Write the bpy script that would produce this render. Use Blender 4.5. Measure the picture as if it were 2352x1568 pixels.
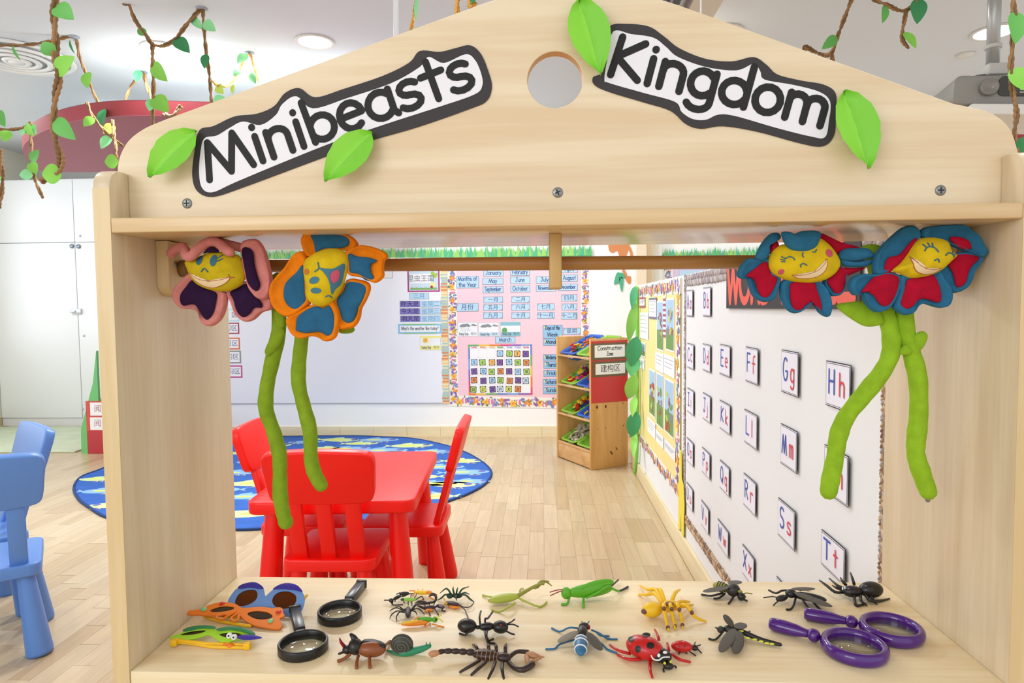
import bpy, bmesh, math, random
from math import sin, cos, pi, radians, sqrt, atan2
from mathutils import Vector, Matrix
for o in list(bpy.data.objects): bpy.data.objects.remove(o, do_unlink=True)
SC = bpy.context.scene
COL = SC.collection
# ------------------------------------------------------------------ camera
W, H, F = 2352, 1568, 1500.7
PITCH, YAW, ROLL = .0521, .0469, -.0102
EYE = Vector((0, 0, 1.1))
_r = Vector((cos(YAW), sin(YAW), 0)); _h = Vector((-sin(YAW), cos(YAW), 0)); _z = Vector((0, 0, 1))
FWD = _h*cos(PITCH) - _z*sin(PITCH); _u = _h*sin(PITCH) + _z*cos(PITCH)
RGT = _r*cos(ROLL) + _u*sin(ROLL); UPV = -_r*sin(ROLL) + _u*cos(ROLL)
cam_d = bpy.data.cameras.new('camera'); cam = bpy.data.objects.new('camera', cam_d); COL.objects.link(cam)
cam_d.sensor_width = 36; cam_d.lens = F/W*36; cam_d.clip_start = .02
cam.matrix_world = Matrix(((RGT.x, UPV.x, -FWD.x, EYE.x), (RGT.y, UPV.y, -FWD.y, EYE.y), (RGT.z, UPV.z, -FWD.z, EYE.z), (0, 0, 0, 1)))
SC.camera = cam
# ------------------------------------------------------------------ light and exposure
vs = SC.view_settings
SC.display_settings.display_device = 'sRGB'
vs.view_transform = 'Standard'; vs.look = 'None'; vs.gamma = 1; vs.exposure = 0.0; vs.use_curve_mapping = False
wd = bpy.data.worlds.new('daylight'); SC.world = wd; wd.use_nodes = True
bg = wd.node_tree.nodes['Background']; bg.inputs[0].default_value = (.93, .965, 1, 1); bg.inputs[1].default_value = 1.12
def area(name, loc, target, sx, sy, power, col=(1, 1, 1)):
    d = bpy.data.lights.new(name, 'AREA'); d.shape = 'RECTANGLE'; d.size = sx; d.size_y = sy; d.energy = power; d.color = col
    o = bpy.data.objects.new(name, d); COL.objects.link(o); o.location = loc
    o.rotation_euler = (Vector(target)-Vector(loc)).to_track_quat('-Z', 'Y').to_euler(); return o
area('window_daylight', (-5.6, 3.4, 1.7), (-3.2, 5.6, 1.2), 3.6, 1.5, 47, (.92, .97, 1))
area('rear_window_daylight', (-2.6, -2.6, 2.1), (-.2, 1.5, 1.0), 2.6, 1.6, 50, (.97, .99, 1))
CEIL = 2.7
# ------------------------------------------------------------------ photo pixel -> place
def ray(px, py):
    return FWD + RGT*((px-W/2)/F) + UPV*(-(py-H/2)/F)
def pY(px, py, Y): d = ray(px, py); return EYE + d*((Y-EYE.y)/d.y)
def pX(px, py, X): d = ray(px, py); return EYE + d*((X-EYE.x)/d.x)
def pZ(px, py, Z): d = ray(px, py); return EYE + d*((Z-EYE.z)/d.z)
def proj(p):
    d = Vector(p)-EYE; k = d.dot(FWD)
    return (W/2 + F*d.dot(RGT)/k, H/2 - F*d.dot(UPV)/k, k)
class Frame:                      # a flat surface: O + U*u + V*v, N towards the viewer
    def __init__(s, O, U, V):
        s.O = Vector(O); s.U = Vector(U).normalized(); s.N = s.U.cross(Vector(V)).normalized(); s.V = s.N.cross(s.U)
    def px(s, x, y):
        d = ray(x, y); t = (s.O-EYE).dot(s.N)/d.dot(s.N); q = EYE + d*t - s.O
        return (q.dot(s.U), q.dot(s.V))
    def p(s, u, v, n=0): return s.O + s.U*u + s.V*v + s.N*n
    def m(s): return Matrix(((s.U.x, s.V.x, s.N.x, s.O.x), (s.U.y, s.V.y, s.N.y, s.O.y), (s.U.z, s.V.z, s.N.z, s.O.z), (0, 0, 0, 1)))
def crop(x0, y0, k): return lambda x, y: (x0 + x*k, y0 + y*k)
# ------------------------------------------------------------------ materials
def lin(c):
    if isinstance(c, str): c = [int(c[i:i+2], 16)/255 for i in (0, 2, 4)]
    return tuple((v/12.92 if v <= .04045 else ((v+.055)/1.055)**2.4) for v in c[:3]) + (1,)
MATS = {}
def nm(name):
    m = bpy.data.materials.new(name); m.use_nodes = True; nt = m.node_tree
    return m, nt, nt.nodes, nt.links, nt.nodes['Principled BSDF']
def mat(key, col, rough=.5, metal=0., spec=.5, bump=0., bscale=200., sheen=0., var=0., vscale=30., emit=0., coat=0.):
    if key in MATS: return MATS[key]
    m, nt, N, L, P = nm(key); c = lin(col)
    P.inputs['Base Color'].default_value = c; P.inputs['Roughness'].default_value = rough
    P.inputs['Metallic'].default_value = metal; P.inputs['Specular IOR Level'].default_value = spec
    if sheen: P.inputs['Sheen Weight'].default_value = sheen; P.inputs['Sheen Roughness'].default_value = .4; P.inputs['Sheen Tint'].default_value = c
    if coat: P.inputs['Coat Weight'].default_value = coat
    if emit: P.inputs['Emission Color'].default_value = c; P.inputs['Emission Strength'].default_value = emit
    if bump or var:
        g = N.new('ShaderNodeNewGeometry')
    if var:
        n = N.new('ShaderNodeTexNoise'); n.inputs['Scale'].default_value = vscale; n.inputs['Detail'].default_value = 4
        L.new(g.outputs['Position'], n.inputs['Vector'])
        h = N.new('ShaderNodeMixRGB'); h.blend_type = 'MULTIPLY'; h.inputs[1].default_value = c
        r = N.new('ShaderNodeMapRange'); r.inputs[1].default_value = .3; r.inputs[2].default_value = .7; r.inputs[3].default_value = 1-var; r.inputs[4].default_value = 1+var*.4
        L.new(n.outputs[0], r.inputs[0]); cb = N.new('ShaderNodeCombineColor')
        for i in range(3): L.new(r.outputs[0], cb.inputs[i])
        L.new(cb.outputs[0], h.inputs[2]); h.inputs[0].default_value = 1; L.new(h.outputs[0], P.inputs['Base Color'])
    if bump:
        n = N.new('ShaderNodeTexNoise'); n.inputs['Scale'].default_value = bscale; n.inputs['Detail'].default_value = 3
        L.new(g.outputs['Position'], n.inputs['Vector']); b = N.new('ShaderNodeBump'); b.inputs['Strength'].default_value = bump; b.inputs['Distance'].default_value = .002
        L.new(n.outputs[0], b.inputs['Height']); L.new(b.outputs[0], P.inputs['Normal'])
    MATS[key] = m; return m
def wood(key, c1, c2, axis, rough=.45, scale=1., contrast=.5, seed=0., streak=22.):
    if key in MATS: return MATS[key]
    m, nt, N, L, P = nm(key)
    g = N.new('ShaderNodeNewGeometry'); mp = N.new('ShaderNodeMapping')
    s = [streak*scale]*3; s[axis] = 1.6*scale; mp.inputs['Scale'].default_value = s; mp.inputs['Location'].default_value = (seed, seed*1.7, seed*.6)
    L.new(g.outputs['Position'], mp.inputs['Vector'])
    a = N.new('ShaderNodeTexNoise'); a.inputs['Scale'].default_value = 1; a.inputs['Detail'].default_value = 5; a.inputs['Distortion'].default_value = .7
    L.new(mp.outputs[0], a.inputs['Vector'])
    mp2 = N.new('ShaderNodeMapping'); s2 = [streak*7*scale]*3; s2[axis] = 6*scale; mp2.inputs['Scale'].default_value = s2
    L.new(g.outputs['Position'], mp2.inputs['Vector'])
    b = N.new('ShaderNodeTexNoise'); b.inputs['Scale'].default_value = 1; b.inputs['Detail'].default_value = 2; L.new(mp2.outputs[0], b.inputs['Vector'])
    mx = N.new('ShaderNodeMath'); mx.operation = 'MULTIPLY_ADD'; mx.inputs[1].default_value = .35; L.new(b.outputs[0], mx.inputs[0]); L.new(a.outputs[0], mx.inputs[2])
    r = N.new('ShaderNodeValToRGB'); r.color_ramp.elements[0].position = .67-contrast*.3; r.color_ramp.elements[1].position = .67+contrast*.3
    r.color_ramp.elements[0].color = lin(c2); r.color_ramp.elements[1].color = lin(c1)
    L.new(mx.outputs[0], r.inputs[0]); L.new(r.outputs[0], P.inputs['Base Color'])
    P.inputs['Roughness'].default_value = rough
    MATS[key] = m; return m
def glass(key, tint, mixf=.12, rough=.02, opacity=.0):
    if key in MATS: return MATS[key]
    m, nt, N, L, P = nm(key)
    t = N.new('ShaderNodeBsdfTransparent'); t.inputs[0].default_value = lin(tint)
    gl = N.new('ShaderNodeBsdfGlossy'); gl.inputs['Roughness'].default_value = rough
    lw = N.new('ShaderNodeLayerWeight'); lw.inputs[0].default_value = .5; pw = N.new('ShaderNodeMath'); pw.operation = 'POWER'; pw.inputs[1].default_value = 4; L.new(lw.outputs['Facing'], pw.inputs[0])
    fr = N.new('ShaderNodeMath'); fr.operation = 'MULTIPLY_ADD'; fr.inputs[1].default_value = .5; fr.inputs[2].default_value = .045; L.new(pw.outputs[0], fr.inputs[0])
    mx = N.new('ShaderNodeMixShader'); L.new(fr.outputs[0], mx.inputs[0]); L.new(t.outputs[0], mx.inputs[1]); L.new(gl.outputs[0], mx.inputs[2])
    L.new(mx.outputs[0], N['Material Output'].inputs[0]); MATS[key] = m; return m
# ------------------------------------------------------------------ mesh building
def basis(d, up=None):
    d = Vector(d).normalized(); up = Vector(up) if up else (Vector((0, 0, 1)) if abs(d.z) < .95 else Vector((1, 0, 0)))
    x = up.cross(d); x = x.normalized() if x.length > 1e-6 else d.orthogonal().normalized()
    return x, d.cross(x), d
def cat(pts, n=8, closed=False):      # Catmull-Rom through points (any dimension, tuples)
    P = [tuple(p) for p in pts]; k = len(P); out = []
    if k < 3: return P
    rng = range(k) if closed else range(k-1)
    for i in rng:
        a, b, c, d = (P[(i-1) % k], P[i], P[(i+1) % k], P[(i+2) % k]) if closed else (P[max(i-1, 0)], P[i], P[i+1], P[min(i+2, k-1)])
        for j in range(n):
            t = j/n
            out.append(tuple(.5*(2*b[q] + (c[q]-a[q])*t + (2*a[q]-5*b[q]+4*c[q]-d[q])*t*t + (3*b[q]-a[q]-3*c[q]+d[q])*t**3) for q in range(len(b))))
    if not closed: out.append(P[-1])
    return out
class MB:
    def __init__(s): s.v = []; s.f = []; s.mi = []; s.sm = []
    def add(s, V, Fc, mi=0, smooth=True):
        o = len(s.v); s.v += [tuple(v) for v in V]
        for f in Fc: s.f.append(tuple(i+o for i in f)); s.mi.append(mi); s.sm.append(smooth)
        return s
    def box(s, c, sz, M=None, mi=0):
        c = Vector(c); hx, hy, hz = [q/2 for q in sz]
        V = [Vector((x, y, z)) for x in (-hx, hx) for y in (-hy, hy) for z in (-hz, hz)]
        V = [(M @ q if M else q) + c for q in V]
        return s.add(V, [(0, 1, 3, 2), (4, 6, 7, 5), (0, 4, 5, 1), (2, 3, 7, 6), (0, 2, 6, 4), (1, 5, 7, 3)], mi, False)
    def span(s, a, b, mi=0):
        return s.box([(a[i]+b[i])/2 for i in range(3)], [abs(b[i]-a[i]) for i in range(3)], None, mi)
    def tube(s, pts, rad, n=8, mi=0, cap=True, flat=1., up=None):
        P = [Vector(p) for p in pts]; k = len(P)
        R = list(rad) if isinstance(rad, (list, tuple)) else [rad]*k
        if cap:     # rounded ends
            d0 = (P[0]-P[1]).normalized(); d1 = (P[-1]-P[-2]).normalized()
            P = [P[0]+d0*R[0]*.85, P[0]+d0*R[0]*.5] + P + [P[-1]+d1*R[-1]*.5, P[-1]+d1*R[-1]*.85]; R = [R[0]*.35, R[0]*.82] + R + [R[-1]*.82, R[-1]*.35]; k += 4
        V = []; px = None
        for i in range(k):
            d = P[min(i+1, k-1)] - P[max(i-1, 0)]
            if d.length < 1e-9: d = Vector((0, 0, 1))
            d.normalize()
            if px is None: x, y, _ = basis(d, up)
            else:
                x = px - d*px.dot(d); x = x.normalized() if x.length > 1e-6 else basis(d)[0]; y = d.cross(x)
            px = x
            for j in range(n):
                a = 2*pi*j/n; V.append(P[i] + (x*cos(a) + y*sin(a)*flat)*R[i])
        Fc = [(i*n+j, i*n+(j+1) % n, (i+1)*n+(j+1) % n, (i+1)*n+j) for i in range(k-1) for j in range(n)]
        Fc += [tuple(reversed(range(n))), tuple(range((k-1)*n, k*n))]
        return s.add(V, Fc, mi)
    def ell(s, c, r, M=None, nu=12, nv=8, mi=0, zmin=-1.):
        c = Vector(c); V = []; r = (r, r, r) if not isinstance(r, (tuple, list)) else r
        for i in range(nv+1):
            t = -pi/2 + pi*i/nv; z = max(sin(t), zmin)
            for j in range(nu):
                a = 2*pi*j/nu; q = Vector((r[0]*cos(t)*cos(a), r[1]*cos(t)*sin(a), r[2]*z)); V.append((M @ q if M else q) + c)
        Fc = [(i*nu+j, i*nu+(j+1) % nu, (i+1)*nu+(j+1) % nu, (i+1)*nu+j) for i in range(nv) for j in range(nu)]
        return s.add(V, Fc, mi)
    def ell2(s, a, b, ry, rz, nu=12, nv=10, mi=0, up=None):   # ellipsoid from end a to end b
        a = Vector(a); b = Vector(b); x, y, d = basis(b-a, up)
        M = Matrix((x, y, d)).transposed(); return s.ell((a+b)/2, (ry, rz, (b-a).length/2), M, nu, nv, mi)
    def lathe(s, c, prof, n=20, M=None, mi=0, cap=True):     # prof: (radius, height) pairs along local z
        c = Vector(c); V = []
        for r, z in prof:
            for j in range(n):
                a = 2*pi*j/n; q = Vector((r*cos(a), r*sin(a), z)); V.append((M @ q if M else q) + c)
        k = len(prof); Fc = [(i*n+j, i*n+(j+1) % n, (i+1)*n+(j+1) % n, (i+1)*n+j) for i in range(k-1) for j in range(n)]
        if cap: Fc += [tuple(reversed(range(n))), tuple(range((k-1)*n, k*n))]
        return s.add(V, Fc, mi)
    def torus(s, c, R, r, M=None, n=32, k=10, mi=0, sx=1, sy=1, flat=1.):
        c = Vector(c); V = []
        for i in range(n):
            a = 2*pi*i/n
            for j in range(k):
                b = 2*pi*j/k; q = Vector(((R+r*cos(b))*cos(a)*sx, (R+r*cos(b))*sin(a)*sy, r*sin(b)*flat)); V.append((M @ q if M else q) + c)
        return s.add(V, [(i*k+j, ((i+1) % n)*k+j, ((i+1) % n)*k+(j+1) % k, i*k+(j+1) % k) for i in range(n) for j in range(k)], mi)
    def poly(s, fr, pts, n0, n1=None, mi=0):                 # flat (or n0..n1 thick) polygon on a frame
        k = len(pts)
        if sum(pts[i][0]*pts[(i+1) % k][1]-pts[(i+1) % k][0]*pts[i][1] for i in range(k)) < 0: pts = pts[::-1]
        if n1 is None: return s.add([fr.p(u, v, n0) for u, v in pts], [tuple(range(k))], mi, False)
        V = [fr.p(u, v, n0) for u, v in pts] + [fr.p(u, v, n1) for u, v in pts]
        return s.add(V, [tuple(reversed(range(k))), tuple(range(k, 2*k))] + [(i, (i+1) % k, k+(i+1) % k, k+i) for i in range(k)], mi, False)
    def rect(s, fr, u0, v0, u1, v1, n0, n1=None, mi=0):
        return s.poly(fr, [(u0, v0), (u1, v0), (u1, v1), (u0, v1)], n0, n1, mi)
    def disc(s, fr, u, v, r, n0, k=10, mi=0, ry=None, rot=0):
        ry = ry or r; c, q = cos(rot), sin(rot)
        return s.poly(fr, [(u + r*cos(2*pi*i/k)*c - ry*sin(2*pi*i/k)*q, v + r*cos(2*pi*i/k)*q + ry*sin(2*pi*i/k)*c) for i in range(k)], n0, None, mi)
    def ribbon(s, fr, pts, w, n0, caps=10, mi=0):            # flat stroke with round ends, split at sharp corners
        P = [Vector(pts[0][:2])]
        for q in pts[1:]:
            if (Vector(q[:2])-P[-1]).length > 1e-7: P.append(Vector(q[:2]))
        if len(P) < 2: return s.disc(fr, P[0].x, P[0].y, w/2, n0, caps+4, mi)
        runs = [[P[0], P[1]]]
        for i in range(2, len(P)):
            if (P[i]-P[i-1]).angle(P[i-1]-P[i-2]) > .75: runs.append([P[i-1]])
            runs[-1].append(P[i])
        for R_ in runs:
            s.rc = getattr(s, 'rc', 0)+1; n = n0 + (s.rc % 9)*.00004; k = len(R_); A = []; B = []; rot = lambda d: Vector((-d.y, d.x))
            cl = k > 3 and (R_[0]-R_[-1]).length < 1e-6
            for i in range(k):
                d0 = (R_[i]-R_[i-1]).normalized() if i else (R_[1]-R_[0]).normalized(); d1 = (R_[i+1]-R_[i]).normalized() if i < k-1 else d0
                if cl and i in (0, k-1): d0, d1 = (R_[-1]-R_[-2]).normalized(), (R_[1]-R_[0]).normalized()
                m = (d0+d1).normalized(); q = rot(m)*(w/2/max(.6, m.dot(d0))); A.append(R_[i]+q); B.append(R_[i]-q)
            d0 = (R_[1]-R_[0]).normalized(); d1 = (R_[-1]-R_[-2]).normalized(); h = max(2, caps//2)
            c0 = [R_[0] + rot(d0)*w/2*cos(pi*j/h) - d0*w/2*sin(pi*j/h) for j in range(1, h)]; c1 = [R_[-1] - rot(d1)*w/2*cos(pi*j/h) + d1*w/2*sin(pi*j/h) for j in range(1, h)]
            for ring in ([] if cl else [[A[0]]+c0+[B[0]], [B[-1]]+c1+[A[-1]]]): s.poly(fr, [tuple(q) for q in ring], n, None, mi)
            for i in range(k-1): s.poly(fr, [tuple(B[i]), tuple(B[i+1]), tuple(A[i+1]), tuple(A[i])], n, None, mi)
        return s
    def mesh(s, name, mats):
        me = bpy.data.meshes.new(name); me.from_pydata(s.v, [], s.f)
        for m in mats: me.materials.append(m)
        me.polygons.foreach_set('material_index', s.mi); me.polygons.foreach_set('use_smooth', s.sm); me.update(); return me
def props(o, label=None, cat=None, group=None, kind=None):
    if label: o['label'] = label
    if cat: o['category'] = cat
    if group: o['group'] = group
    if kind: o['kind'] = kind
    return o
def wm(o):
    m = o.matrix_basis.copy()
    return wm(o.parent) @ m if o.parent else m
def link(name, me, parent=None, local=False):
    o = bpy.data.objects.new(name, me); COL.objects.link(o)
    if parent:
        o.parent = parent
        if not local: me.transform(wm(parent).inverted())
    elif not local:            # origin at the middle of the base
        vs_ = [v.co for v in me.vertices]
        c = Vector([(min(v[i] for v in vs_)+max(v[i] for v in vs_))/2 for i in range(2)] + [min(v[2] for v in vs_)])
        me.transform(Matrix.Translation(-c)); o.location = c
    return o
def bevel(me, w, seg=2, ang=.6):
    bm = bmesh.new(); bm.from_mesh(me)
    bmesh.ops.remove_doubles(bm, verts=bm.verts, dist=1e-6)
    ed = [e for e in bm.edges if len(e.link_faces) == 2 and e.calc_face_angle(0) > ang]
    bmesh.ops.bevel(bm, geom=ed, offset=w, segments=seg, affect='EDGES', profile=.5, clamp_overlap=True)
    for f in bm.faces: f.smooth = True
    bm.to_mesh(me); bm.free(); me.update()
    try: me.set_sharp_from_angle(angle=.9)
    except Exception: pass
def part(name, mb, m, parent=None, bev=0, seg=2, local=False, label=None, cat=None, group=None, kind=None):
    me = mb.mesh(name, m if isinstance(m, (list, tuple)) else [m])
    if bev: bevel(me, bev, seg)
    return props(link(name, me, parent, local), label, cat, group, kind)
def thing(name, label, cat, loc=(0, 0, 0), rz=0, group=None):
    o = bpy.data.objects.new(name, None); COL.objects.link(o); o.empty_display_size = .05
    o.location = loc; o.rotation_euler = (0, 0, rz); return props(o, label, cat, group)
def struct(name, mb, m, bev=0, parent=None): return part(name, mb, m, parent, bev, kind=None if parent else 'structure', local=True)
def dup(o, parent=None, **kw):
    c = o.copy(); COL.objects.link(c); c.parent = parent
    for ch in list(o.children): dup(ch, c)
    if not parent: props(c, **kw)
    return c
def cutout(name, fr, outline, holes, depth, m, parent=None, bev=0, n0=0, **kw):  # flat board with holes, depth thick, front at n0
    cu = bpy.data.curves.new(name, 'CURVE'); cu.dimensions = '2D'; cu.fill_mode = 'BOTH'
    for pts in [outline]+holes:
        sp = cu.splines.new('POLY'); sp.points.add(len(pts)-1); sp.use_cyclic_u = True
        for q, (u, v) in zip(sp.points, pts): q.co = (u, v, 0, 1)
    cu.extrude = depth/2 - bev; cu.bevel_depth = bev; cu.bevel_resolution = 1; cu.offset = -bev
    t = bpy.data.objects.new(name, cu); COL.objects.link(t)
    me = bpy.data.meshes.new_from_object(t.evaluated_get(bpy.context.evaluated_depsgraph_get()))
    bpy.data.objects.remove(t, do_unlink=True); bpy.data.curves.remove(cu)
    me.name = name; me.transform(fr.m() @ Matrix.Translation((0, 0, n0-depth/2))); me.materials.clear(); me.materials.append(m)
    return props(link(name, me, parent), **kw)
def dens(pts, n=6, closed=True): return cat(pts, n, closed)
def circ(u, v, r, n=32, ry=None, rot=0):
    ry = ry or r
    return [(u + r*cos(2*pi*i/n)*cos(rot) - ry*sin(2*pi*i/n)*sin(rot), v + r*cos(2*pi*i/n)*sin(rot) + ry*sin(2*pi*i/n)*cos(rot)) for i in range(n)]
def rrect(u0, v0, u1, v1, r, n=5):
    out = []
    for cx, cy, a in ((u1-r, v0+r, -pi/2), (u1-r, v1-r, 0), (u0+r, v1-r, pi/2), (u0+r, v0+r, pi)):
        out += [(cx + r*cos(a+pi/2*i/n), cy + r*sin(a+pi/2*i/n)) for i in range(n+1)]
    return out
# ------------------------------------------------------------------ lettering: rounded-stroke hand
def A_(cx, cy, rx, ry, a0, a1, n=10): return [(cx + rx*cos(radians(a0+(a1-a0)*i/n)), cy + ry*sin(radians(a0+(a1-a0)*i/n))) for i in range(n+1)]
X_, D_ = .62, -.32
G = {
 'A': (.78, [[(.05, 0), (.38, 1), (.72, 0)], [(.17, .34), (.6, .34)]]), 'B': (.66, [[(.1, 0), (.1, 1)], [(.1, 1)] + A_(.3, .77, .22, .23, 90, -90) + [(.1, .54)], [(.1, .54)] + A_(.3, .27, .28, .27, 90, -90) + [(.1, 0)]]),
 'C': (.72, [A_(.42, .5, .34, .5, 50, 310, 16)]), 'D': (.78, [[(.1, 0), (.1, 1)], [(.1, 1)] + A_(.22, .5, .46, .5, 90, -90, 14) + [(.1, 0)]]),
 'E': (.62, [[(.56, 1), (.1, 1), (.1, 0), (.56, 0)], [(.1, .52), (.5, .52)]]), 'F': (.6, [[(.56, 1), (.1, 1), (.1, 0)], [(.1, .52), (.48, .52)]]),
 'G': (.8, [A_(.42, .5, .35, .5, 50, 330, 16) + [(.74, .42), (.46, .42)]]), 'H': (.78, [[(.1, 0), (.1, 1)], [(.66, 0), (.66, 1)], [(.1, .52), (.66, .52)]]),
 'I': (.5, [[(.25, 0), (.25, 1)], [(.06, 1), (.44, 1)], [(.06, 0), (.44, 0)]]), 'J': (.62, [[(.14, 1), (.58, 1)], [(.4, 1), (.4, .25)] + A_(.22, .22, .18, .22, 0, -170)]),
 'K': (.66, [[(.1, 0), (.14, .95)], [(.58, .92), (.13, .46), (.6, .02)]]), 'L': (.56, [[(.1, 1), (.1, 0), (.5, 0)]]),
 'M': (.98, [[(.03, 0), (.22, .86), (.48, .02), (.72, .88), (.92, -.01)]]), 'N': (.8, [[(.1, 0), (.1, 1), (.66, 0), (.66, 1)]]),
 'O': (.84, [A_(.42, .5, .36, .5, 90, 450, 20)]), 'P': (.62, [[(.1, 0), (.1, 1)], [(.1, 1)] + A_(.28, .75, .26, .25, 90, -90) + [(.1, .5)]]),
 'Q': (.84, [A_(.42, .5, .36, .5, 90, 450, 20), [(.46, .24), (.76, -.06)]]), 'R': (.66, [[(.1, 0), (.1, 1)], [(.1, 1)] + A_(.28, .76, .26, .24, 90, -90) + [(.1, .52)], [(.26, .52), (.6, 0)]]),
 'S': (.64, [A_(.34, .75, .24, .25, 40, 250) + A_(.3, .26, .26, .26, 80, -140)]), 'T': (.72, [[(.04, 1), (.68, 1)], [(.36, 1), (.36, 0)]]),
 'U': (.76, [[(.1, 1), (.1, .3)] + A_(.37, .3, .27, .3, 180, 360) + [(.64, 1)]]), 'V': (.7, [[(.04, 1), (.34, 0), (.66, 1)]]),
 'W': (1.0, [[(.04, 1), (.25, 0), (.5, .9), (.74, 0), (.96, 1)]]), 'X': (.68, [[(.06, 1), (.6, 0)], [(.6, 1), (.06, 0)]]), 'Y': (.66, [[(.05, 1), (.33, .5)], [(.62, 1), (.25, 0)]]),
 'Z': (.66, [[(.08, 1), (.58, 1), (.08, 0), (.6, 0)]]),
 'a': (.6, [A_(.29, X_/2, .24, X_/2, 40, 320, 14) + [(.5, .16)], [(.5, X_), (.5, .1), (.56, 0)]]), 'b': (.6, [[(.08, 1), (.1, 0)], A_(.31, .29, .23, .29, 160, -160, 16)]),
 'c': (.52, [A_(.3, X_/2, .23, X_/2, 50, 310, 12)]), 'd': (.62, [A_(.29, .29, .23, .29, 20, 340, 16), [(.52, 1), (.52, 0)]]),
 'e': (.58, [[(.08, .32), (.5, .34)] + A_(.29, .31, .22, .31, 8, 310, 14)]), 'f': (.48, [A_(.36, .8, .16, .2, 70, 180, 6) + [(.2, 0)], [(.04, .56), (.42, .56)]]),
 'g': (.6, [A_(.29, .32, .22, .3, 40, 320, 14), [(.5, X_), (.5, -.08)] + A_(.28, -.1, .22, .22, 0, -150, 8)]), 'h': (.58, [[(.09, 1), (.09, 0)], [(.09, .36)] + A_(.29, .4, .19, .22, 160, 0, 8) + [(.48, 0)]]),
 'i': (.26, [[(.13, X_), (.13, 0)], [(.13, .84), (.131, .85)]]), 'j': (.34, [[(.22, X_), (.22, -.12)] + A_(.08, -.12, .14, .18, 0, -130, 6), [(.22, .84), (.221, .85)]]),
 'k': (.54, [[(.09, 1), (.09, 0)], [(.44, .58), (.1, .26), (.48, 0)]]), 'l': (.26, [[(.13, 1), (.13, 0)]]),
 'm': (.84, [[(.09, X_), (.09, 0)], [(.09, .4)] + A_(.25, .42, .165, .2, 160, 0, 8) + [(.42, 0)], [(.42, .4)] + A_(.58, .42, .165, .2, 160, 0, 8) + [(.745, 0)]]),
 'n': (.56, [[(.09, X_), (.09, 0)], [(.09, .38)] + A_(.28, .41, .19, .21, 160, 0, 8) + [(.47, 0)]]), 'o': (.58, [A_(.29, .31, .23, .31, 90, 450, 16)]),
 'p': (.6, [[(.09, X_), (.09, -.34)], A_(.31, .31, .22, .3, 160, -160, 16)]), 'q': (.6, [A_(.29, .31, .22, .3, 20, 340, 14), [(.5, X_), (.5, -.34), (.58, -.26)]]),
 'r': (.46, [[(.1, X_), (.1, 0)], [(.1, .36)] + A_(.28, .38, .18, .24, 160, 50, 6)]), 's': (.5, [A_(.27, .47, .18, .155, 35, 250, 8) + A_(.24, .16, .2, .16, 85, -150, 8)]),
 't': (.48, [[(.22, .92), (.24, 0)], [(.04, .6), (.44, .62)]]), 'u': (.56, [[(.09, X_), (.09, .22)] + A_(.27, .2, .18, .2, 180, 345, 8), [(.46, X_), (.47, 0)]]),
 'v': (.52, [[(.05, X_), (.26, 0), (.47, X_)]]), 'w': (.72, [[(.05, X_), (.2, 0), (.37, .52), (.53, 0), (.68, X_)]]), 'x': (.54, [[(.06, X_), (.48, 0)], [(.47, X_), (.05, 0)]]),
 'y': (.54, [[(.06, X_), (.28, .05)], [(.48, X_), (.14, -.34)]]), 'z': (.5, [[(.06, X_), (.44, X_), (.06, 0), (.46, 0)]]),
 '0': (.6, [A_(.3, .5, .24, .5, 90, 450, 16)]), '1': (.4, [[(.06, .8), (.22, 1), (.22, 0)]]), '2': (.6, [A_(.28, .73, .22, .27, 160, -30, 8) + [(.06, 0), (.54, 0)]]),
 '3': (.58, [A_(.26, .76, .22, .24, 150, -80, 8) + A_(.26, .27, .25, .27, 80, -150, 8)]), '4': (.62, [[(.4, 0), (.4, 1), (.05, .3), (.56, .3)]]), '5': (.58, [[(.5, 1), (.12, 1), (.1, .58)] + A_(.26, .31, .25, .31, 120, -150, 10)]),
 '6': (.58, [[(.44, .98), (.14, .5)] + A_(.3, .28, .22, .28, 150, -210, 14)]), '7': (.56, [[(.06, 1), (.52, 1), (.2, 0)]]), '8': (.58, [A_(.29, .76, .2, .24, 90, 450, 14), A_(.29, .26, .24, .26, 90, 450, 14)]),
 '9': (.58, [A_(.28, .7, .22, .28, 0, 360, 14), [(.5, .7), (.44, 0)]]), "'": (.2, [[(.1, 1), (.08, .8)]]), '?': (.52, [A_(.25, .74, .2, .24, 160, -60, 8) + [(.25, .3)], [(.25, .03), (.251, .04)]]), ' ': (.34, []),
}
def text_w(t): return sum(G[c][0] for c in t)
def write(mb, fr, t, u, v, size, sw, n0, ang=0., sx=1., width=None, centre=False, caps=6, mi=0, slant=0.):
    if width: sx = width/(text_w(t)*size)
    if centre: u0 = -text_w(t)*size*sx/2
    else: u0 = 0
    c, s_ = cos(ang), sin(ang)
    for ch in t:
        w, st = G[ch]
        for pts in st:
            q = [((u0 + (x+slant*y)*size*sx), y*size) for x, y in pts]
            mb.ribbon(fr, [(u + a*c - b*s_, v + a*s_ + b*c) for a, b in q], sw, n0, caps, mi)
        u0 += w*size*sx
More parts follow.
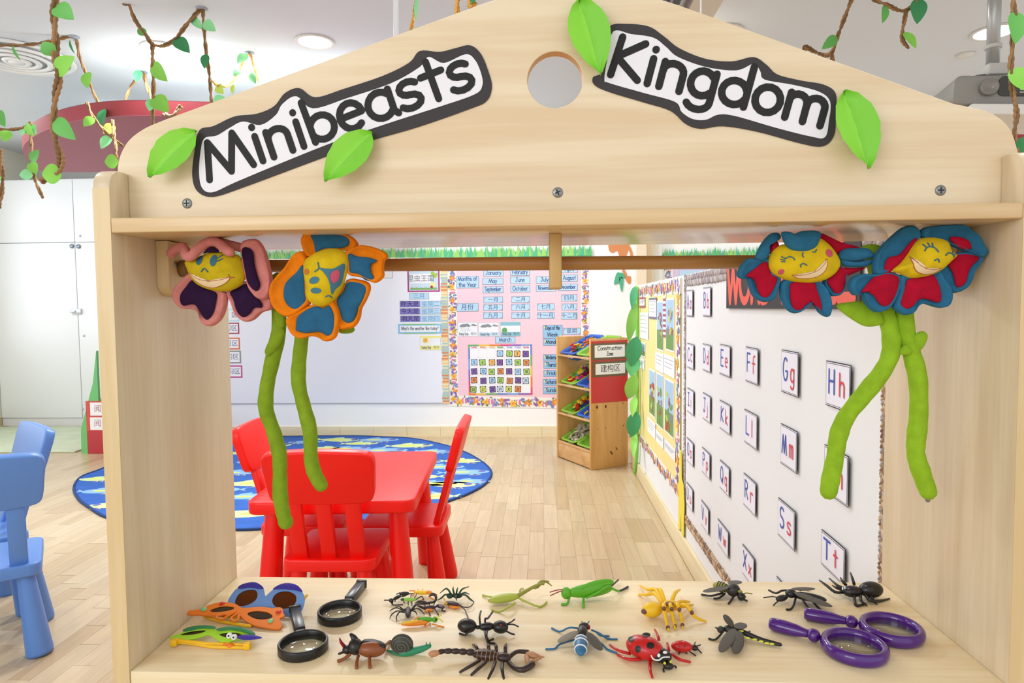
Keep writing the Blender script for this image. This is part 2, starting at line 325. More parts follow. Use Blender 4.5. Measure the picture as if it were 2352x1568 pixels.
def font_text(name, fr, t, u, v, size, m, parent, n0, centre=True, offset=0., sx=1.):   # typeface lettering (Chinese characters, block capitals)
    cu = bpy.data.curves.new(name, 'FONT'); cu.body = t; cu.size = size; cu.offset = offset; cu.resolution_u = 2
    cu.align_x = 'CENTER' if centre else 'LEFT'; cu.align_y = 'CENTER'
    o = bpy.data.objects.new(name, cu); COL.objects.link(o)
    me = bpy.data.meshes.new_from_object(o.evaluated_get(bpy.context.evaluated_depsgraph_get()))
    bpy.data.objects.remove(o, do_unlink=True); bpy.data.curves.remove(cu)
    me.name = name; me.transform(fr.m() @ Matrix.Translation((u, v, n0)) @ Matrix.Diagonal((sx, 1, 1, 1))); me.materials.clear(); me.materials.append(m)
    if not len(me.vertices): return None
    return link(name, me, parent)
# ------------------------------------------------------------------ common materials
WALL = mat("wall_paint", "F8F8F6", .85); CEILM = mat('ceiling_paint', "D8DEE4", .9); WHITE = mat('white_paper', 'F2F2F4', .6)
MAPLE_X = wood('maple_along', 'EAD8B8', 'DEC5A0', 0, .42, contrast=.55)
MAPLE_Z = wood('maple_upright', 'DFCEB0', 'D1BC9A', 2, .35, contrast=.6, seed=3.1)
MAPLE_C = wood('maple_counter', 'F4E3BE', 'E9D0A4', 0, .38, contrast=.5, seed=7)
EDGE = wood('maple_edge', 'E2CB9E', 'D8BD8C', 2, .45, contrast=.4, seed=5)
BLACK = mat('black_print', '1E1C1E', .6); CHAR = mat('charcoal_card', '3A3638', .75)
# ================================================================== the room
XR, YW, XL, YC = .6145, 5.53, -5.25, 6.05
rnd = random.Random(4)
struct('floor', MB().span((-6.2, -2.5, -.05), (4.6, 6.7, -.005)), wood('floor_base', 'D9B98C', 'CBA877', 1, .5))
def floor_mat(key, island):
    m, nt, N, L, P = nm(key)
    src = N.new('ShaderNodeNewGeometry').outputs['Random Per Island'] if island else N.new('ShaderNodeObjectInfo').outputs['Random']
    r = N.new('ShaderNodeValToRGB'); e = r.color_ramp.elements; e[0].color = lin('BDA37E'); e[1].color = lin('CFBA98')
    e.new(.25).color = lin('C6AF8B'); e.new(.7).color = lin('CAB491')
    L.new(src, r.inputs[0])
    g = N.new('ShaderNodeNewGeometry'); mp = N.new('ShaderNodeMapping'); mp.inputs['Scale'].default_value = (34, 2.6, 1); L.new(g.outputs['Position'], mp.inputs['Vector'])
    ad = N.new('ShaderNodeVectorMath'); ad.operation = 'ADD'; L.new(mp.outputs[0], ad.inputs[0]); sc = N.new('ShaderNodeMath'); sc.operation = 'MULTIPLY'; sc.inputs[1].default_value = 40; L.new(src, sc.inputs[0]); L.new(sc.outputs[0], ad.inputs[1])
    n = N.new('ShaderNodeTexNoise'); n.inputs['Scale'].default_value = 1; n.inputs['Detail'].default_value = 4; n.inputs['Distortion'].default_value = 1.2; L.new(ad.outputs[0], n.inputs['Vector'])
    mr = N.new('ShaderNodeMapRange'); mr.inputs[1].default_value = .35; mr.inputs[2].default_value = .65; mr.inputs[3].default_value = .9; mr.inputs[4].default_value = 1.04; L.new(n.outputs[0], mr.inputs[0])
    h = N.new('ShaderNodeVectorMath'); h.operation = 'SCALE'; L.new(r.outputs[0], h.inputs[0]); L.new(mr.outputs[0], h.inputs['Scale']); L.new(h.outputs[0], P.inputs['Base Color'])
    P.inputs['Roughness'].default_value = .3; P.inputs['Specular IOR Level'].default_value = .55; return m
FL1, FL2 = floor_mat('laminate_strip', False), floor_mat('laminate_strips_far', True)
floor = bpy.data.objects['floor']
cells = []
for i in range(-74, 9):
    x0 = i*.07; y = .1 + rnd.random()*.4 - .4
    while y < 6.2:
        ln = rnd.choice((.28, .34, .4, .46)); y1 = min(y+ln, 6.2)
        w_ = .07 if y > 4.47 else min(.07, XR-.0145-x0)
        if w_ > .01 and y1 > .1:
            a, b = proj((x0, y, 0)), proj((x0+.07, y1, 0)); ar = abs((b[0]-a[0])*(b[1]-a[1]))
            cx, cy = (a[0]+b[0])/2, (a[1]+b[1])/2
            vis = (545 < cx < 1640 and 985 < cy < 1345) or (-20 < cx < 255 and 1030 < cy < 1600)
            cells.append((ar if vis else 0, x0, y, y1, w_))
        y = y1
cells.sort(reverse=True)
PK = MB().span((.0004, .0012, -.005), (.9996, .9988, 0)).mesh('plank', [FL1])
far = MB()
for k, (ar, x0, y, y1, w_) in enumerate(cells):
    if k < 290 and ar > 0:
        o = bpy.data.objects.new('plank', PK); COL.objects.link(o); o.parent = floor
        o.location = (x0, y, 0); o.scale = (w_*.992, (y1-y)*.996, 1)
    else: far.span((x0+.0003, y+.0006, -.005), (x0+w_-.0003, y1-.0006, 0))
part('distant_planks', far, FL2, floor, kind='stuff', local=True)
# ceiling and walls
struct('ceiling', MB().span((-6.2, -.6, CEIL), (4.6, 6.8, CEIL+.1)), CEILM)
struct('wall_far', MB().span((-3.35, YW, -.04), (4.6, YW+.6, CEIL)), WALL)
struct('wall_left', MB().span((XL-.12, 1.0, -.04), (XL, 6.7, .86)).span((XL-.12, 1.0, 2.36), (XL, 6.7, CEIL)).span((XL-.12, 1.0, .86), (XL, 1.2, 2.36)).span((XL-.12, 5.75, .86), (XL, 6.7, 2.36)), mat('cream_paint', 'F1EFDD', .8))
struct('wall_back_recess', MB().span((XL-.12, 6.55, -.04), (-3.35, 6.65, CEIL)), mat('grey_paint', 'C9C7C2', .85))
wn = struct('window_1', MB().span((XL-.1, 1.2, .86), (XL-.02, 5.75, .9)).span((XL-.1, 1.2, 2.32), (XL-.02, 5.75, 2.36)), mat('window_white', 'F4F4F2', .4))
for k in range(5): part('window_frame', MB().span((XL-.1, 1.2+k*1.1275-(.02 if k else 0), .9), (XL-.04, 1.24+k*1.1275-(.02 if k else 0), 2.32)), MATS['window_white'], wn, local=True)
for k in range(4): part('pane', MB().span((XL-.075, 1.24+k*1.1275, .9), (XL-.07, 2.33+k*1.1275, 2.32)), glass('window_glass', 'FAFCFC'), wn, local=True)
part('window_sill', MB().span((XL-.02, 1.2, .83), (XL+.03, 5.75, .86)), MATS['window_white'], wn, local=True)
struct('wall_right', MB().span((XR, 1.0, -.04), (XR+.07, 4.47, 1.232)), mat('partition_white', 'E9EBEC', .7))
TRIM = wood('trim_beech', 'E9DCB8', 'E2D0A6', 0, .5)
TRIM_Y = wood('trim_beech_y', 'E9DCB8', 'E0CEA2', 1, .5)
bb = struct('baseboard_far', MB().span((-3.3, YW-.008, .0), (.9, YW, .088)), TRIM)
for k in range(14): part('baseboard_tile', MB().span((-3.2+k*.29, YW-.012, .0), (-3.2+k*.29+.287, YW-.008, .087)), TRIM, bb, local=True)
struct('baseboard_right', MB().span((XR-.014, 1.2, 0), (XR, 4.46, .095)), TRIM_Y, .003)
struct('baseboard_left', MB().span((XL, 1.2, 0), (XL+.014, 6.04, .09)), mat('left_skirting', 'C9BB8E', .6))
# beige column at the far corner, seen over the partition
for k, (x0, x1, c) in enumerate(((1467, 1485, 'EBD9BD'), (1485, 1501, 'D9C4A1'), (1501, 1520, 'E0DDD0'))):
    a, b = pY(x0, 600, YW-.12+.03*k).x, pY(x1, 600, YW-.12+.03*k).x
    struct('trim_%d' % (k+1), MB().span((a, YW-.12+.03*k, 0), (b, YW, CEIL)), mat('column_%d' % k, c, .7))
# maroon oval bulkhead hung below the ceiling
MAR = mat('maroon_band', '96303A', .6); MARU = mat('maroon_underside', 'A1505F', .55)
bk = thing('ceiling_bulkhead', 'maroon oval ceiling bulkhead hanging above the white cupboards', 'bulkhead', (-2.6, 4.8, 2.29))
bq = [pZ(x, y, 2.29) for x, y in ((420, 268), (330, 266), (255, 268), (180, 277), (120, 293), (75, 315), (54, 335), (54, 355), (75, 378), (115, 394))]
ov = cat([(q.x+2.6, q.y-4.8) for q in bq] + [(-.5, .74), (.3, .76), (1.1, .66), (1.7, .3), (1.75, -.2), (1.3, -.62)], 4, True)
part('bulkhead_underside', MB().poly(Frame((-2.6, 4.8, 2.29), (1, 0, 0), (0, 1, 0)), ov, 0, .004), MARU, bk)
V = [(-2.6+u, 4.8+v, z) for z in (2.294, 2.385) for u, v in ov]
part('bulkhead_band', MB().add(V, [(i, (i+1) % len(ov), len(ov)+(i+1) % len(ov), len(ov)+i) for i in range(len(ov))]), MAR, bk)
part('bulkhead_top', MB().poly(Frame((-2.6, 4.8, 2.385), (1, 0, 0), (0, 1, 0)), ov, -.004, 0), mat('bulkhead_board', 'B6B6B4', .9), bk)
for x, y in ((-3.3, 4.8), (-1.9, 4.8), (-2.6, 5.3)): part('hanger', MB().tube([(x, y, 2.385), (x, y, CEIL)], .008, 8, cap=False), mat('hanger_steel', 'B8B8B8', .4, .6), bk)
part('recessed_lamp', MB().lathe((-3.05, 5.05, 2.284), [(.07, 0), (.085, .002), (.09, .006)], 24), mat('lamp_rim', 'E8E8E8', .4), bk)
for x in (-3.3, -2.6, -1.9):
    d = bpy.data.lights.new('cove_light', 'POINT'); d.energy = .9; d.shadow_soft_size = .12; d.color = (1, .99, .97)
    o = bpy.data.objects.new('cove_light', d); COL.objects.link(o); o.location = (x, 5.0, 2.46)
# white cupboards along the far left
CW = mat('cupboard_white', 'F0F2F4', .35)
cx0, cx1 = XL+.005, -3.36
cb = thing('white_cupboard', 'tall white cupboard with locks and latch beside the whiteboard wall', 'cupboard', ((cx0+cx1)/2, 6.3, 0))
part('body', MB().span((cx0, 6.075, 0), (cx1, 6.5, 2.36)), CW, cb)
def cp(px, py): q = pY(px, py, 6.05); return q.x, q.z
zt = cp(180, 556)[1]; xm = cp(178, 700)[0]
part('plinth', MB().span((cx0, 6.06, 0), (cx1, 6.075, .075)), mat('plinth_white', 'E2E4E4', .5), cb)
for a, b, z0, z1 in ((cx0+.003, xm-.003, .08, zt-.003), (xm+.003, cx1-.003, .08, zt-.003), (cx0+.003, xm-.003, zt+.003, 2.35), (xm+.003, cx1-.003, zt+.003, 2.35)):
    part('cupboard_door', MB().span((a, 6.05, z0), (b, 6.073, z1)), CW, cb, .003)
LK = mat('lock_metal', '8A93A0', .3, .8)
for px, py in ((166, 565), (181, 566)):
    x, z = cp(px, py); part('lock', MB().lathe((x, 6.05, z), [(.02, 0), (.02, .012), (.015, .016)], 16, Matrix.Rotation(pi/2, 3, 'X')), LK, cb)
for px, py in ((184, 542), (193, 771), (190, 939)):
    x, z = cp(px, py); part('screw_cover', MB().lathe((x, 6.05, z), [(.012, 0), (.01, .006)], 12, Matrix.Rotation(pi/2, 3, 'X')), mat('cover_grey', 'C4C8CC', .5), cb)
x, z = cp(178, 715); part('latch', MB().box((x, 6.04, z), (.09, .02, .05)).box((x-.03, 6.03, z), (.05, .02, .02)), mat('latch_steel', 'C9CCD0', .35, .5), cb, .003)
# ---- ceiling fittings
LAMP = mat('lamp_glow', 'FFF6E8', .5, emit=9); RIM = mat('lamp_ring', 'D5D3CE', .35)
def downlight(px, py, r, label, power=0):
    p = pZ(px, py, CEIL); t = thing('ceiling_downlight', label, 'downlight', p, group='round downlights in the ceiling')
    part('trim_ring', MB().torus((p.x, p.y, CEIL-.004), r, .012, None, 32, 8, flat=.5), RIM, t)
    part('diffuser', MB().lathe((p.x, p.y, CEIL-.006), [(r-.006, 0), (r-.006, .005)], 28), LAMP, t)
    if power:
        d = bpy.data.lights.new('downlight_lamp', 'AREA'); d.shape = 'DISK'; d.size = r*1.8; d.energy = power; d.color = (.96, .985, 1)
        o = bpy.data.objects.new('downlight_lamp', d); COL.objects.link(o); o.location = (p.x, p.y, CEIL-.012)
downlight(723, 95, .105, 'glowing round ceiling downlight above the word Minibeasts, clear of the vines', 34)
downlight(370, 110, .105, 'glowing round ceiling downlight with a brown vine crossing it', 32)
downlight(1660, 72, .105, 'glowing round ceiling downlight half hidden behind the gable near the word Kingdom', 10)
downlight(2285, 72, .115, 'glowing round ceiling downlight behind the projector pole', 10)
for p, en in ((pZ(-900, -900, CEIL), 9), (pZ(1000, -1400, CEIL), 9), (pZ(3000, -1200, CEIL), 9), (Vector((-4.3, 4.7, CEIL)), 10), (Vector((-4.3, 3.0, CEIL)), 8), (Vector((-.7, 4.6, CEIL)), 25), (Vector((-.3, 2.9, CEIL)), 6)):   # unseen lamps added without fixtures, mostly to brighten the cupboards and far wall
    d = bpy.data.lights.new('downlight_lamp', 'AREA'); d.shape = 'DISK'; d.size = .2; d.energy = en; d.color = (.96, .985, 1)
    o = bpy.data.objects.new('downlight_lamp', d); COL.objects.link(o); o.location = (p.x, p.y, CEIL-.012)
p = pZ(38, 130, CEIL)
ac = thing('air_diffuser', 'white round air diffuser with concentric rings in the ceiling', 'air vent', p)
for k, (r, dz) in enumerate(((.3, .0), (.235, .022), (.175, .03), (.115, .036), (.06, .04))):
    part('ring', MB().torus((p.x, p.y, CEIL-.008-dz*.6), r, .018, None, 40, 8, flat=.5), mat('vent_white', 'F0F2F2', .35), ac)
part('vent_back', MB().lathe((p.x, p.y, CEIL-.004), [(.3, 0), (.3, .003)], 40), mat('vent_grey', 'CDD1D3', .6), ac)
part('vent_centre', MB().lathe((p.x, p.y, CEIL-.04), [(.045, 0), (.05, .01), (.05, .02)], 24), MATS['vent_white'], ac)
p = pZ(2218, 124, CEIL)
sd = part('smoke_detector', MB().lathe((p.x, p.y, CEIL-.02), [(.02, 0), (.045, .004), (.055, .02)], 24), mat('detector', 'D8D6D0', .5), label='small flat white disc on the ceiling beside the projector pole', cat='detector')
# ceiling pipe seen beside the gable, roller blind rail and soffit
q = pY(911, 40, 2.2)
part('ceiling_pipe', MB().tube([(q.x, 2.2, 1.6), (q.x, 2.2, CEIL)], .011, 12, cap=False), mat('pipe_grey', 'C9C9CC', .4), label='thin pale grey vertical pipe dropping from the ceiling behind the gable', cat='pipe')
a = pY(1548, 0, 3.2); b = pY(1700, 0, 3.2)
struct('trim_4', MB().span((pY(1612, 0, 3).x, 2.2, 2.52), (pY(1612, 0, 3).x+.14, 5.4, CEIL)), mat('soffit', 'D4CCBE', .8))
bl = thing('blind_rail', 'dark roller blind rail with cord under the ceiling beside the soffit', 'blind', (a.x, 3.2, 2.4))
x0 = pY(1545, 0, 3).x
part('rail', MB().span((x0-.0, 2.3, 2.52), (x0+.075, 5.2, 2.6)), mat('rail_dark', '2E2E30', .4), bl, .006)
part('rail_groove', MB().span((x0+.02, 2.3, 2.512), (x0+.03, 5.2, 2.52)), mat('rail_grey', '8A8A8C', .4), bl)
part('cord', MB().tube([(x0+.1, 2.9, 2.58), (x0+.1, 2.9, 1.7)], .004, 8), mat('cord_white', 'EDEDED', .5), bl)
# projector on its pole
pj = thing('ceiling_projector', 'grey projector hanging upside down from a steel ceiling pole', 'projector', (2.15, 3.1, 2.0))
qp = pY(2282, 80, 3.1); qb = pY(2250, 210, 3.1)
GREY = mat('projector_grey', 'B9B6B0', .5); DK = mat('projector_dark', '3A3834', .5)
part('pole', MB().tube([(qp.x, 3.1, pY(2282, 158, 3.1).z), (qp.x, 3.1, CEIL)], .027, 16, cap=False), mat('pole_steel', 'A9A9A6', .35, .5), pj)
part('pole_collar', MB().lathe((qp.x, 3.1, pY(2282, 108, 3.1).z), [(.03, -.01), (.034, -.008), (.034, .008), (.03, .01)], 16), GREY, pj)
part('mount_bracket', MB().box((qp.x, 3.1, pY(2282, 165, 3.1).z), (.09, .1, .05)), GREY, pj, .005)
part('mount_arm', MB().tube([(qp.x-.15, 3.04, pY(2240, 190, 3.1).z), (qp.x, 3.1, pY(2282, 172, 3.1).z), (qp.x+.18, 3.1, pY(2330, 160, 3.1).z)], .009, 8), DK, pj)
zc = pY(2280, 222, 3.1).z; body = Frame((qp.x-.02, 2.98, zc), (.97, -.2, -.09), (0, 0, 1))
me_b = MB().poly(body, rrect(-.2, -.07, .36, .055, .03), -.26, 0); part('housing', me_b, mat('projector_shell', '85827B', .5), pj, .006)
part('vent_panel', MB().poly(body, rrect(-.03, -.035, .33, .05, .02), 0, .006), DK, pj)
for k in range(7): part('grille_slat', MB().rect(body, .05, -.022+k*.01, .32, -.018+k*.01, .006, .009), GREY, pj)
part('lens', MB().lathe(body.p(-.07, .0, .012), [(.034, -.02), (.036, .012), (.031, .018), (.024, .01)], 28, Matrix((body.U, body.V, body.N)).transposed()), mat('lens_grey', '7F7A74', .3), pj)
part('lower_tray', MB().poly(body, rrect(-.14, -.12, .36, -.075, .015), -.3, .03), mat('tray_white', 'D8D5D0', .5), pj, .004)
q = pY(2338, 320, 5.2)
part('maroon_pelmet', MB().span((q.x-.25, 5.0, q.z-.18), (q.x+.9, 5.25, q.z+.25)), MAR, bev=.02, label='dark maroon ceiling panel behind the projector on the far side', cat='panel')
# ================================================================== the play stand
SXL, SXR, SY0, SY1, CZ = -.5516, .5777, .82, 1.127, .622
st = thing('play_stand', 'pale maple toy stand with a gable top, counter and hanging rail', 'stand', (.013, .97, 0))
def side(x0, x1):
    z1 = 1.283; r = .022; prof = [(SY0, 0), (SY1, 0), (SY1, 1.24), (.90, z1), ] ; prof = [(SY0, 0), (SY1, 0), (SY1, 1.2205), (.859, 1.2205), (.859, z1)] + [(SY0+r-r*sin(a), z1-r+r*cos(a)) for a in [pi/2*i/6 for i in range(7)]]
    fr = Frame((x0, 0, 0), (0, 1, 0), (0, 0, 1))
    return MB().poly(fr, prof, 0, x1-x0)
part('side_panel', side(SXL-.0224, SXL), MAPLE_Z, st, .0015); part('side_panel', side(SXR, SXR+.0224), MAPLE_Z, st, .0015)
for x0 in (SXL-.0224, SXR):
    part('edge_band', MB().span((x0, SY0-.0012, 0), (x0+.0224, SY0-.0001, 1.258)), EDGE, st)
part('counter_board', MB().span((SXL, SY0, CZ-.022), (SXR, SY1, CZ)), MAPLE_C, st, .0015)
part('front_board', MB().span((SXL, SY0+.006, .12), (SXR, SY0+.022, CZ-.022)), MAPLE_X, st, .001)
part('top_shelf', MB().span((SXL, SY0-.001, 1.2008), (SXR, 1.088, 1.2196)), wood('maple_shelf', 'E0C496', 'D3B282', 0, .22, contrast=.5, seed=11), st, .0015)
HY = .86; HF = Frame((0, HY, 0), (1, 0, 0), (0, 0, 1))
hp = [(HF.px(270, 474)[0], 1.2199), HF.px(270, 384)] + dens([HF.px(*q) for q in ((270, 384), (277, 354), (296, 322), (330, 296), (370, 278), (410, 263))], 5, False)[1:] + [HF.px(1110, 8), HF.px(1180, -15), HF.px(1250, -27), HF.px(1340, -28), HF.px(1430, -22), HF.px(1500, -7), HF.px(1560, 12)] + dens([HF.px(*q) for q in ((2190, 238), (2262, 254), (2300, 274), (2323, 302), (2336, 340), (2340, 365))], 5, False)
hp += [(hp[-1][0], 1.2199)]
hole = circ(*HF.px(1275, 183), .0358, 40)
cutout('gable_board', HF, hp, [hole], .018, MAPLE_X, st, .0008)
u, v = HF.px(1275, 183)
part('hole_rim', MB().add([HF.p(u+.0357*cos(2*pi*i/40), v+.0357*sin(2*pi*i/40), n) for n in (-.0012, -.0168) for i in range(40)], [(i, 40+i, 40+(i+1) % 40, (i+1) % 40) for i in range(40)]), mat('cut_edge', 'C79A62', .6), st)
SCR = mat('screw_steel', '8F908F', .35, .7)
for px, py, a in ((430, 467, 0), (1281, 442, .4), (2160, 437, 0)):
    u, v = HF.px(px, py); R3 = Matrix((HF.U, HF.V, HF.N)).transposed()
    sc_ = part('screw', MB().lathe(HF.p(u, v, 0), [(.0068, -.001), (.0068, .0006), (.0055, .0016), (.002, .0018)], 20, R3), SCR, st)
    mb = MB()
    for k in range(2):
        d = (cos(a+k*pi/2)*.0034, sin(a+k*pi/2)*.0034); mb.ribbon(HF, [(u-d[0], v-d[1]), (u+d[0], v+d[1])], .0017, .00195, 4)
    part('cross_slot', mb, mat('slot_dark', '2A2A28', .7), sc_)
# rail, its brackets and the middle hanger
RODM = wood('rail_wood', 'B5854E', 'A4733C', 0, .35, contrast=.6)
RZ = 1.1622; RY = .948
part('rail', MB().tube([(SXL+.03, RY, RZ+.0035), (SXR-.03, RY, RZ-.0025)], .0098, 20, cap=False), RODM, st)
mb = MB(); x0 = pY(1262, 600, .9).x; x1 = pY(1290.5, 600, .9).x
part('rail_hanger', mb.span((x0, .90, pY(1275, 662, .9).z), (x1, .975, 1.2008)), wood('hanger_wood', 'CFAC70', 'C49E60', 2, .5), st, .002)
for sgn, x in ((1, SXL), (-1, SXR)):
    fr = Frame((x, 0, 0), (0, sgn, 0), (0, 0, 1))
    pr = [(sgn*q, z) for q, z in ((.915, 1.2), (.98, 1.2), (.98, 1.135), (.975, 1.128), (.965, 1.122), (.93, 1.122), (.92, 1.128), (.915, 1.135))]
    br = part('rail_bracket', MB().poly(fr, pr, 0, .018), EDGE, st, .001)
    part('rail_socket', MB().tube([(x+sgn*.018, RY, RZ), (x+sgn*.034, RY, RZ)], .0125, 16, cap=False), mat('socket_wood', '8A6535', .5), br)
    part('screw', MB().lathe((x+sgn*.0185, .933, 1.168), [(.004, -.001), (.004, .001)], 12, Matrix.Rotation(pi/2, 3, 'Y')), SCR, br)
# ---- name boards on the gable
WHC = mat('sign_white', 'EEECF2', .55); INK = mat('sign_ink', '1B1A1B', .7)
def sign(name, label, back, white, words):
    t = thing(name, label, 'sign', HF.p(*HF.px(*back[0]), 0))
    bo = dens([HF.px(*q) for q in back], 5); wo = dens([HF.px(*q) for q in white], 5)
    part('card_backing', MB().poly(HF, bo, .0004, .0016), CHAR, t)
    part('paper_face', MB().poly(HF, wo, .0017, .0021), WHC, t)
    mb = MB()
    for (w, p0, p1, capx, sw, sxf) in words:
        a = HF.px(*p0); b = HF.px(*p1); ang = atan2(b[1]-a[1], b[0]-a[0]); L_ = sqrt((b[0]-a[0])**2+(b[1]-a[1])**2)
        write(mb, HF, w, a[0], a[1], capx*.86/F, sw*.86/F, .0024, ang, width=L_, caps=12)
    part('lettering', mb, INK, t); return t
sign('name_sign', 'black-edged white paper sign reading Minibeasts on the gable', 
     [(459, 300), (492, 290), (540, 268), (590, 262), (630, 245), (655, 215), (688, 203), (725, 224), (790, 205), (880, 175), (940, 145), (965, 118), (1010, 120), (1045, 112), (1080, 105), (1105, 125), (1122, 165), (1130, 200), (1118, 232), (1080, 250), (960, 292), (830, 330), (700, 378), (560, 430), (490, 452), (455, 440), (443, 405), (448, 350)],
     [(472, 318), (500, 312), (530, 294), (560, 280), (600, 288), (635, 265), (650, 240), (682, 222), (720, 250), (800, 226), (900, 192), (965, 155), (985, 132), (1020, 146), (1070, 126), (1092, 140), (1106, 172), (1108, 198), (1090, 218), (1010, 246), (880, 288), (760, 330), (640, 378), (540, 420), (490, 442), (466, 432), (459, 395), (463, 345)],
     [('Minibeasts', (480, 415), (1096, 197), 95, 16, 1)])
sign('name_sign', 'black-edged white paper sign reading Kingdom on the gable',
     [(1400, 62), (1440, 56), (1490, 62), (1525, 85), (1560, 112), (1620, 136), (1680, 142), (1730, 132), (1760, 150), (1785, 172), (1840, 186), (1890, 195), (1918, 215), (1918, 260), (1915, 310), (1890, 336), (1840, 330), (1740, 303), (1660, 290), (1610, 296), (1575, 285), (1540, 255), (1480, 236), (1400, 212), (1366, 196), (1362, 178), (1385, 165), (1396, 110)],
     [(1408, 74), (1450, 80), (1500, 88), (1530, 110), (1556, 132), (1620, 155), (1690, 163), (1730, 148), (1745, 165), (1755, 184), (1820, 196), (1880, 212), (1905, 235), (1902, 280), (1893, 316), (1860, 314), (1780, 294), (1690, 268), (1650, 264), (1620, 276), (1590, 274), (1565, 258), (1550, 235), (1480, 215), (1400, 192), (1388, 182), (1396, 130)],
     [('Kingdom', (1390, 170), (1893, 293), 90, 16.5, 1)])
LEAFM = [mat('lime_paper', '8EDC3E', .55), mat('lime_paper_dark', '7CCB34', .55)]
def gable_leaf(label, tip, base, wpx, lift, side_=1):
    a = HF.p(*HF.px(*base), .003); b = HF.p(*HF.px(*tip), .004+lift); d = b-a; L_ = d.length; d.normalize(); x = d.cross(HF.N).normalized(); n = x.cross(d)*-1
    n = HF.N; w = wpx*.86/F/2; V = []; K = 12
    for i in range(K+1):
        t = i/K; ww = w*(sin(pi*min(1, t*1.02)**.85)**.75 if 0 < t < 1 else 0); c = a + (b-a)*t
        for j in range(-3, 4):
            s = j/3; V.append(c + x*(s*ww) + n*(.0015+abs(s)*w*.32*side_ + .0012*sin(t*30+abs(s)*6) + .004*sin(pi*t)))
    mb = MB().add(V, [(i*7+j, i*7+j+1, (i+1)*7+j+1, (i+1)*7+j) for i in range(K) for j in range(6)])
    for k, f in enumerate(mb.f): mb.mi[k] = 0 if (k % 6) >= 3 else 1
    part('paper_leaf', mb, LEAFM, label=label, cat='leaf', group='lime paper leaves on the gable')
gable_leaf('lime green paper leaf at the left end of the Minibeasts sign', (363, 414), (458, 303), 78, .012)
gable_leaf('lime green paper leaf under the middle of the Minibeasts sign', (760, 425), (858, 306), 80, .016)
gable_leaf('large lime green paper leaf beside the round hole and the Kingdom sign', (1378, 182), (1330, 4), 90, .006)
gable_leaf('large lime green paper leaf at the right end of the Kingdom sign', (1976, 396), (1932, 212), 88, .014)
# ================================================================== far wall displays
FW = Frame((0, YW, 0), (1, 0, 0), (0, 0, 1))
RW = Frame((XR, 0, 0), (0, -1, 0), (0, 0, 1))
def box_uv(fr, x0, y0, x1, y1):
    xm, ym = (x0+x1)/2, (y0+y1)/2
    return fr.px(x0, ym)[0], fr.px(xm, y1)[1], fr.px(x1, ym)[0], fr.px(xm, y0)[1]
BLUEC = mat('pale_blue_card', 'B9D9EF', .5); BLUEE = mat('card_outline', '5E7486', .6); NAVY = mat('navy_ink', '2A4A86', .6); GREYINK = mat('grey_ink', '6D7480', .7)
def card(fr, px, name, label, cat_, m, group=None, edge=None, ew=.004, n0=.002, th=.0012):
    u0, v0, u1, v1 = box_uv(fr, *px)
    mb = MB()
    if edge:
        mb.rect(fr, u0, v0, u1, v1, n0, n0+th, 1); mb.rect(fr, u0+ew, v0+ew, u1-ew, v1-ew, n0+th, n0+th+.0004, 0)
        o = part(name, mb, [m, edge], label=label, cat=cat_, group=group)
    else: o = part(name, mb.rect(fr, u0, v0, u1, v1, n0, n0+th), m, label=label, cat=cat_, group=group)
    return o, (u0, v0, u1, v1), n0+th+.0008
def words(fr, o, box, n, lines, m, size, sw=None, fill=.8):
    u0, v0, u1, v1 = box; mb = MB(); k = len(lines); w = (u1-u0)*fill
    for i, t in enumerate(lines):
        s = min(size, w/(text_w(t)*1.0)) if text_w(t) else size
        yc = v1-(v1-v0)*(i+.5)/k - size*.36
        write(mb, fr, t, (u0+u1)/2, yc, size, sw or size*.13, n, sx=min(1, s/size*1.0), centre=True)
    return part('lettering', mb, m, o)
c6 = crop(1030, 600, .2168); c5 = crop(850, 550, .3508); c7 = crop(520, 680, .2211)
def R(c, a, b, x, y): return c(a, b) + c(x, y)
# whiteboard
u0, v0, u1, v1 = box_uv(FW, 330, 590, 1019, 925)
wb = thing('whiteboard', 'large white magnetic whiteboard behind the red table', 'whiteboard', FW.p((u0+u1)/2, v0))
WBM = mat('whiteboard_face', 'ECEDF4', .25)
part('board_face', MB().rect(FW, u0, v0, u1, v1, .001, .012), WBM, wb)
part('bottom_edge', MB().rect(FW, u0, v0-.006, u1, v0, .001, .014), mat('board_edge', 'A9ADB6', .4), wb)
# striped scalloped border strip between whiteboard and pink board
def vstrip(px0, px1, py0, py1, sc=0):
    a, b = FW.px(px0, 750)[0], FW.px(px1, 750)[0]; z1, z0 = FW.px(1020, py0)[1], FW.px(1020, py1)[1]; return a, z0, b, z1
a, z0, b, z1 = vstrip(1013, 1029, 590, 926)
sb_ = thing('scalloped_border', 'striped pastel scalloped paper border at the edge of the whiteboard', 'border', FW.p((a+b)/2, z0))
nS = 96; cols = ['F2C58A', 'A9C4C6', 'D98A5E', 'E8E0B0', 'B7C7B0']
sm_ = [mat('stripe_%d' % i, c, .6) for i, c in enumerate(cols)]
mb = MB()
for k in range(nS):
    za = z0+(z1-z0)*k/nS; zb = z0+(z1-z0)*(k+1)/nS; w1 = .010*abs(sin(pi*k/8)); w2 = .010*abs(sin(pi*(k+1)/8))
    mb.poly(FW, [(a+.012-w1, za), (b, za), (b, zb), (a+.012-w2, zb)], .013, .0145, (k*7+k//3) % 5)
part('striped_paper', mb, sm_, sb_)
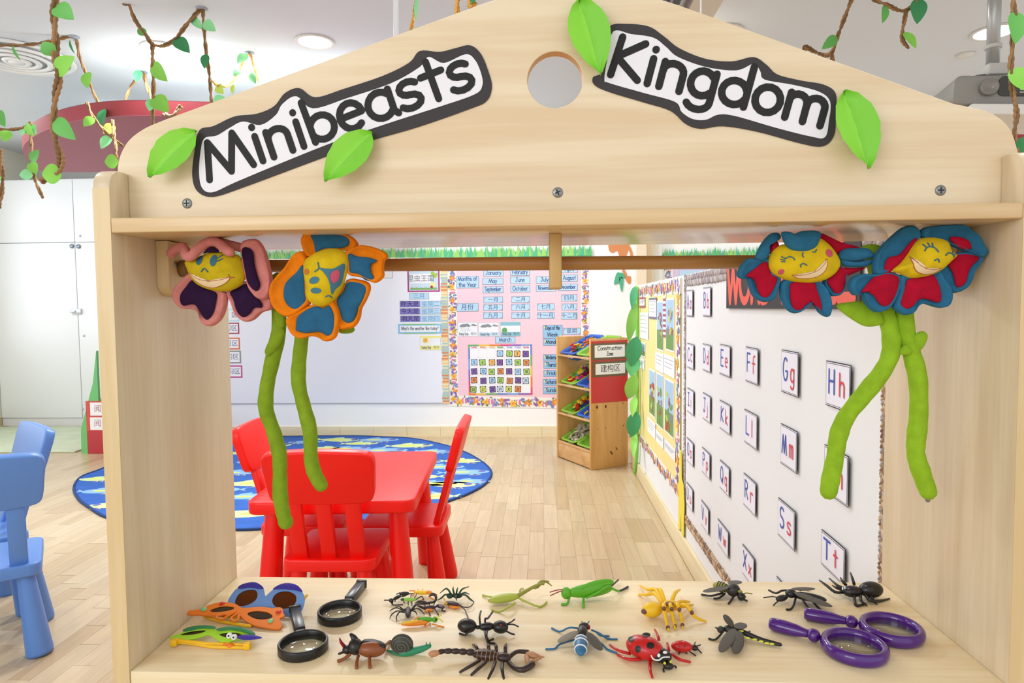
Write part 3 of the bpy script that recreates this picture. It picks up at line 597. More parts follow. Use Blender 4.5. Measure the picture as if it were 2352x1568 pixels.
# pink board with flower border
u0, v0, u1, v1 = box_uv(FW, 1031, 585, 1352, 930)
pk = thing('pink_pinboard', 'pink pinboard with flowered paper edging and calendar display', 'pinboard', FW.p((u0+u1)/2, v0))
part('pink_paper', MB().rect(FW, u0+.02, v0+.03, u1-.02, v1, .001, .002), mat('pink_paper', 'F3CBD6', .3), pk)
FLC = [mat('fl_'+k, c, .6) for k, c in (('white', 'F3F0E6'), ('purple', '8F63B5'), ('yellow', 'F4BE45'), ('orange', 'EE8A35'), ('pink', 'E37AA4'), ('blue', '7C86C4'), ('green', '5E8A4A'), ('lilac', 'B79AD3'))]
def flower_strip(parent, fr, p0, p1, w, n0, seed=1, stretch=1.):
    r_ = random.Random(seed); a = Vector(p0); b = Vector(p1); d = b-a; L_ = d.length; d.normalize(); q = Vector((-d.y, d.x)); mb = MB()
    mb.poly(fr, [tuple(a-q*w/2), tuple(b-q*w/2), tuple(b+q*w/2), tuple(a+q*w/2)], n0, n0+.001, 0)
    s = w*.45; k = 0; n = n0+.0014
    while s < L_-w*.3:
        c = a + d*s + q*(r_.uniform(-.12, .12)*w); kind = k % 5; n = n0+.0014+(k % 4)*.0007
        for i in range(3):
            g = c + d*r_.uniform(-.5, .5)*w + q*r_.uniform(-.4, .4)*w; mb.disc(fr, g.x, g.y, w*.16, n-.0002+.00005*i, 6, 6, w*.06, r_.uniform(0, 3))
        if kind in (0, 3):
            for i in range(9):
                g = c + d*r_.uniform(-.34, .34)*w + q*r_.uniform(-.34, .34)*w; mb.disc(fr, g.x, g.y, w*.12, n+.00006*(i+1), 7, (1 if kind == 0 else 5) if i % 3 else 7)
        elif kind in (1, 4):
            mc = 2 if kind == 1 else 3
            for i in range(6):
                t = i*pi/3+r_.random(); mb.disc(fr, c.x+cos(t)*w*.2, c.y+sin(t)*w*.2, w*.2, n+.00006*(i+1), 8, mc, w*.1, t)
            mb.disc(fr, c.x, c.y, w*.11, n+.0005, 8, 3 if kind == 1 else 2)
        else:
            for i in (-1, 0, 1): mb.disc(fr, c.x+d.x*i*w*.13, c.y+d.y*i*w*.13, w*.28, n+.0001*(i+2), 10, 4 if i else 0, w*.12, atan2(q.y, q.x))
        s += w*r_.uniform(.46, .56)*stretch; k += 1
    return part('flower_edging', mb, FLC, parent)
ws = .075
flower_strip(pk, FW, (u0+.035, v1), (u0+.035, v0), ws, .002, 1); flower_strip(pk, FW, (u0, v0+.04), (u1-.02, v0+.01), .09, .0035, 2); flower_strip(pk, FW, (u1-.03, v1), (u1-.03, v0), .065, .002, 3)
# grass border along the top
def grass(px0, px1, label, seed):
    r_ = random.Random(seed); a = FW.px(px0, 583)[0]; b = FW.px(px1, 583)[0]; z0, z1 = FW.px((px0+px1)/2, 597)[1], FW.px((px0+px1)/2, 586)[1]; zt_ = FW.px((px0+px1)/2, 568)[1]
    t = thing('grass_border', label, 'border', FW.p((a+b)/2, z0)); mb = MB().rect(FW, a, z0, b, z1+.01, .016, .017, 0)
    s = a
    while s < b:
        seg = .12 + r_.random()*.2; mi = r_.choice((0, 0, 1)); mb.rect(FW, s, z0, min(s+seg, b), z1, .0175, .018, mi); s += seg
    s = a
    while s < b-.02:
        w = r_.uniform(.022, .04); mi = r_.choice((0, 1, 2)); tip = r_.uniform(-.02, .02); hh = zt_-r_.uniform(-.01, .04)
        mb.poly(FW, [(s, z1-.03), (s+w, z1-.03), (s+w/2+tip, hh)], .019+r_.random()*.003, None, mi); s += w*.3
    part('grass_paper', mb, [mat('grass_deep', '52B788', .6), mat('grass_light', '9BD06E', .6), mat('grass_mid', '6CBF74', .6)], t)
grass(335, 1358, 'green paper grass border strip running above the whiteboard and pink board', 5)
grass(1520, 1790, 'green paper grass border strip seen above the low partition wall', 6)
u0, v0, u1, v1 = box_uv(FW, 1527, 592, 1790, 760)
fb = thing('lilac_pinboard', 'lilac pinboard with flowered edging seen above the partition', 'pinboard', FW.p((u0+u1)/2, v0))
part('lilac_paper', MB().rect(FW, u0, v0, u1, v1, .001, .003), mat('lilac_paper', 'D9C3DC', .5), fb)
flower_strip(fb, FW, (u0+.03, v1), (u0+.03, v0), .07, .003, 9); flower_strip(fb, FW, (u0, v1-.03), (u1, v1-.03), .07, .0045, 10)
part('blue_notice', MB().rect(FW, u0+.12, v1-.35, u0+.42, v1-.1, .0045, .006), BLUEC, fb)
# word cards on the pink board
GM = 'pale blue month cards on the pink board'
for t, r in (('January', (370, 90, 585, 160)), ('May', (362, 177, 580, 247)), ('September', (366, 265, 580, 335)), ('February', (655, 85, 860, 152)), ('June', (655, 163, 865, 238)), ('October', (658, 257, 865, 328)),
             ('July', (928, 160, 1110, 235)), ('November', (928, 252, 1140, 320)), ('April', (1195, 55, 1368, 122)), ('August', (1195, 142, 1368, 215)), ('December', (1165, 237, 1368, 312)), ('March', (495, 798, 708, 867))):
    o, b, n = card(FW, R(c6, *r), 'word_card', 'pale blue card reading %s on the pink board' % t, 'card', BLUEC, GM, BLUEE, .003)
    words(FW, o, b, n, [t], NAVY, .034)
o, b, n = card(FW, R(c6, 82, 157, 323, 285), 'word_card', 'pale blue card reading Months of the Year on the pink board', 'card', BLUEC, GM, BLUEE, .003); words(FW, o, b, n, ['Months of', 'the Year'], NAVY, .036, fill=.85)
CN = [('一月', (372, 373, 578, 442)), ('二月', (667, 370, 863, 438)), ('四月', (1197, 350, 1364, 423)), ('五月', (370, 455, 576, 523)), ('六月', (667, 450, 863, 522)), ('七月', (938, 447, 1122, 517)), ('八月', (1200, 448, 1364, 518)),
      ('九月', (370, 540, 576, 607)), ('十月', (667, 540, 863, 607)), ('十一月', (938, 540, 1123, 607)), ('十二月', (1198, 540, 1366, 614)), ('月份', (85, 443, 318, 530)), ('星期', (1215, 705, 1400, 775))]
EN = {'一月': 'January', '二月': 'February', '四月': 'April', '五月': 'May', '六月': 'June', '七月': 'July', '八月': 'August', '九月': 'September', '十月': 'October', '十一月': 'November', '十二月': 'December', '月份': 'month', '星期': 'week', '三月': 'March', '昨天是': 'yesterday', '今天是': 'today', '明天是': 'tomorrow', '星期二': 'Tuesday', '星期三': 'Wednesday', '星期四': 'Thursday'}
for t, r in CN:
    o, b, n = card(FW, R(c6, *r), 'word_card', 'pale blue card with the Chinese characters for %s on the pink board' % EN[t], 'card', BLUEC, GM, BLUEE, .003)
    font_text('lettering', FW, t, (b[0]+b[2])/2, (b[1]+b[3])/2, .045 if t != '月份' else .055, NAVY, o, n)
    part('corner_mark', MB().ribbon(FW, [(b[0]+.008, b[3]-.014), (b[0]+.016, b[3]-.008)], .004, n, 5), GREYINK, o); part('corner_mark', MB().ribbon(FW, [(b[2]-.016, b[1]+.012), (b[2]-.008, b[1]+.006)], .004, n, 5), GREYINK, o)
DAYB = mat('sky_card', '94C3E6', .5); STAR = mat('star_yellow', 'F2E45E', .6)
for ls, r in ((['Days of the', 'Week'], (1000, 673, 1208, 815)), (['Monday'], (1003, 820, 1208, 892)), (['Wednesday'], (1003, 985, 1208, 1055)), (['Thursday'], (1008, 1062, 1208, 1135)), (['Friday'], (1008, 1152, 1208, 1223)), (['Saturday'], (1000, 1245, 1208, 1317)), (['Sunday'], (1003, 1330, 1208, 1405))):
    o, b, n = card(FW, R(c6, *r), 'day_card', 'sky blue card with yellow stars reading %s' % ' '.join(ls), 'card', DAYB, 'day cards beside the pine shelf', BLUEE, .003)
    words(FW, o, b, n, ls, mat('dark_ink', '24324E', .6), .034, fill=.74); mb = MB()
    for su, sv in ((b[0]+.016, b[3]-.02), (b[2]-.016, b[1]+.02)):
        mb.poly(FW, [(su+(.011 if i % 2 == 0 else .005)*sin(i*pi/5), sv+(.011 if i % 2 == 0 else .005)*cos(i*pi/5)) for i in range(10)], n)
    part('stars', mb, STAR, o)
# weather pictures
CLOUD = mat('cloud_grey', '8B8E95', .7); PICW = mat('picture_white', 'EDF0F2', .5); TEAL = mat('caption_teal', '86C0CC', .5)
def weather(r, label, kind, cap):
    o, b, n = card(FW, R(c6, *r) if kind != 'sun' else R(c5, *r), 'weather_card', label, 'card', PICW, 'weather cards', mat('card_edge_b', '9FB6C8', .6), .002, .0125 if kind == 'sun' else .002)
    u0, v0, u1, v1 = b; w, h_ = u1-u0, v1-v0; mb = MB(); mb.rect(FW, u0, v0, u1, v0+h_*.3, n, None, 1)
    if kind in ('rain', 'cloud'):
        for cx, cy, r_ in ((.3, .76, .16), (.45, .8, .14), (.2, .72, .1), (.55, .74, .1), (.78, .8, .1), (.88, .77, .08)): mb.disc(FW, u0+w*cx, v0+h_*cy, w*r_, n+.0003+.0001*cx, 12, 0, h_*r_*.7)
        if kind == 'rain':
            for i in range(8): mb.ribbon(FW, [(u0+w*(.2+.06*i), v0+h_*(.55-.1*(i % 2))), (u0+w*(.19+.06*i), v0+h_*(.5-.1*(i % 2)))], .0035, n+.0004, 5, 2)
    elif kind == 'snow':
        mb.rect(FW, u0, v0+h_*.75, u1, v1, n, None, 1); mb.disc(FW, u0+w*.2, v0+h_*.42, w*.14, n+.0002, 10, 3)
        for i in (.5, .7, .85): mb.torus(FW.p(u0+w*i, v0+h_*.6, n), w*.09, .001, Matrix((FW.U, FW.V, FW.N)).transposed(), 14, 4, 4)
    else:
        mb.rect(FW, u0, v0+h_*.85, u1, v1, n, None, 1)
        for i in range(14):
            t = 2*pi*i/14; l = .5 if cos(t) > .2 else .28; c = (u0+w*.27, v0+h_*.68)
            mb.poly(FW, [(c[0]+w*.12*cos(t-.12), c[1]+w*.12*sin(t-.12)), (c[0]+w*.12*cos(t+.12), c[1]+w*.12*sin(t+.12)), (c[0]+w*l*cos(t), min(v1-.002, max(v0+h_*.31, c[1]+w*l*sin(t)*.8)))], n+.0002, None, 1)
        mb.disc(FW, u0+w*.27, v0+h_*.68, w*.11, n+.0004, 16, 0)
    part('printed_picture', mb, [CLOUD if kind != 'sun' else mat('sun_orange', 'EFAE3C', .6), (TEAL if kind == 'snow' else mat('caption_blue', 'C4DDEC', .5) if kind == 'cloud' else mat('caption_yellow', 'F1E889', .5) if kind == 'sun' else PICW), GREYINK, mat('grass_pic', '5FA45E', .6), mat('ring_white', 'F8F8F8', .5)], o)
    mb = MB(); write(mb, FW, cap, u0+w*.08, v0+h_*.08, .022, .0032, n+.0006, width=w*.46); part('lettering', mb, GREYINK, o)
    font_text('chinese_lettering', FW, {'rain': '雨天', 'cloud': '阴天', 'snow': '雪天', 'sun': '晴天'}[kind], u0+w*.8, v0+h_*.16, .026, GREYINK, o, n+.0006)
weather((97, 645, 310, 793), 'white picture card of a grey raincloud on the pink board', 'rain', 'Rainy Day')
weather((318, 650, 535, 795), 'white picture card of a plain grey cloud on the pink board', 'cloud', 'Cloudy Day')
weather((553, 643, 762, 792), 'picture card with teal caption and snowy scene on the pink board', 'snow', 'Snowy Day')
weather((328, 630, 463, 720), 'yellow picture card of a shining sun on the whiteboard', 'sun', 'Sunny Day')
# calendar with number tiles
u0, v0, u1, v1 = box_uv(FW, *R(c6, 213, 880, 887, 1412))
cal = thing('wall_calendar', 'white wall calendar with rainbow edge and numbered tiles', 'calendar', FW.p((u0+u1)/2, v0, .002))
part('calendar_sheet', MB().rect(FW, u0+.012, v0+.012, u1-.012, v1-.012, .0028, .0036), WHITE, cal)
RB = [mat('rb%d' % i, c, .6) for i, c in enumerate(('6FB06A', 'E7C14A', 'E58238', 'D24A7C', '8C69B4', '7FA8DA', '6F86C8'))]
mb = MB(); per = [((u0, v1), (u1, v1)), ((u1, v1), (u1, v0)), ((u1, v0), (u0, v0)), ((u0, v0), (u0, v1))]; k = 0
for a, b in per:
    a, b = Vector(a), Vector(b); d = (b-a); L_ = d.length; d.normalize(); q = Vector((d.y, -d.x))*.014; ns = int(L_/.03)
    for i in range(ns): mb.poly(FW, [tuple(a+d*(L_*i/ns)), tuple(a+d*(L_*(i+1)/ns)), tuple(a+d*(L_*(i+1)/ns)+q), tuple(a+d*(L_*i/ns)+q)], .0025, .0042+.0003*per.index((tuple(a), tuple(b))), (k//3) % 7); k += 1
part('rainbow_edge', mb, RB, cal)
cxs = [270, 365, 462, 550, 645, 735, 822]; rys = [975, 1068, 1165, 1260, 1355]
mb = MB()
for k in range(8): uu = u0+.014+(u1-u0-.028)*k/7; mb.rect(FW, uu-.0008, v0+.014, uu+.0008, v1-.014, .0038)
for k in range(6): vv = v0+.014+(v1-v0-.05)*k/5; mb.rect(FW, u0+.014, vv-.0008, u1-.014, vv+.0008, .0038)
part('grid_lines', mb, mat('grid_grey', 'D2CFD6', .6), cal)
for k, (d, mm) in enumerate(zip(('Sunday', 'Monday', 'Tuesday', 'Wednesday', 'Thursday', 'Friday', 'Saturday'), (3, 2, 1, 0, 5, 6, 3))):
    mb = MB(); uu = FW.px(*c6(cxs[k], 910)); write(mb, FW, d, uu[0], uu[1]-.006, .016, .0026, .0042, width=.05, centre=True) if False else write(mb, FW, d, uu[0], uu[1]-.006, .0155, .0026, .0042, sx=.05/(.0155*text_w(d)), centre=True)
    part('day_heading', mb, RB[mm], cal)
TC = dict(b=mat('tile_blue', 'A6CDEB', .45), g=mat('tile_green', 'A4CE5C', .45), o=mat('tile_orange', 'DD8B48', .45), p=mat('tile_purple', '7F56A0', .45), y=mat('tile_yellow', 'D6DD5E', .45), w=mat('tile_pale', 'CBDDEE', .45), a=mat('tile_amber', 'EDB355', .45))
seq = 'bgap' + 'bgapbgo' + 'pbgopbg' + 'opbgopw' + 'gypwyo'
r_ = random.Random(3)
for i in range(31):
    k = i+3; c, rr = k % 7, k//7; u, v = FW.px(*c6(cxs[c]+r_.uniform(-6, 6), rys[rr]+r_.uniform(-4, 4))); s = .0262; an = r_.uniform(-.07, .07)
    def rot(pts): return [(u+x*cos(an)-y*sin(an), v+x*sin(an)+y*cos(an)) for x, y in pts]
    mb = MB().poly(FW, rot(rrect(-s, -s, s, s, .004, 2)), .004, .0052, 1)
    oc = [(s*.95*(1 if j % 2 else .93)*cos(j*pi/8+pi/16)/max(abs(cos(j*pi/8+pi/16)), abs(sin(j*pi/8+pi/16)), .78)*.95, s*.95*(1 if j % 2 else .93)*sin(j*pi/8+pi/16)/max(abs(cos(j*pi/8+pi/16)), abs(sin(j*pi/8+pi/16)), .78)*.95) for j in range(16)]
    mb.poly(FW, rot(oc), .0054, None, 0)
    write(mb, FW, str(i+1), u, v-.011, .022, .0038, .0056, centre=True, mi=2)
    part('number_tile', mb, [TC[seq[i]], BLACK, mat('tile_ink', '3A4660', .6)], cal)
# whiteboard notices
MAG = mat('magenta_edge', 'B02A78', .5); VIOL = mat('violet_card', '7E76C6', .5)
n_wb = .0125
o, b, n = card(FW, R(c5, 247, 195, 457, 343), 'poster', 'magenta framed poster with Chinese title, butterfly and ladybird on whiteboard', 'poster', mat('poster_sky', 'C9DDEB', .5), None, MAG, .012, n_wb)
u0, v0, u1, v1 = b; mb = MB(); w, h_ = u1-u0, v1-v0
mb.rect(FW, u0+w*.1, v0+h_*.38, u0+w*.72, v0+h_*.8, n, None, 0); mb.disc(FW, u0+w*.8, v0+h_*.78, w*.06, n, 10, 1, w*.1, .5); mb.disc(FW, u0+w*.88, v0+h_*.72, w*.05, n+.0001, 10, 1, w*.09, -.6); mb.disc(FW, u0+w*.78, v0+h_*.3, w*.09, n, 12, 3); mb.disc(FW, u0+w*.75, v0+h_*.22, w*.045, n+.0002, 12, 2)
for i in range(6): mb.disc(FW, u0+w*(.15+.14*i), v0+h_*.14, w*.08, n, 10, 4, h_*.06)
part('printed_picture', mb, [WHITE, mat('moth_green', 'A9C24A', .6), mat('bug_red', 'B0303A', .6), mat('lemon', 'EFE79A', .6), mat('bush', '86B46A', .6)], o)
font_text('lettering', FW, '昆虫王国', u0+w*.41, v0+h_*.58, .058, GREYINK, o, n+.0006)
for t, r, m_ in (('三月', (258, 350, 387, 391), BLUEC), ('昨天是', (197, 402, 328, 443), VIOL), ('星期二', (332, 402, 465, 443), BLUEC), ('今天是', (197, 450, 328, 490), VIOL), ('星期三', (332, 450, 465, 490), BLUEC), ('明天是', (200, 498, 330, 538), VIOL), ('星期四', (332, 498, 467, 538), BLUEC)):
    o, b, n = card(FW, R(c5, *r), 'word_card', '%s card with the Chinese characters for %s on the whiteboard' % ('violet' if m_ is VIOL else 'pale blue', EN[t]), 'card', m_, 'Chinese date cards on the whiteboard', BLUEE, .002, n_wb)
    font_text('lettering', FW, t, (b[0]+b[2])/2, (b[1]+b[3])/2, .052, BLACK if m_ is VIOL else mat('sky_ink', '6C9CC4', .6), o, n)
o, b, n = card(FW, R(c5, 186, 551, 470, 616), 'question_card', "blue and green framed card reading What's the weather like today?", 'card', WHITE, None, mat('frame_blue', '8CC6E6', .5), .016, n_wb)
words(FW, o, b, n, ["What's the weather like today?"], GREYINK, .03, fill=.86)
mb = MB(); mb.rect(FW, b[0]+.04, b[3]-.008, b[2]-.04, b[3], n, None); mb.rect(FW, b[0]+.04, b[1], b[2]-.04, b[1]+.008, n, None); part('green_edging', mb, mat('frame_green', '8DC07A', .5), o)
o, b, n = card(FW, (840, 618, 902, 639), 'word_card', 'small white card with dashed edge peeking beside the orange flower', 'card', WHITE, None, BLUEE, .003, n_wb); words(FW, o, b, n, ['week'], BLACK, .03)
for k, (r, c, lab) in enumerate((((-90, 130, 140, 262), 'BFE0EA', 'pale blue'), ((-90, 275, 140, 392), 'A83A50', 'maroon'), ((-90, 430, 147, 552), 'DE6A3A', 'orange'), ((-90, 565, 158, 697), '8C8A84', 'grey'), ((-90, 718, 172, 845), 'C23A86', 'magenta'))):
    o, b, n = card(FW, R(c7, *r), 'zone_card', 'white zone card with %s edge on the whiteboard beside the stand panel' % lab, 'card', WHITE, 'zone name cards on the whiteboard', mat('zone_edge%d' % k, c, .5), .011, n_wb)
    font_text('lettering', FW, '学习区' if k else '区', b[2]-.098 if k else b[2]-.04, (b[1]+b[3])/2, .055, mat('zone_ink', '4A4F86', .6), o, n)
# monkey cutout on the wall
MK = mat('monkey_paper', 'D68A55', .6); mk = thing('paper_monkey', 'orange paper monkey cutout with a green leaf hanging on the far wall', 'cutout', FW.p(*FW.px(1430, 660)))
c8 = crop(900, 540, .2551); P8 = lambda *pts: [FW.px(*c8(*q)) for q in pts]
part('body', MB().poly(FW, dens(P8((1955, 60), (2010, 20), (2100, 20), (2140, 70), (2130, 130), (2100, 200), (2050, 190), (2030, 140), (1995, 158), (1965, 150), (1950, 110)), 4), .002, .005), MK, mk)
mb = MB(); mb.ribbon(FW, cat(P8((2120, 90), (2150, 140), (2155, 200), (2110, 260), (2085, 310), (2105, 350)), 6), .022, .006, 8); part('tail', mb, MK, mk)
part('foot', MB().poly(FW, dens(P8((2095, 350), (2120, 365), (2150, 372), (2152, 420), (2140, 440), (2112, 415)), 4), .003, .006), MK, mk)
for pts in (((2045, 335), (2020, 350), (2000, 440), (2040, 430), (2056, 390)), ((2050, 340), (2085, 345), (2098, 385), (2065, 385)), ((2050, 380), (2080, 385), (2085, 430), (2072, 515), (2050, 440))):
    part('leaf', MB().poly(FW, dens(P8(*pts), 4), .006, .008), mat('cutout_green', '4FAE86', .6), mk)
# ================================================================== partition displays
def rw_box(x0, y0, x1, y1, hor=706):
    a = RW.px(x0, y0); b = RW.px(x1, y0); c = RW.px(x0, y1); d = RW.px(x1, y1)
    return a[0], (d[1] if y1 > hor else c[1]), b[0], (b[1] if y0 < hor else a[1])
# yellow board
yb = thing('yellow_pinboard', 'yellow pinboard with flowered edging, photographs and written sheets', 'pinboard', RW.p(RW.px(1515, 900)[0], .33))
u0 = RW.px(1466, 850)[0]; u1 = RW.px(1566, 850)[0]; v1 = 1.224; v0 = RW.px(1467, 1012)[1]
part('yellow_paper', MB().rect(RW, u0, v0, u1, v1, .001, .003), mat('yellow_paper', 'F3E39A', .45), yb)
flower_strip(yb, RW, (u0, v1-.035), (u1, v1-.035), .07, .003, 21); flower_strip(yb, RW, (u0, v0+.03), (u1, v0+.03), .065, .0045, 22, 1.2)
flower_strip(yb, RW, (u1-.045, v1), (u1-.045, v0), .085, .006, 23, 1.3); flower_strip(yb, RW, (u0+.025, v1), (u0+.025, v0), .05, .006, 24, 1.3)
PC = [mat('pic_'+k, c, .5) for k, c in (('sky', 'A9CBE8'), ('field', '6E9A52'), ('red', 'B04A42'), ('brown', '8A6A48'), ('lime', 'B9CC5A'), ('violet', '8C7CB4'))]
def wallpic(x0, y0, x1, y1, label, seed):
    u0, v0, u1, v1 = rw_box(x0, y0, x1, y1); r_ = random.Random(seed); w, h_ = u1-u0, v1-v0
    mb = MB().rect(RW, u0, v0, u1, v1, .004, .0052, 6)
    mb.rect(RW, u0+.008, v0+h_*.4, u1-.008, v1-.008, .0054, None, 0); mb.rect(RW, u0+.008, v0+.008, u1-.008, v0+h_*.42, .0056, None, 1)
    for i in range(14): mb.disc(RW, u0+w*r_.uniform(.2, .8), v0+h_*r_.uniform(.12, .75), w*r_.uniform(.05, .16), .0058+i*.00003, 9, r_.choice((1, 2, 3, 4, 5)), h_*r_.uniform(.03, .1), r_.uniform(-.5, .5))
    part('child_painting', mb, PC+[WHITE], label=label, cat='picture', group='pictures on the yellow board')
wallpic(1511, 690, 1526, 808, 'tall painting of a field under blue sky beside striped paper on the yellow board', 1)
wallpic(1532, 684, 1551, 810, 'tall painting with red figures under blue sky nearest the flowered edging', 2)
wallpic(1493, 845, 1507, 962, 'lower painting with violet flowers, farthest along the yellow board', 3)
wallpic(1510, 853, 1526, 990, 'lower painting of a green caterpillar between two other paintings', 4)
wallpic(1529, 866, 1550, 1010, 'lower painting with leafy stems, nearest the flowered edging', 5)
wallpic(1473, 784, 1484, 822, 'small green photograph at the far end of the yellow board', 6)
def sheet(x0, y0, x1, y1, label, edge=None):
    u0, v0, u1, v1 = rw_box(x0, y0, x1, y1); mb = MB().rect(RW, u0, v0, u1, v1, .006, .007, 2 if edge else 0)
    if edge: mb.rect(RW, u0+.012, v0+.012, u1-.012, v1-.012, .0072, None, 0)
    nl = max(3, int((v1-v0)/.028))
    for i in range(nl):
        vv = v1-.02-(v1-v0-.04)*i/nl; mb.rect(RW, u0+.02, vv-.002, u1-.02-((i*37) % 5)*.012, vv+.002, .0074, None, 1)
    part('written_sheet', mb, [WHITE, mat('pencil', 'B4B4C0', .7), edge or WHITE], label=label, cat='sheet', group='written sheets on the yellow board')
sheet(1493, 683, 1511, 733, 'white sheet with a dark patterned edge on the yellow board', mat('edge_dark', '7A7690', .6)); sheet(1471, 682, 1484, 706, 'small red framed notice in the far top corner of the yellow board', mat('edge_red', 'B8606A', .6))
sheet(1473, 717, 1492, 781, 'white letter sheet under the small red framed notice'); sheet(1473, 820, 1483, 850, 'tiny white caption sheet under the small green photograph')
sheet(1508, 806, 1527, 858, 'white writing sheet under the field painting'); sheet(1528, 812, 1553, 870, 'white writing sheet under the painting with red figures')
sheet(1490, 955, 1508, 1010, 'white writing sheet under the violet flower painting'); sheet(1509, 985, 1527, 1032, 'white writing sheet under the caterpillar painting'); sheet(1529, 1005, 1554, 1062, 'white writing sheet under the leafy stem painting')
u0, v0, u1, v1 = rw_box(1526, 679, 1532, 775); mb = MB()
for i in range(16): mb.rect(RW, u0, v0+(v1-v0)*i/16, u1, v0+(v1-v0)*(i+1)/16, .006, .007, i % 2)
part('title_strip', mb, [mat('strip_red', 'A9505A', .6), WHITE], label='narrow red and white title strip between two paintings', cat='strip')
# brown textured edging of the word wall
def braid(name, label, p0, p1, w, cols, seed, n0=.002, step=.3):
    r_ = random.Random(seed); a, b = Vector(p0), Vector(p1); d = b-a; L_ = d.length; d.normalize(); q = Vector((-d.y, d.x)); ang = atan2(d.y, d.x)
    t = thing(name, label, 'border', RW.p(min(a.x, b.x), min(a.y, b.y))); mb = MB(); s = 0; k = 0
    mb.poly(RW, [tuple(a-q*w*.38), tuple(b-q*w*.38), tuple(b+q*w*.38), tuple(a+q*w*.38)], n0, n0+.001, 0)
    M = Matrix((RW.U, RW.V, RW.N)).transposed()
    while s < L_:
        for sd in (-1, 1):
            c = a + d*(s+r_.uniform(-.2, .2)*w) + q*(sd*w*.22); c3 = RW.p(c.x, c.y, n0+.001)
            mb.ell(c3, (w*.34, w*r_.uniform(.1, .15), .003), M @ Matrix.Rotation(ang+sd*.7+r_.uniform(-.2, .2), 3, 'Z'), 8, 4, r_.randrange(len(cols)))
        s += w*step; k += 1
    part('border_strands', mb, cols, t)
BR = [mat('rope%d' % i, c, .8) for i, c in enumerate(('B99B7C', '9C7C60', 'D0B698', '8A7060'))]; GB = [mat('bark%d' % i, c, .8) for i, c in enumerate(('B5ADAE', '9A9098', 'C6BEBC', 'A89A90'))]
ua = RW.px(1574, 900)[0]
braid('bark_border', 'grey brown bark patterned paper strip down the edge of the word wall', (ua, 1.222), (ua, RW.px(1574, 1190)[1]), .03, GB+BR[1:2], 31, step=.5)
braid('bark_fringe', 'grey lilac fringed paper strip along the top of the word wall', (ua+.02, 1.205), (1.19*-1, 1.205), .055, GB, 32, step=.22)
braid('rope_border', 'tan braided rope patterned strip along the bottom of the word wall', (ua, RW.px(1578, 1195)[1]), (-1.19, RW.px(1578, 1195)[1]), .05, BR, 33)
braid('stone_border', 'brown stone patterned strip at the end of the word wall beside the stand', (-1.195, 1.2), (-1.195, .3), .022, BR+GB[:1], 34, step=.4)
# WORD WALL heading
u0 = RW.px(1674, 660)[0]; u1 = RW.px(1985, 660)[0]; v0 = RW.px(1674, 708)[1]; v1 = 1.232
hd = thing('heading_banner', 'black banner with tall red capitals reading WORD WALL', 'banner', RW.p((u0+u1)/2, v0))
part('black_card', MB().rect(RW, u0, v0, u1, v1, .006, .008), CHAR, hd)
hh = v1-v0
REDL = mat('heading_red', 'E8604E', .6)
mb = MB(); write(mb, RW, 'WORD', u0+.012, v0+.022, hh*.8, .026, .0085, width=(u1-u0)*.47, caps=8); write(mb, RW, 'WALL', u0+(u1-u0)*.52, v0+.022, hh*.8, .026, .0085, width=(u1-u0)*.46, caps=8); part('lettering', mb, REDL, hd)
# letter cards
LC = [('Aa', 1579, 665, 1595, 727), ('Bb', 1616.5, 658, 1636.5, 727), ('Cc', 1580, 787, 1597, 850), ('Dd', 1616, 788, 1636, 857), ('Ee', 1655, 789, 1682, 868), ('Ff', 1715, 795, 1747, 886), ('Gg', 1798, 802, 1841, 914), ('Hh', 1901, 827, 1963, 951),
      ('Ii', 1580, 889, 1597, 956), ('Jj', 1616, 900, 1636, 974), ('Kk', 1655, 917, 1682, 1001), ('Ll', 1712, 938, 1745, 1036), ('Mm', 1796, 971, 1838, 1090), ('Nn', 1897, 1019, 1958, 1168),
      ('Oo', 1579, 1003, 1596, 1074), ('Pp', 1614, 1025, 1635, 1104), ('Qq', 1655, 1054, 1680, 1144), ('Rr', 1710, 1084, 1742, 1189), ('Ss', 1790, 1141, 1833, 1269), ('Tt', 1890, 1214, 1950, 1350),
      ('Uu', 1578, 1105, 1595, 1178), ('Vv', 1612, 1146, 1632, 1231), ('Ww', 1650, 1189, 1678, 1285), ('Xx', 1707, 1247, 1738, 1356), ('Yy', 1786, 1321, 1829, 1460)]
LBLUE, LRED, LAV = mat('letter_blue', '3E55B0', .6), mat('letter_red', 'D8404C', .6), mat('card_lavender', 'EDEDF8', .5)
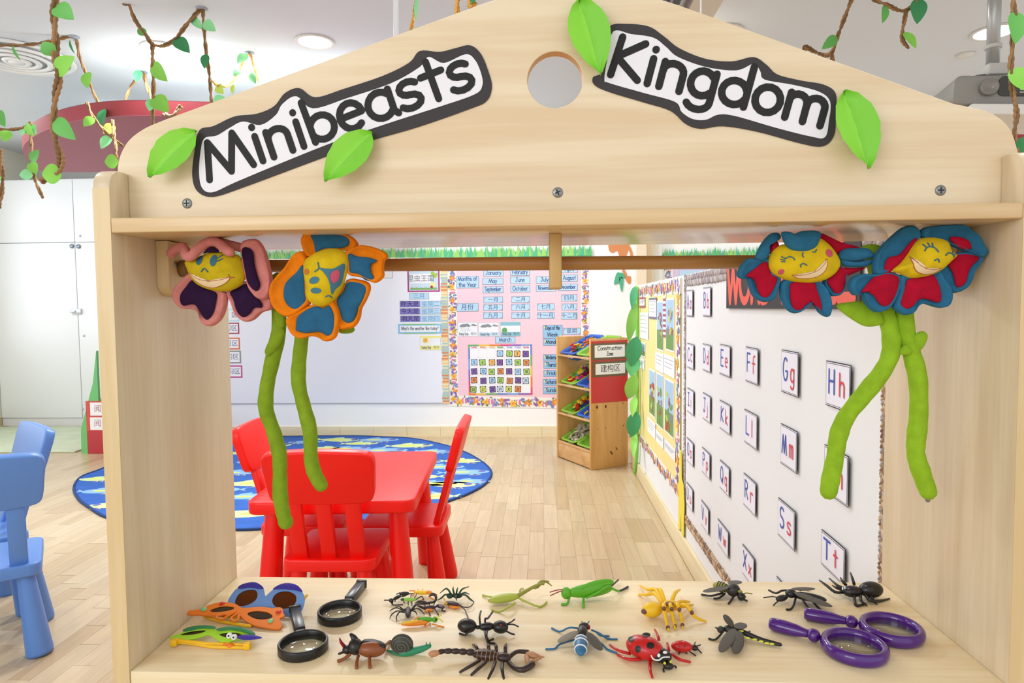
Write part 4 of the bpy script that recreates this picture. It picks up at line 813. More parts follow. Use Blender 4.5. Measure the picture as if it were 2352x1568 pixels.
for t, x0, y0, x1, y1 in LC:
    u0, v0, u1, v1 = rw_box(x0, y0, x1, y1); w = u1-u0; h_ = v1-v0
    o = thing('letter_card', 'white card with black double edge and the letters %s on the word wall' % t, 'card', RW.p((u0+u1)/2, v0, .003), group='alphabet cards on the word wall')
    mb = MB(); K = 8; bow = lambda s: .003 + .003*s*s
    for mi, ins, dn in ((1, 0, 0), (0, .0022, .0006), (1, .0042, .0009), (0, .0054, .0012)):
        for i in range(K):
            a_, b_ = i/K, (i+1)/K; ua_, ub_ = u0+ins+(w-2*ins)*a_, u0+ins+(w-2*ins)*b_
            mb.add([RW.p(ua_, v0+ins, bow(a_)+dn), RW.p(ub_, v0+ins, bow(b_)+dn), RW.p(ub_, v1-ins, bow(b_)+dn), RW.p(ua_, v1-ins, bow(a_)+dn)], [(0, 1, 2, 3)], mi)
    part('card_sheet', mb, [LAV, BLACK], o)
    f2 = Frame(RW.p(u0, v0, bow(0)+.0012), (0, -1, 0), (0, 0, 1)); f2.U = (RW.p(u1, v0, bow(1))-RW.p(u0, v0, bow(0))).normalized()
    mb = MB(); write(mb, f2, t[0], w*.12, h_*.3, h_*.52, .0052, .0005, width=w*.3, caps=8); part('capital_letter', mb, LBLUE, o)
    mb = MB(); write(mb, f2, t[1], w*.56, h_*.3, h_*.48, .005, .001, width=w*(.26 if t[1] not in 'ijlt' else .16), caps=8); part('small_letter', mb, LRED, o)
# yellow long-legged cutout below the board corner
yg = [RW.px(*q) for q in ((1566, 1035), (1570, 1032), (1571, 1100), (1575, 1115), (1577, 1160), (1575, 1235), (1571, 1238), (1569, 1180), (1567, 1215), (1563, 1216), (1564, 1130), (1561, 1115), (1565, 1105))]
part('paper_giraffe', MB().poly(RW, yg, .008, .0105), mat('giraffe_yellow', 'F0DE4A', .6), label='yellow long legged paper cutout below the flowered edging corner', cat='cutout')
# paper beanstalk on the partition's far end
bs = thing('paper_beanstalk', 'green paper beanstalk with big leaves at the far end of the partition', 'paper plant', (XR-.03, 4.5, .12))
BG = [mat('bean_'+k, c, .55) for k, c in (('dark', '3F9E68'), ('lime', '8FD25C'), ('mid', '62BE74'))]
def paper_leaf(name, a, b, w, nrm, m, parent, fold=.3, K=10, **kw):
    a, b, nrm = Vector(a), Vector(b), Vector(nrm).normalized(); d = (b-a).normalized(); x = d.cross(nrm).normalized(); nrm = x.cross(d); V = []
    for i in range(K+1):
        t = i/K; ww = w/2*(sin(pi*t**.8)**.8 if 0 < t < 1 else 0); c = a+(b-a)*t + nrm*((b-a).length*.08*sin(pi*t))
        for j in range(-2, 3): V.append(c + x*(j/2*ww) + nrm*(abs(j/2)*ww*fold))
    mb = MB().add(V, [(i*5+j, i*5+j+1, (i+1)*5+j+1, (i+1)*5+j) for i in range(K) for j in range(4)])
    return part(name, mb, m, parent, **kw)
part('stem', MB().tube([pX(x, y, XR-.022) for x, y in ((1462, 660), (1464, 760), (1463, 850), (1464, 950), (1462, 1050), (1458, 1085))], .012, 8), BG[1], bs)
for (x0, y0, x1, y1, wp, mi) in ((1462, 657, 1455, 712, 26, 0), (1464, 695, 1447, 786, 36, 1), (1467, 772, 1452, 842, 56, 0), (1462, 818, 1452, 864, 52, 2), (1464, 858, 1446, 916, 46, 1), (1462, 910, 1455, 958, 26, 1), (1466, 944, 1452, 1004, 50, 0), (1462, 995, 1458, 1052, 24, 1)):
    a, b = pX(x0-3, y0, XR-.045), pX(x1-3, y1, XR-.075); paper_leaf('leaf', a, b, wp*4.3/F*.62, (-.25, -.95, .1), BG[mi], bs, .2)
# ================================================================== rugs
RUG = mat('rug_blue', '2F62B8', .95, bump=.4, bscale=500, var=.12, vscale=14)
bp = [(170, 1120), (186, 1096), (232, 1078), (330, 1040), (450, 1012), (560, 1004), (660, 1003), (735, 1001), (781, 1001), (830, 1001), (880, 1004), (930, 1006), (975, 1012), (1040, 1028), (1090, 1050), (1127, 1080), (1118, 1108), (1080, 1132), (1028, 1152), (960, 1176), (880, 1190), (760, 1204), (640, 1212), (545, 1217), (430, 1212), (340, 1204), (250, 1190), (205, 1165), (180, 1145)]
rp = [(q.x, min(q.y, YW-.02)) for q in (pZ(x, y, .004) for x, y in bp)]
FLR = Frame((0, 0, 0), (1, 0, 0), (0, 1, 0))
rug = thing('fish_rug', 'blue round-edged rug printed with pale fish and birds beyond the red table', 'rug', (-1.6, 4.35, 0))
rpo = dens(rp, 4)
part('pile', MB().poly(FLR, rpo, .0005, .008), RUG, rug)
part('bound_edge', MB().tube([(u, v, .006) for u, v in rpo+rpo[:1]], .008, 8, cap=False), mat('rug_edge', '1F3F78', .9), rug)
FSH = [mat('print_lime', 'C9DFA0', .95), mat('print_sky', '86B4E2', .95), mat('print_yellow', 'DDE06A', .95), mat('print_purple', '6A6AAE', .95), mat('print_tan', 'D8B78C', .95)]
def fish(px, py, L_, kind, flip=1, rot=0.):
    c = pZ(px, py, .008); mb = MB(); cs, sn = cos(rot), sin(rot)
    T = lambda x, y: (c.x+(x*cs-y*sn)*flip*L_, c.y+(x*sn+y*cs)*L_)
    body = [T(.5*cos(2*pi*i/20)*(1 if cos(2*pi*i/20) > 0 else .95), .2*sin(2*pi*i/20)) for i in range(20)]
    mb.poly(FLR, body, .0086, None, kind); mb.poly(FLR, [T(-.42, 0), T(-.62, .16), T(-.56, .02), T(-.64, -.12)], .0088, None, kind)
    mb.poly(FLR, dens([T(-.05, .12), T(.0, .3), T(-.2, .24), T(-.25, .12)], 4), .0084, None, kind)
    mb.poly(FLR, dens([T(.1, 0), T(-.1, .07), T(-.28, .02), T(-.1, -.06)], 4), .009, None, 2); e = T(.34, .05); mb.disc(FLR, e[0], e[1], .03*L_/.35, .009, 10, 3)
    for k in (.12, .26): mb.poly(FLR, [T(k, -.18), T(k-.06, -.3), T(k, -.26), T(k+.06, -.3)], .0087, None, 4)
    part('fish_print', mb, FSH, rug)
for k, a in enumerate([(781, 1010, .5, 0), (868, 1010, .5, 1), (945, 1023, .5, 0), (1000, 1036, .4, 1), (1065, 1058, .42, 0), (1070, 1084, .45, 1), (1035, 1112, .45, 0), (880, 1034, .55, 1), (800, 1030, .5, 1), (700, 1015, .4, 1), (620, 1022, .5, 0), (975, 1060, .4, 1), (960, 1095, .4, 0), (940, 1132, .45, 1), (880, 1160, .4, 0),
                       (600, 1060, .5, 1), (580, 1110, .45, 0), (570, 1140, .4, 1), (560, 1180, .45, 0), (225, 1100, .35, 0), (240, 1127, .4, 1), (255, 1160, .36, 0), (560, 1040, .4, 2), (830, 1018, .4, 0), (905, 1040, .45, 0), (1015, 1072, .45, 1), (1000, 1110, .4, 1), (990, 1140, .4, 0), (1080, 1105, .36, 1), (640, 1040, .4, 0), (740, 1030, .45, 0), (545, 1085, .4, 1), (300, 1075, .4, 1), (330, 1110, .4, 0), (330, 1150, .4, 1), (370, 1180, .38, 0), (390, 1060, .42, 0), (420, 1100, .4, 1), (430, 1140, .4, 0), (460, 1185, .38, 1), (470, 1035, .45, 1), (490, 1070, .4, 0), (500, 1125, .4, 1), (660, 1085, .4, 0), (680, 1130, .4, 1), (760, 1090, .4, 0), (780, 1150, .4, 1), (860, 1100, .4, 1)]):
    fish(a[0], a[1], a[2]*.7, a[3] if a[3] < 2 else 0, 1 if k % 3 or k < 8 else -1, (-.08, .05, .12)[k % 3])
q0, q1 = pZ(0, 1042, 0), pZ(186, 1040, 0)
part('pale_green_mat', MB().poly(FLR, [(-5.2, 4.86), (q1.x-.06, 4.9), (q1.x-.06, 5.98), (-5.2, 5.98)], .0005, .012), mat('mat_green', 'D3DDC0', .9, bump=.3, bscale=60, var=.1, vscale=6), bev=.003, label='pale green play mat in front of the white cupboard', cat='mat')
# ================================================================== children's chairs and table
def chair(m):
    t = thing('childrens_chair', 'x', 'chair')
    f = Frame((0, 0, 0), (1, 0, 0), (0, 1, 0))
    part('seat', MB().poly(f, rrect(-.15, 0, .15, .31, .035), .262, .302), m, t, .006, 3, local=True)
    bw = .172; lean = .27; fb_ = Frame((0, .028, .30), (1, 0, 0), (0, -sin(lean), cos(lean)))
    for x in (-.092, 0, .092): part('back_slat', MB().rect(fb_, x-.024, -.01, x+.024, .245, -.011, .011), m, t, .003, local=True)
    part('backrest', MB().poly(fb_, dens([(-.145, .212), (-.09, .206), (0, .204), (.09, .206), (.145, .212), (.163, .235), (.17, .30), (.173, .352), (.155, .378), (.09, .384), (0, .386), (-.09, .384), (-.155, .378), (-.173, .352), (-.17, .30), (-.163, .235)], 3), -.016, .016), m, t, .006, 3, local=True)
    for sx in (-1, 1):
        for y, dy in ((.045, -.03), (.265, .035)):
            a = Vector((sx*.105, y, .265)); b = Vector((sx*.135, y+dy, .0)); M = basis(b-a); Mx = Matrix(M).transposed()
            part('leg', MB().lathe(a, [(.024, 0), (.0245, .01), (.038, (b-a).length-.012), (.036, (b-a).length-.001)], 20, Mx), m, t, local=True)
    return t
RED = mat('red_plastic', 'F61208', .36, spec=.4, bump=.05, bscale=400); BLU = mat('blue_plastic', '5C8AD2', .38, bump=.05, bscale=400)
rc = chair(RED); bc = chair(BLU)
def put(c, x, y, rz, label, group): c.location = (x, y, 0); c.rotation_euler = (0, 0, rz); c['label'] = label; c['group'] = group
GR, GBL = 'red plastic chairs at the red table', 'blue plastic chairs'
put(rc, -.690, 2.012, .03, 'red plastic chair with its back towards the play stand, tucked under the table', GR)
put(dup(rc), -.375, 2.482, pi/2+.02, 'red plastic chair at the table side nearer the pine shelf', GR)
put(dup(rc), -1.06, 2.482, -pi/2+.02, 'red plastic chair at the table side nearer the blue chairs', GR)
put(bc, -1.725, 1.886, .65, 'blue plastic chair with its back towards the play stand, beside its left panel', GBL)
put(dup(bc), -1.99, 2.35, 2.5, 'blue plastic chair standing side-on behind another blue chair', GBL)
for o in (rc, bc): bpy.context.view_layer.update()
tb = thing('childrens_table', 'low red plastic table with rounded corners and thick tapered legs', 'table', (-.715, 2.43, 0), .06)
ft = Frame((0, 0, 0), (1, 0, 0), (0, 1, 0))
part('table_top', MB().poly(ft, rrect(-.275, -.375, .275, .365, .04), .435, .478), RED, tb, .007, 3, local=True)
for sx in (-1, 1):
    for sy in (-1, 1):
        a = Vector((sx*.205, sy*.295, .436)); b = Vector((sx*.232, sy*.325, 0)); part('leg', MB().lathe(a, [(.03, 0), (.031, .01), (.043, (b-a).length-.012), (.041, (b-a).length-.001)], 20, Matrix(basis(b-a)).transposed()), RED, tb, local=True)
# ================================================================== pine shelf with toy bins
SANG = radians(-61); E1 = Vector((cos(SANG), sin(SANG), 0)); E2 = Vector((-sin(SANG), cos(SANG), 0)); B0 = Vector((.318, 4.36, 0)); A0 = B0-E1*.455
PINE = wood('pine', 'DDAE6A', 'CB9654', 2, .45, contrast=.7, streak=14, seed=2); PINEX = wood('pine_rail', 'D9B07A', 'C2905A', 1, .5, contrast=.7, streak=16)
sh = thing('pine_shelf', 'pine bin shelf holding tilted toy trays in the corner by the partition', 'shelf', A0, SANG)
SH = .885
part('side_panel', MB().span((0, 0, 0), (.018, .305, SH)), PINE, sh, .003, local=True); part('side_panel', MB().span((.437, 0, 0), (.455, .305, SH)), PINE, sh, .003, local=True)
part('bottom_rail', MB().span((.018, .004, .008), (.437, .022, .118)), PINEX, sh, .002, local=True)
part('back_rail', MB().span((.018, .283, .1), (.437, .3, .2)), PINEX, sh, .002, local=True)
TZ = (.128, .335, .545, .757)
for z in TZ:
    part('front_rail', MB().span((.018, .0, z-.012), (.437, .022, z)), PINEX, sh, .002, local=True)
    part('rear_rail', MB().span((.018, .27, z+.118), (.437, .29, z+.130)), PINEX, sh, .002, local=True)
SF = Frame(B0, E2, (0, 0, 1)); c9 = crop(1230, 740, .2424)
mb = MB(); uv = [SF.px(*c9(*q)) for q in ((508, 182), (880, 165), (898, 742), (522, 770))]; uv = [(min(max(u, .004), .301), v) for u, v in uv]
part('red_sheet', MB().poly(SF, uv, .0005, .0015), mat('red_laminate', 'C7332B', .22), sh)
for (r, wr, t) in (((530, 195, 868, 352), (558, 214, 844, 330), 'en'), ((537, 365, 866, 512), (566, 388, 846, 490), 'cn')):
    b = [SF.px(*c9(r[0], (r[1]+r[3])/2))[0], SF.px(*c9((r[0]+r[2])/2, r[3]))[1], SF.px(*c9(r[2], (r[1]+r[3])/2))[0], SF.px(*c9((r[0]+r[2])/2, r[1]))[1]]
    w = [SF.px(*c9(wr[0], (wr[1]+wr[3])/2))[0], SF.px(*c9((wr[0]+wr[2])/2, wr[3]))[1], SF.px(*c9(wr[2], (wr[1]+wr[3])/2))[0], SF.px(*c9((wr[0]+wr[2])/2, wr[1]))[1]]
    lb = part('zone_label', MB().rect(SF, *b, .0018, .003, 0).rect(SF, *w, .003, .0034, 1), [mat('olive_frame', '6A5A3A', .6), mat('label_white', 'F0EEE8', .4)], sh)
    if t == 'en':
        mb = MB(); wd_ = w[2]-w[0]
        for ln, vv in (('Construction', .6), ('Zone', .14)): write(mb, SF, ln, (w[0]+w[2])/2, w[1]+(w[3]-w[1])*vv, .026, .0042, .0037, sx=.88 if ln == 'Zone' else wd_*.82/(text_w(ln)*.026), centre=True)
        part('lettering', mb, BLACK, lb)
    else: font_text('lettering', SF, '建构区', (w[0]+w[2])/2, (w[1]+w[3])/2, .055, BLACK, lb, .0037)
for px, py, r, ry in ((583, 803, .009, .012), (665, 797, .008, .011), (835, 977, .005, .006), (718, 1235, .006, .018), (768, 1195, .004, .014), (590, 1013, .003, .004), (663, 1003, .003, .005), (828, 765, .004, .005), (855, 1208, .003, .003), (540, 835, .003, .003)):
    u, v = SF.px(*c9(px, py)); part('knot', MB().disc(SF, min(max(u, .012), .29), v, r, .0007, 14, 0, ry, .6 if py > 1190 else 0), mat('knot_brown', '5E3818', .6), sh)
GRN = mat('bin_green', '86B83A', .35); BLB = mat('bin_blue', '3464C4', .35)
def tray(m):
    t = thing('toy_bin', 'x', 'bin')
    def ring(w, l, r, z): return [(u, v, z) for u, v in rrect(-w/2, -l/2, w/2, l/2, r, 4)]
    rings = [ring(.150, .225, .03, -.075), ring(.186, .262, .03, -.008), ring(.203, .290, .03, -.008), ring(.203, .290, .03, 0), ring(.184, .262, .026, 0), ring(.178, .252, .026, -.012), ring(.146, .22, .026, -.071)]
    n = len(rings[0]); V = [q for r_ in rings for q in r_]
    Fc = [(i*n+j, i*n+(j+1) % n, (i+1)*n+(j+1) % n, (i+1)*n+j) for i in range(len(rings)-1) for j in range(n)] + [tuple(reversed(range(n))), tuple(range((len(rings)-1)*n, len(rings)*n))]
    part('tub', MB().add(V, Fc), m, t, local=True)
    part('label_holder', MB().box((0, -.128, -.035), (.06, .004, .028), Matrix.Rotation(-.25, 3, 'X')), mat('holder_grey', 'D8DAD6', .5), t, local=True)
    return t
gt, bt = tray(GRN), tray(BLB)
TILT = atan2(.130, .27); used = set()
toy_m = [mat('toy_'+k, c, .3) for k, c in (('red', 'C8201E'), ('yellow', 'EDBE1E'), ('blue', '1E4FB0'), ('green', '1E7A3E'), ('orange', 'E2621E'))]
toy_p = [mat('toyp_'+k, c, .3) for k, c in (('magenta', 'B0269A'), ('cyan', '58B8D4'), ('red', 'D6301E'), ('yellow', 'F2C224'), ('lime', '9AD02E'))]
toy_w = [mat('toyw_'+k, c, .6) for k, c in (('sand', 'D0C2AC'), ('ash', 'BDAE98'))]
cname = {'red': 'red', 'yellow': 'yellow', 'blue': 'blue', 'green': 'dark green', 'orange': 'orange', 'magenta': 'magenta', 'cyan': 'cyan', 'lime': 'lime', 'sand': 'sand coloured', 'ash': 'ash coloured'}
def toy_mesh(kind, m):
    mb = MB()
    if kind == 'link': mb.tube([(.017*cos(a), .017*sin(a), 0) for a in [i*pi*1.4/8 for i in range(9)]], .0055, 6)
    elif kind == 'block': mb.box((0, 0, 0), (.045, .022, .018)).lathe((-.011, 0, .009), [(.006, 0), (.006, .006)], 8).lathe((.011, 0, .009), [(.006, 0), (.006, .006)], 8)
    elif kind == 'gear':
        f = Frame((0, 0, -.005), (1, 0, 0), (0, 1, 0)); mb.poly(f, [((.019 if i % 4 < 2 else .013)*cos(i*pi/12), (.019 if i % 4 < 2 else .013)*sin(i*pi/12)) for i in range(24)], 0, .01)
    else: f = Frame((0, 0, -.004), (1, 0, 0), (0, 1, 0)); mb.poly(f, [(.03*cos(a), .03*sin(a)) for a in [i*pi/10 for i in range(11)]]+[(.016*cos(a), .016*sin(a)) for a in [pi-i*pi/8 for i in range(9)]], 0, .008)
    return mb.mesh('toy_'+kind, [m])
cache = {}
ordn = {3: 'top', 2: 'second', 1: 'third', 0: 'lowest'}
for tier in range(4):
    for colm in range(2):
        col_ = {(3, 0): 'blue', (3, 1): 'green', (2, 0): 'green', (2, 1): 'blue', (1, 0): 'green', (1, 1): 'blue', (0, 0): 'green', (0, 1): 'green'}[(tier, colm)]
        src = gt if col_ == 'green' else bt; o = src if col_ not in used else dup(src); used.add(col_)
        lx = .121+.213*colm; z = TZ[tier]
        Ml = Matrix.Translation(A0) @ Matrix.Rotation(SANG, 4, 'Z') @ Matrix.Translation((lx, .146, z+.065+.012)) @ Matrix.Rotation(TILT, 4, 'X')
        o.matrix_basis = Ml
        props(o, '%s plastic toy bin on the %s tier of the pine shelf%s' % (col_, ordn[tier], '' if tier else (', near the label panel' if colm else ', filled with wood')), 'bin', 'toy bins in the pine shelf')
        if tier == 0 and colm: continue
        r_ = random.Random(tier*7+colm); kinds, ms = {3: (('link', 'link', 'gear'), toy_m), 2: (('block', 'block', 'link'), toy_p), 1: (('gear', 'gear', 'block'), toy_m), 0: (('arch', 'arch', 'plank'), toy_w)}[tier]
        for i in range(38 if colm == 0 else 22):
            kd = r_.choice(kinds); m_ = r_.choice(ms); key = (kd, m_.name)
            if key not in cache: cache[key] = toy_mesh('block' if kd == 'plank' else kd if kd != 'arch' else 'arch', m_)
            tob = bpy.data.objects.new('toy_piece', cache[key]); COL.objects.link(tob)
            u = r_.uniform(-.06, .06); v = r_.uniform(-.095, .095); hz = -.05+ (i/38)*.062 + .016*(1-abs(v)/.1)
            if abs(u) > .05 or abs(v) > .085: hz = min(hz, -.012)
            tob.matrix_basis = Ml @ Matrix.Translation((u, v, hz)) @ Matrix.Rotation(r_.uniform(0, 6.3), 4, 'Z') @ Matrix.Rotation(r_.uniform(-.6, .6), 4, 'X') @ Matrix.Rotation(r_.uniform(-.5, .5), 4, 'Y')
            cn = cname[m_.name.split('_')[1]]
            what = {'link': 'curved link', 'gear': 'gear', 'block': 'building block', 'arch': 'wooden arch', 'plank': 'wooden block'}[kd]
            props(tob, '%s %s in the %s bin on the %s tier' % (cn, what, col_, ordn[tier]), 'toy', 'toys in the pine shelf bins')
# ================================================================== red and green display stand at the far left
ds = thing('display_stand', 'red display stand with green sloping side and white labels on the floor', 'stand', pZ(200, 1043, 0))
YS = 4.86; FS = Frame((0, YS, 0), (1, 0, 0), (0, 0, 1)); S = lambda x, y: FS.px(x, y)
xa, zb = S(196, 921); xb = xa+.42
part('red_box', MB().span((xa, YS, 0), (xb, YS+.3, zb)), mat('stand_red', 'BC3A44', .5), ds, .003)
part('green_side', MB().poly(FS, [(S(186, 1040)[0], 0.0), (xa+.1, 0), (xa+.1, S(215, 880)[1]+.25), (S(212, 880)[0], S(212, 880)[1]), S(185, 985)], -.03, -.005), mat('stand_green', '6FBE74', .5), ds)
for y0, y1 in ((924, 954), (958, 987)):
    u0, v1_ = S(207, y0); v0_ = S(207, y1)[1]
    lb = part('white_label', MB().rect(FS, u0-.03, v0_-.007, u0+.27, v1_+.006, .001, .002, 0).rect(FS, u0, v0_, u0+.24, v1_, .002, .003, 1), [mat('label_red', 'D2544A', .5), WHITE], ds)
    font_text('lettering', FS, '阅读区', u0+.12, (v0_+v1_)/2, .06, mat('label_pinkink', 'B06A7A', .6), lb, .0035)
# ================================================================== plush flowers hanging under the shelf
def plushm(key, c): return mat(key, c, .9, spec=.15, bump=.5, bscale=900, sheen=.6, var=.16, vscale=70)
PLM = dict(pink=plushm('plush_pink', 'D5857F'), purple=plushm('plush_purple', '2E1538'), orange=plushm('plush_orange', 'F08412'), blue=plushm('plush_blue', '2C6488'), teal=plushm('plush_teal', '2E6E92'), red=plushm('plush_red', 'B00F2E'), yellow=plushm('plush_yellow', 'DDBE1E'), mustard=plushm('plush_mustard', 'C9B01C'), green=plushm('plush_green', '86A428'), lime=plushm('plush_lime', '97C02C'))
THREAD = mat('thread_blue', '2A6680', .7); CREAM = mat('felt_cream', 'E6CDA4', .8); LIP = mat('thread_brown', 'B0603E', .7); ROSE = mat('felt_rose', 'C8506A', .8)
class Pillow:
    def __init__(s, fr, pts, n0, T, rim=False, Tb=None, tilt=(0, 0), smooth=4):
        s.fr = fr; s.o = cat(pts, smooth, True); s.n0 = n0; s.T = T; s.Tb = T*.8 if Tb is None else Tb; s.rim = rim; s.tilt = tilt
        k = len(s.o); A = 0; cx = cy = 0
        for i in range(k):
            (x0, y0), (x1, y1) = s.o[i], s.o[(i+1) % k]; c = x0*y1-x1*y0; A += c; cx += (x0+x1)*c; cy += (y0+y1)*c
        s.c = (cx/(3*A), cy/(3*A)) if abs(A) > 1e-12 else s.o[0]
        if A < 0: s.o = s.o[::-1]
    def prof(s, t):
        if s.rim: return sqrt(max(0, 1-((t-.87)/.13)**2)) if t > .87 else .3+.7*((t/.87)**7)
        return max(0, 1-t*t)**.5
    def off(s, u, v): return s.n0 + s.tilt[0]*(u-s.c[0]) + s.tilt[1]*(v-s.c[1])
    def mesh(s, mi=0, mb=None):
        mb = mb or MB(); k = len(s.o); ts = [1, .985, .95, .9, .82, .74, .6, .4, .2]; V = []
        for sgn, TT, seq in ((1, s.T, ts), (-1, s.Tb, ts[1:])):
            for t in seq:
                for u, v in s.o:
                    uu, vv = s.c[0]+(u-s.c[0])*t, s.c[1]+(v-s.c[1])*t; V.append(s.fr.p(uu, vv, s.off(uu, vv)+sgn*TT*s.prof(t)))
        ci = len(V); V += [s.fr.p(*s.c, s.off(*s.c)+s.T*s.prof(0)), s.fr.p(*s.c, s.off(*s.c)-s.Tb*s.prof(0))]
        Fc = []; nf = len(ts)
        for r in range(nf-1):
            for j in range(k): Fc.append((r*k+j, r*k+(j+1) % k, (r+1)*k+(j+1) % k, (r+1)*k+j))
        for j in range(k): Fc.append(((nf-1)*k+j, (nf-1)*k+(j+1) % k, ci))
        b0 = nf
        for j in range(k): Fc.append(((j+1) % k, j, b0*k+j, b0*k+(j+1) % k))
        for r in range(b0, b0+nf-2):
            for j in range(k): Fc.append((r*k+(j+1) % k, r*k+j, (r+1)*k+j, (r+1)*k+(j+1) % k))
        e = b0+nf-2
        for j in range(k): Fc.append((e*k+(j+1) % k, e*k+j, ci+1))
        return mb.add(V, Fc, mi)
    def surf(s, u, v, lift=.0008):
        a = atan2(v-s.c[1], u-s.c[0]); rb = 1e-9; d = Vector((cos(a), sin(a))); k = len(s.o)
        for i in range(k):
            p, q = s.o[i], s.o[(i+1) % k]; ex, ey = q[0]-p[0], q[1]-p[1]; den = d.x*ey-d.y*ex
            if abs(den) < 1e-12: continue
            t = ((p[0]-s.c[0])*ey-(p[1]-s.c[1])*ex)/den; w = ((p[0]-s.c[0])*d.y-(p[1]-s.c[1])*d.x)/den
            if t > 0 and -1e-6 <= w <= 1+1e-6: rb = max(rb, t)
        t = min(1, sqrt((u-s.c[0])**2+(v-s.c[1])**2)/rb)
        return s.fr.p(u, v, s.off(u, v)+s.T*s.prof(t)+lift)
    def patch(s, pts, lift=.0008, smooth=4):        # filled shape lying on the surface
        o = cat(pts, smooth, True) if smooth else pts; k = len(o); c = (sum(p[0] for p in o)/k, sum(p[1] for p in o)/k); V = []
        for t in (1, .8, .55, .3):
            for u, v in o: V.append(s.surf(c[0]+(u-c[0])*t, c[1]+(v-c[1])*t, lift))
        V.append(s.surf(*c, lift)); n = len(V)-1
        Fc = [(r*k+j, r*k+(j+1) % k, (r+1)*k+(j+1) % k, (r+1)*k+j) for r in range(3) for j in range(k)] + [(3*k+j, 3*k+(j+1) % k, n) for j in range(k)]
        return MB().add(V, Fc)
    def line(s, pts, r=.0009, n=6):
        return MB().tube([s.surf(u, v, r*.4) for u, v in cat(pts, 4)], r, 6)
def plush(label, f, Y, petals, face, facec, T=.018, tilt=(0, 0)):
    fr = Frame((0, Y, 0), (1, 0, 0), (0, 0, 1)); pp = lambda pts: [fr.px(*f(*q)) for q in pts]
    c = fr.px(*f(*face[0])); t = thing('plush_flower', label, 'soft toy', fr.p(*c), group='plush flowers hanging under the shelf')
    for k, (oc, outer, ic, inner, n) in enumerate(petals):
        pet = None
        if outer:
            P = Pillow(fr, pp(outer), n, .0085, rim=bool(inner)); pet = part('petal', P.mesh(), PLM[oc], t)
        if inner:
            part('petal_lining' if pet else 'petal', Pillow(fr, pp(inner), n+.0054, .0042, Tb=.002).mesh(), PLM[ic], pet or t)
    Fp = Pillow(fr, pp(face), .008, T, Tb=.012, tilt=tilt); part('face', Fp.mesh(), PLM[facec], t)
    return t, fr, pp, Fp, [o for o in t.children if o.name.startswith('face')][0]
def stem(t, pts, Y0, Y1, rpx, m, leafs=()):
    q = []; n = len(pts)
    for i, (x, y) in enumerate(pts): q.append(tuple(pY(x, y, Y0+(Y1-Y0)*i/(n-1))))
    q = cat(q, 5); R_ = [rpx*Y0/F*(1+.025*sin(i*1.7)+.04*sin(i*.6)) for i in range(len(q))]
    part('stem', MB().tube(q, R_, 14), PLM[m], t)
    fr = Frame((0, Y0-.012, 0), (1, 0, 0), (0, 0, 1))
    for lf in leafs: part('leaf', Pillow(fr, [fr.px(*z) for z in lf], 0, .006).mesh(), PLM[m], t)
f1 = crop(370, 520, .1594)
t, fr, pp, Fp, fo = plush('pink and dark purple plush flower with a winking yellow face', f1, .90, [
    ('pink', [(350, 560), (400, 420), (470, 560), (430, 680), (360, 640)], 'purple', None, -.006),
    ('pink', [(600, 300), (720, 190), (850, 165), (1000, 200), (1190, 260), (1200, 380), (1000, 330), (850, 300), (700, 360)], None, None, -.002),
    ('pink', [(470, 680), (380, 700), (280, 800), (190, 900), (170, 1000), (220, 1110), (310, 1180), (420, 1190), (510, 1210), (570, 1270), (600, 1370), (660, 1430), (760, 1430), (870, 1340), (940, 1180), (960, 1000), (930, 940), (700, 850)], 'purple', [(490, 770), (380, 880), (310, 980), (305, 1080), (350, 1140), (460, 1120), (530, 1140), (590, 1230), (640, 1310), (700, 1340), (770, 1260), (810, 1130), (820, 950), (650, 880)], 0),
    ('pink', [(940, 940), (1000, 1100), (1060, 1260), (1150, 1350), (1230, 1375), (1330, 1340), (1440, 1240), (1540, 1210), (1600, 1170), (1600, 1050), (1480, 1000), (1300, 850), (1230, 780), (1050, 850)], 'purple', [(1000, 940), (1050, 1060), (1090, 1200), (1150, 1290), (1210, 1305), (1290, 1250), (1350, 1170), (1460, 1165), (1440, 1080), (1340, 980), (1270, 850), (1230, 800), (1120, 880)], -.004),
    ('pink', [(1190, 240), (1300, 185), (1420, 200), (1510, 330), (1580, 560), (1620, 780), (1600, 980), (1520, 1050), (1420, 1040), (1340, 960), (1280, 850), (1230, 620), (1190, 400)], 'purple', [(1200, 330), (1290, 310), (1370, 380), (1390, 550), (1440, 740), (1470, 840), (1440, 920), (1380, 920), (1290, 820), (1250, 650), (1220, 480)], .004)],
    [(395, 520), (420, 600), (470, 720), (560, 830), (700, 900), (860, 935), (1020, 930), (1160, 870), (1250, 760), (1240, 620), (1200, 480), (1150, 420), (1050, 400), (900, 370), (780, 375), (700, 400), (600, 440), (480, 470)], 'mustard')
part('curled_petal', MB().tube(cat([tuple(fr.p(*fr.px(*f1(*q)), n)) for q, n in (((120, 385), -.004), ((210, 340), .002), ((330, 305), .008), ((430, 345), .016), ((500, 440), .024), ((580, 445), .026), ((660, 340), .022), ((740, 255), .016), ((850, 235), .014), ((960, 290), .018), ((1060, 365), .022), ((1110, 390), .022))], 5), .0066, 12), PLM['pink'], t)
part('curled_petal_lining', Pillow(fr, pp([(690, 400), (800, 310), (920, 360), (880, 390), (760, 390)]), .016, .004).mesh(), PLM['purple'], t)  # small purple lining patch inside the curled petal
for c, rx, ry in (((665, 500), 44, 70), ((876, 506), 46, 84)): part('eye', Fp.patch(pp(circ(*c, rx, 14, ry)), smooth=0), THREAD, fo)
part('nose', Fp.line(pp([(715, 662), (760, 620), (810, 668)])), THREAD, fo)
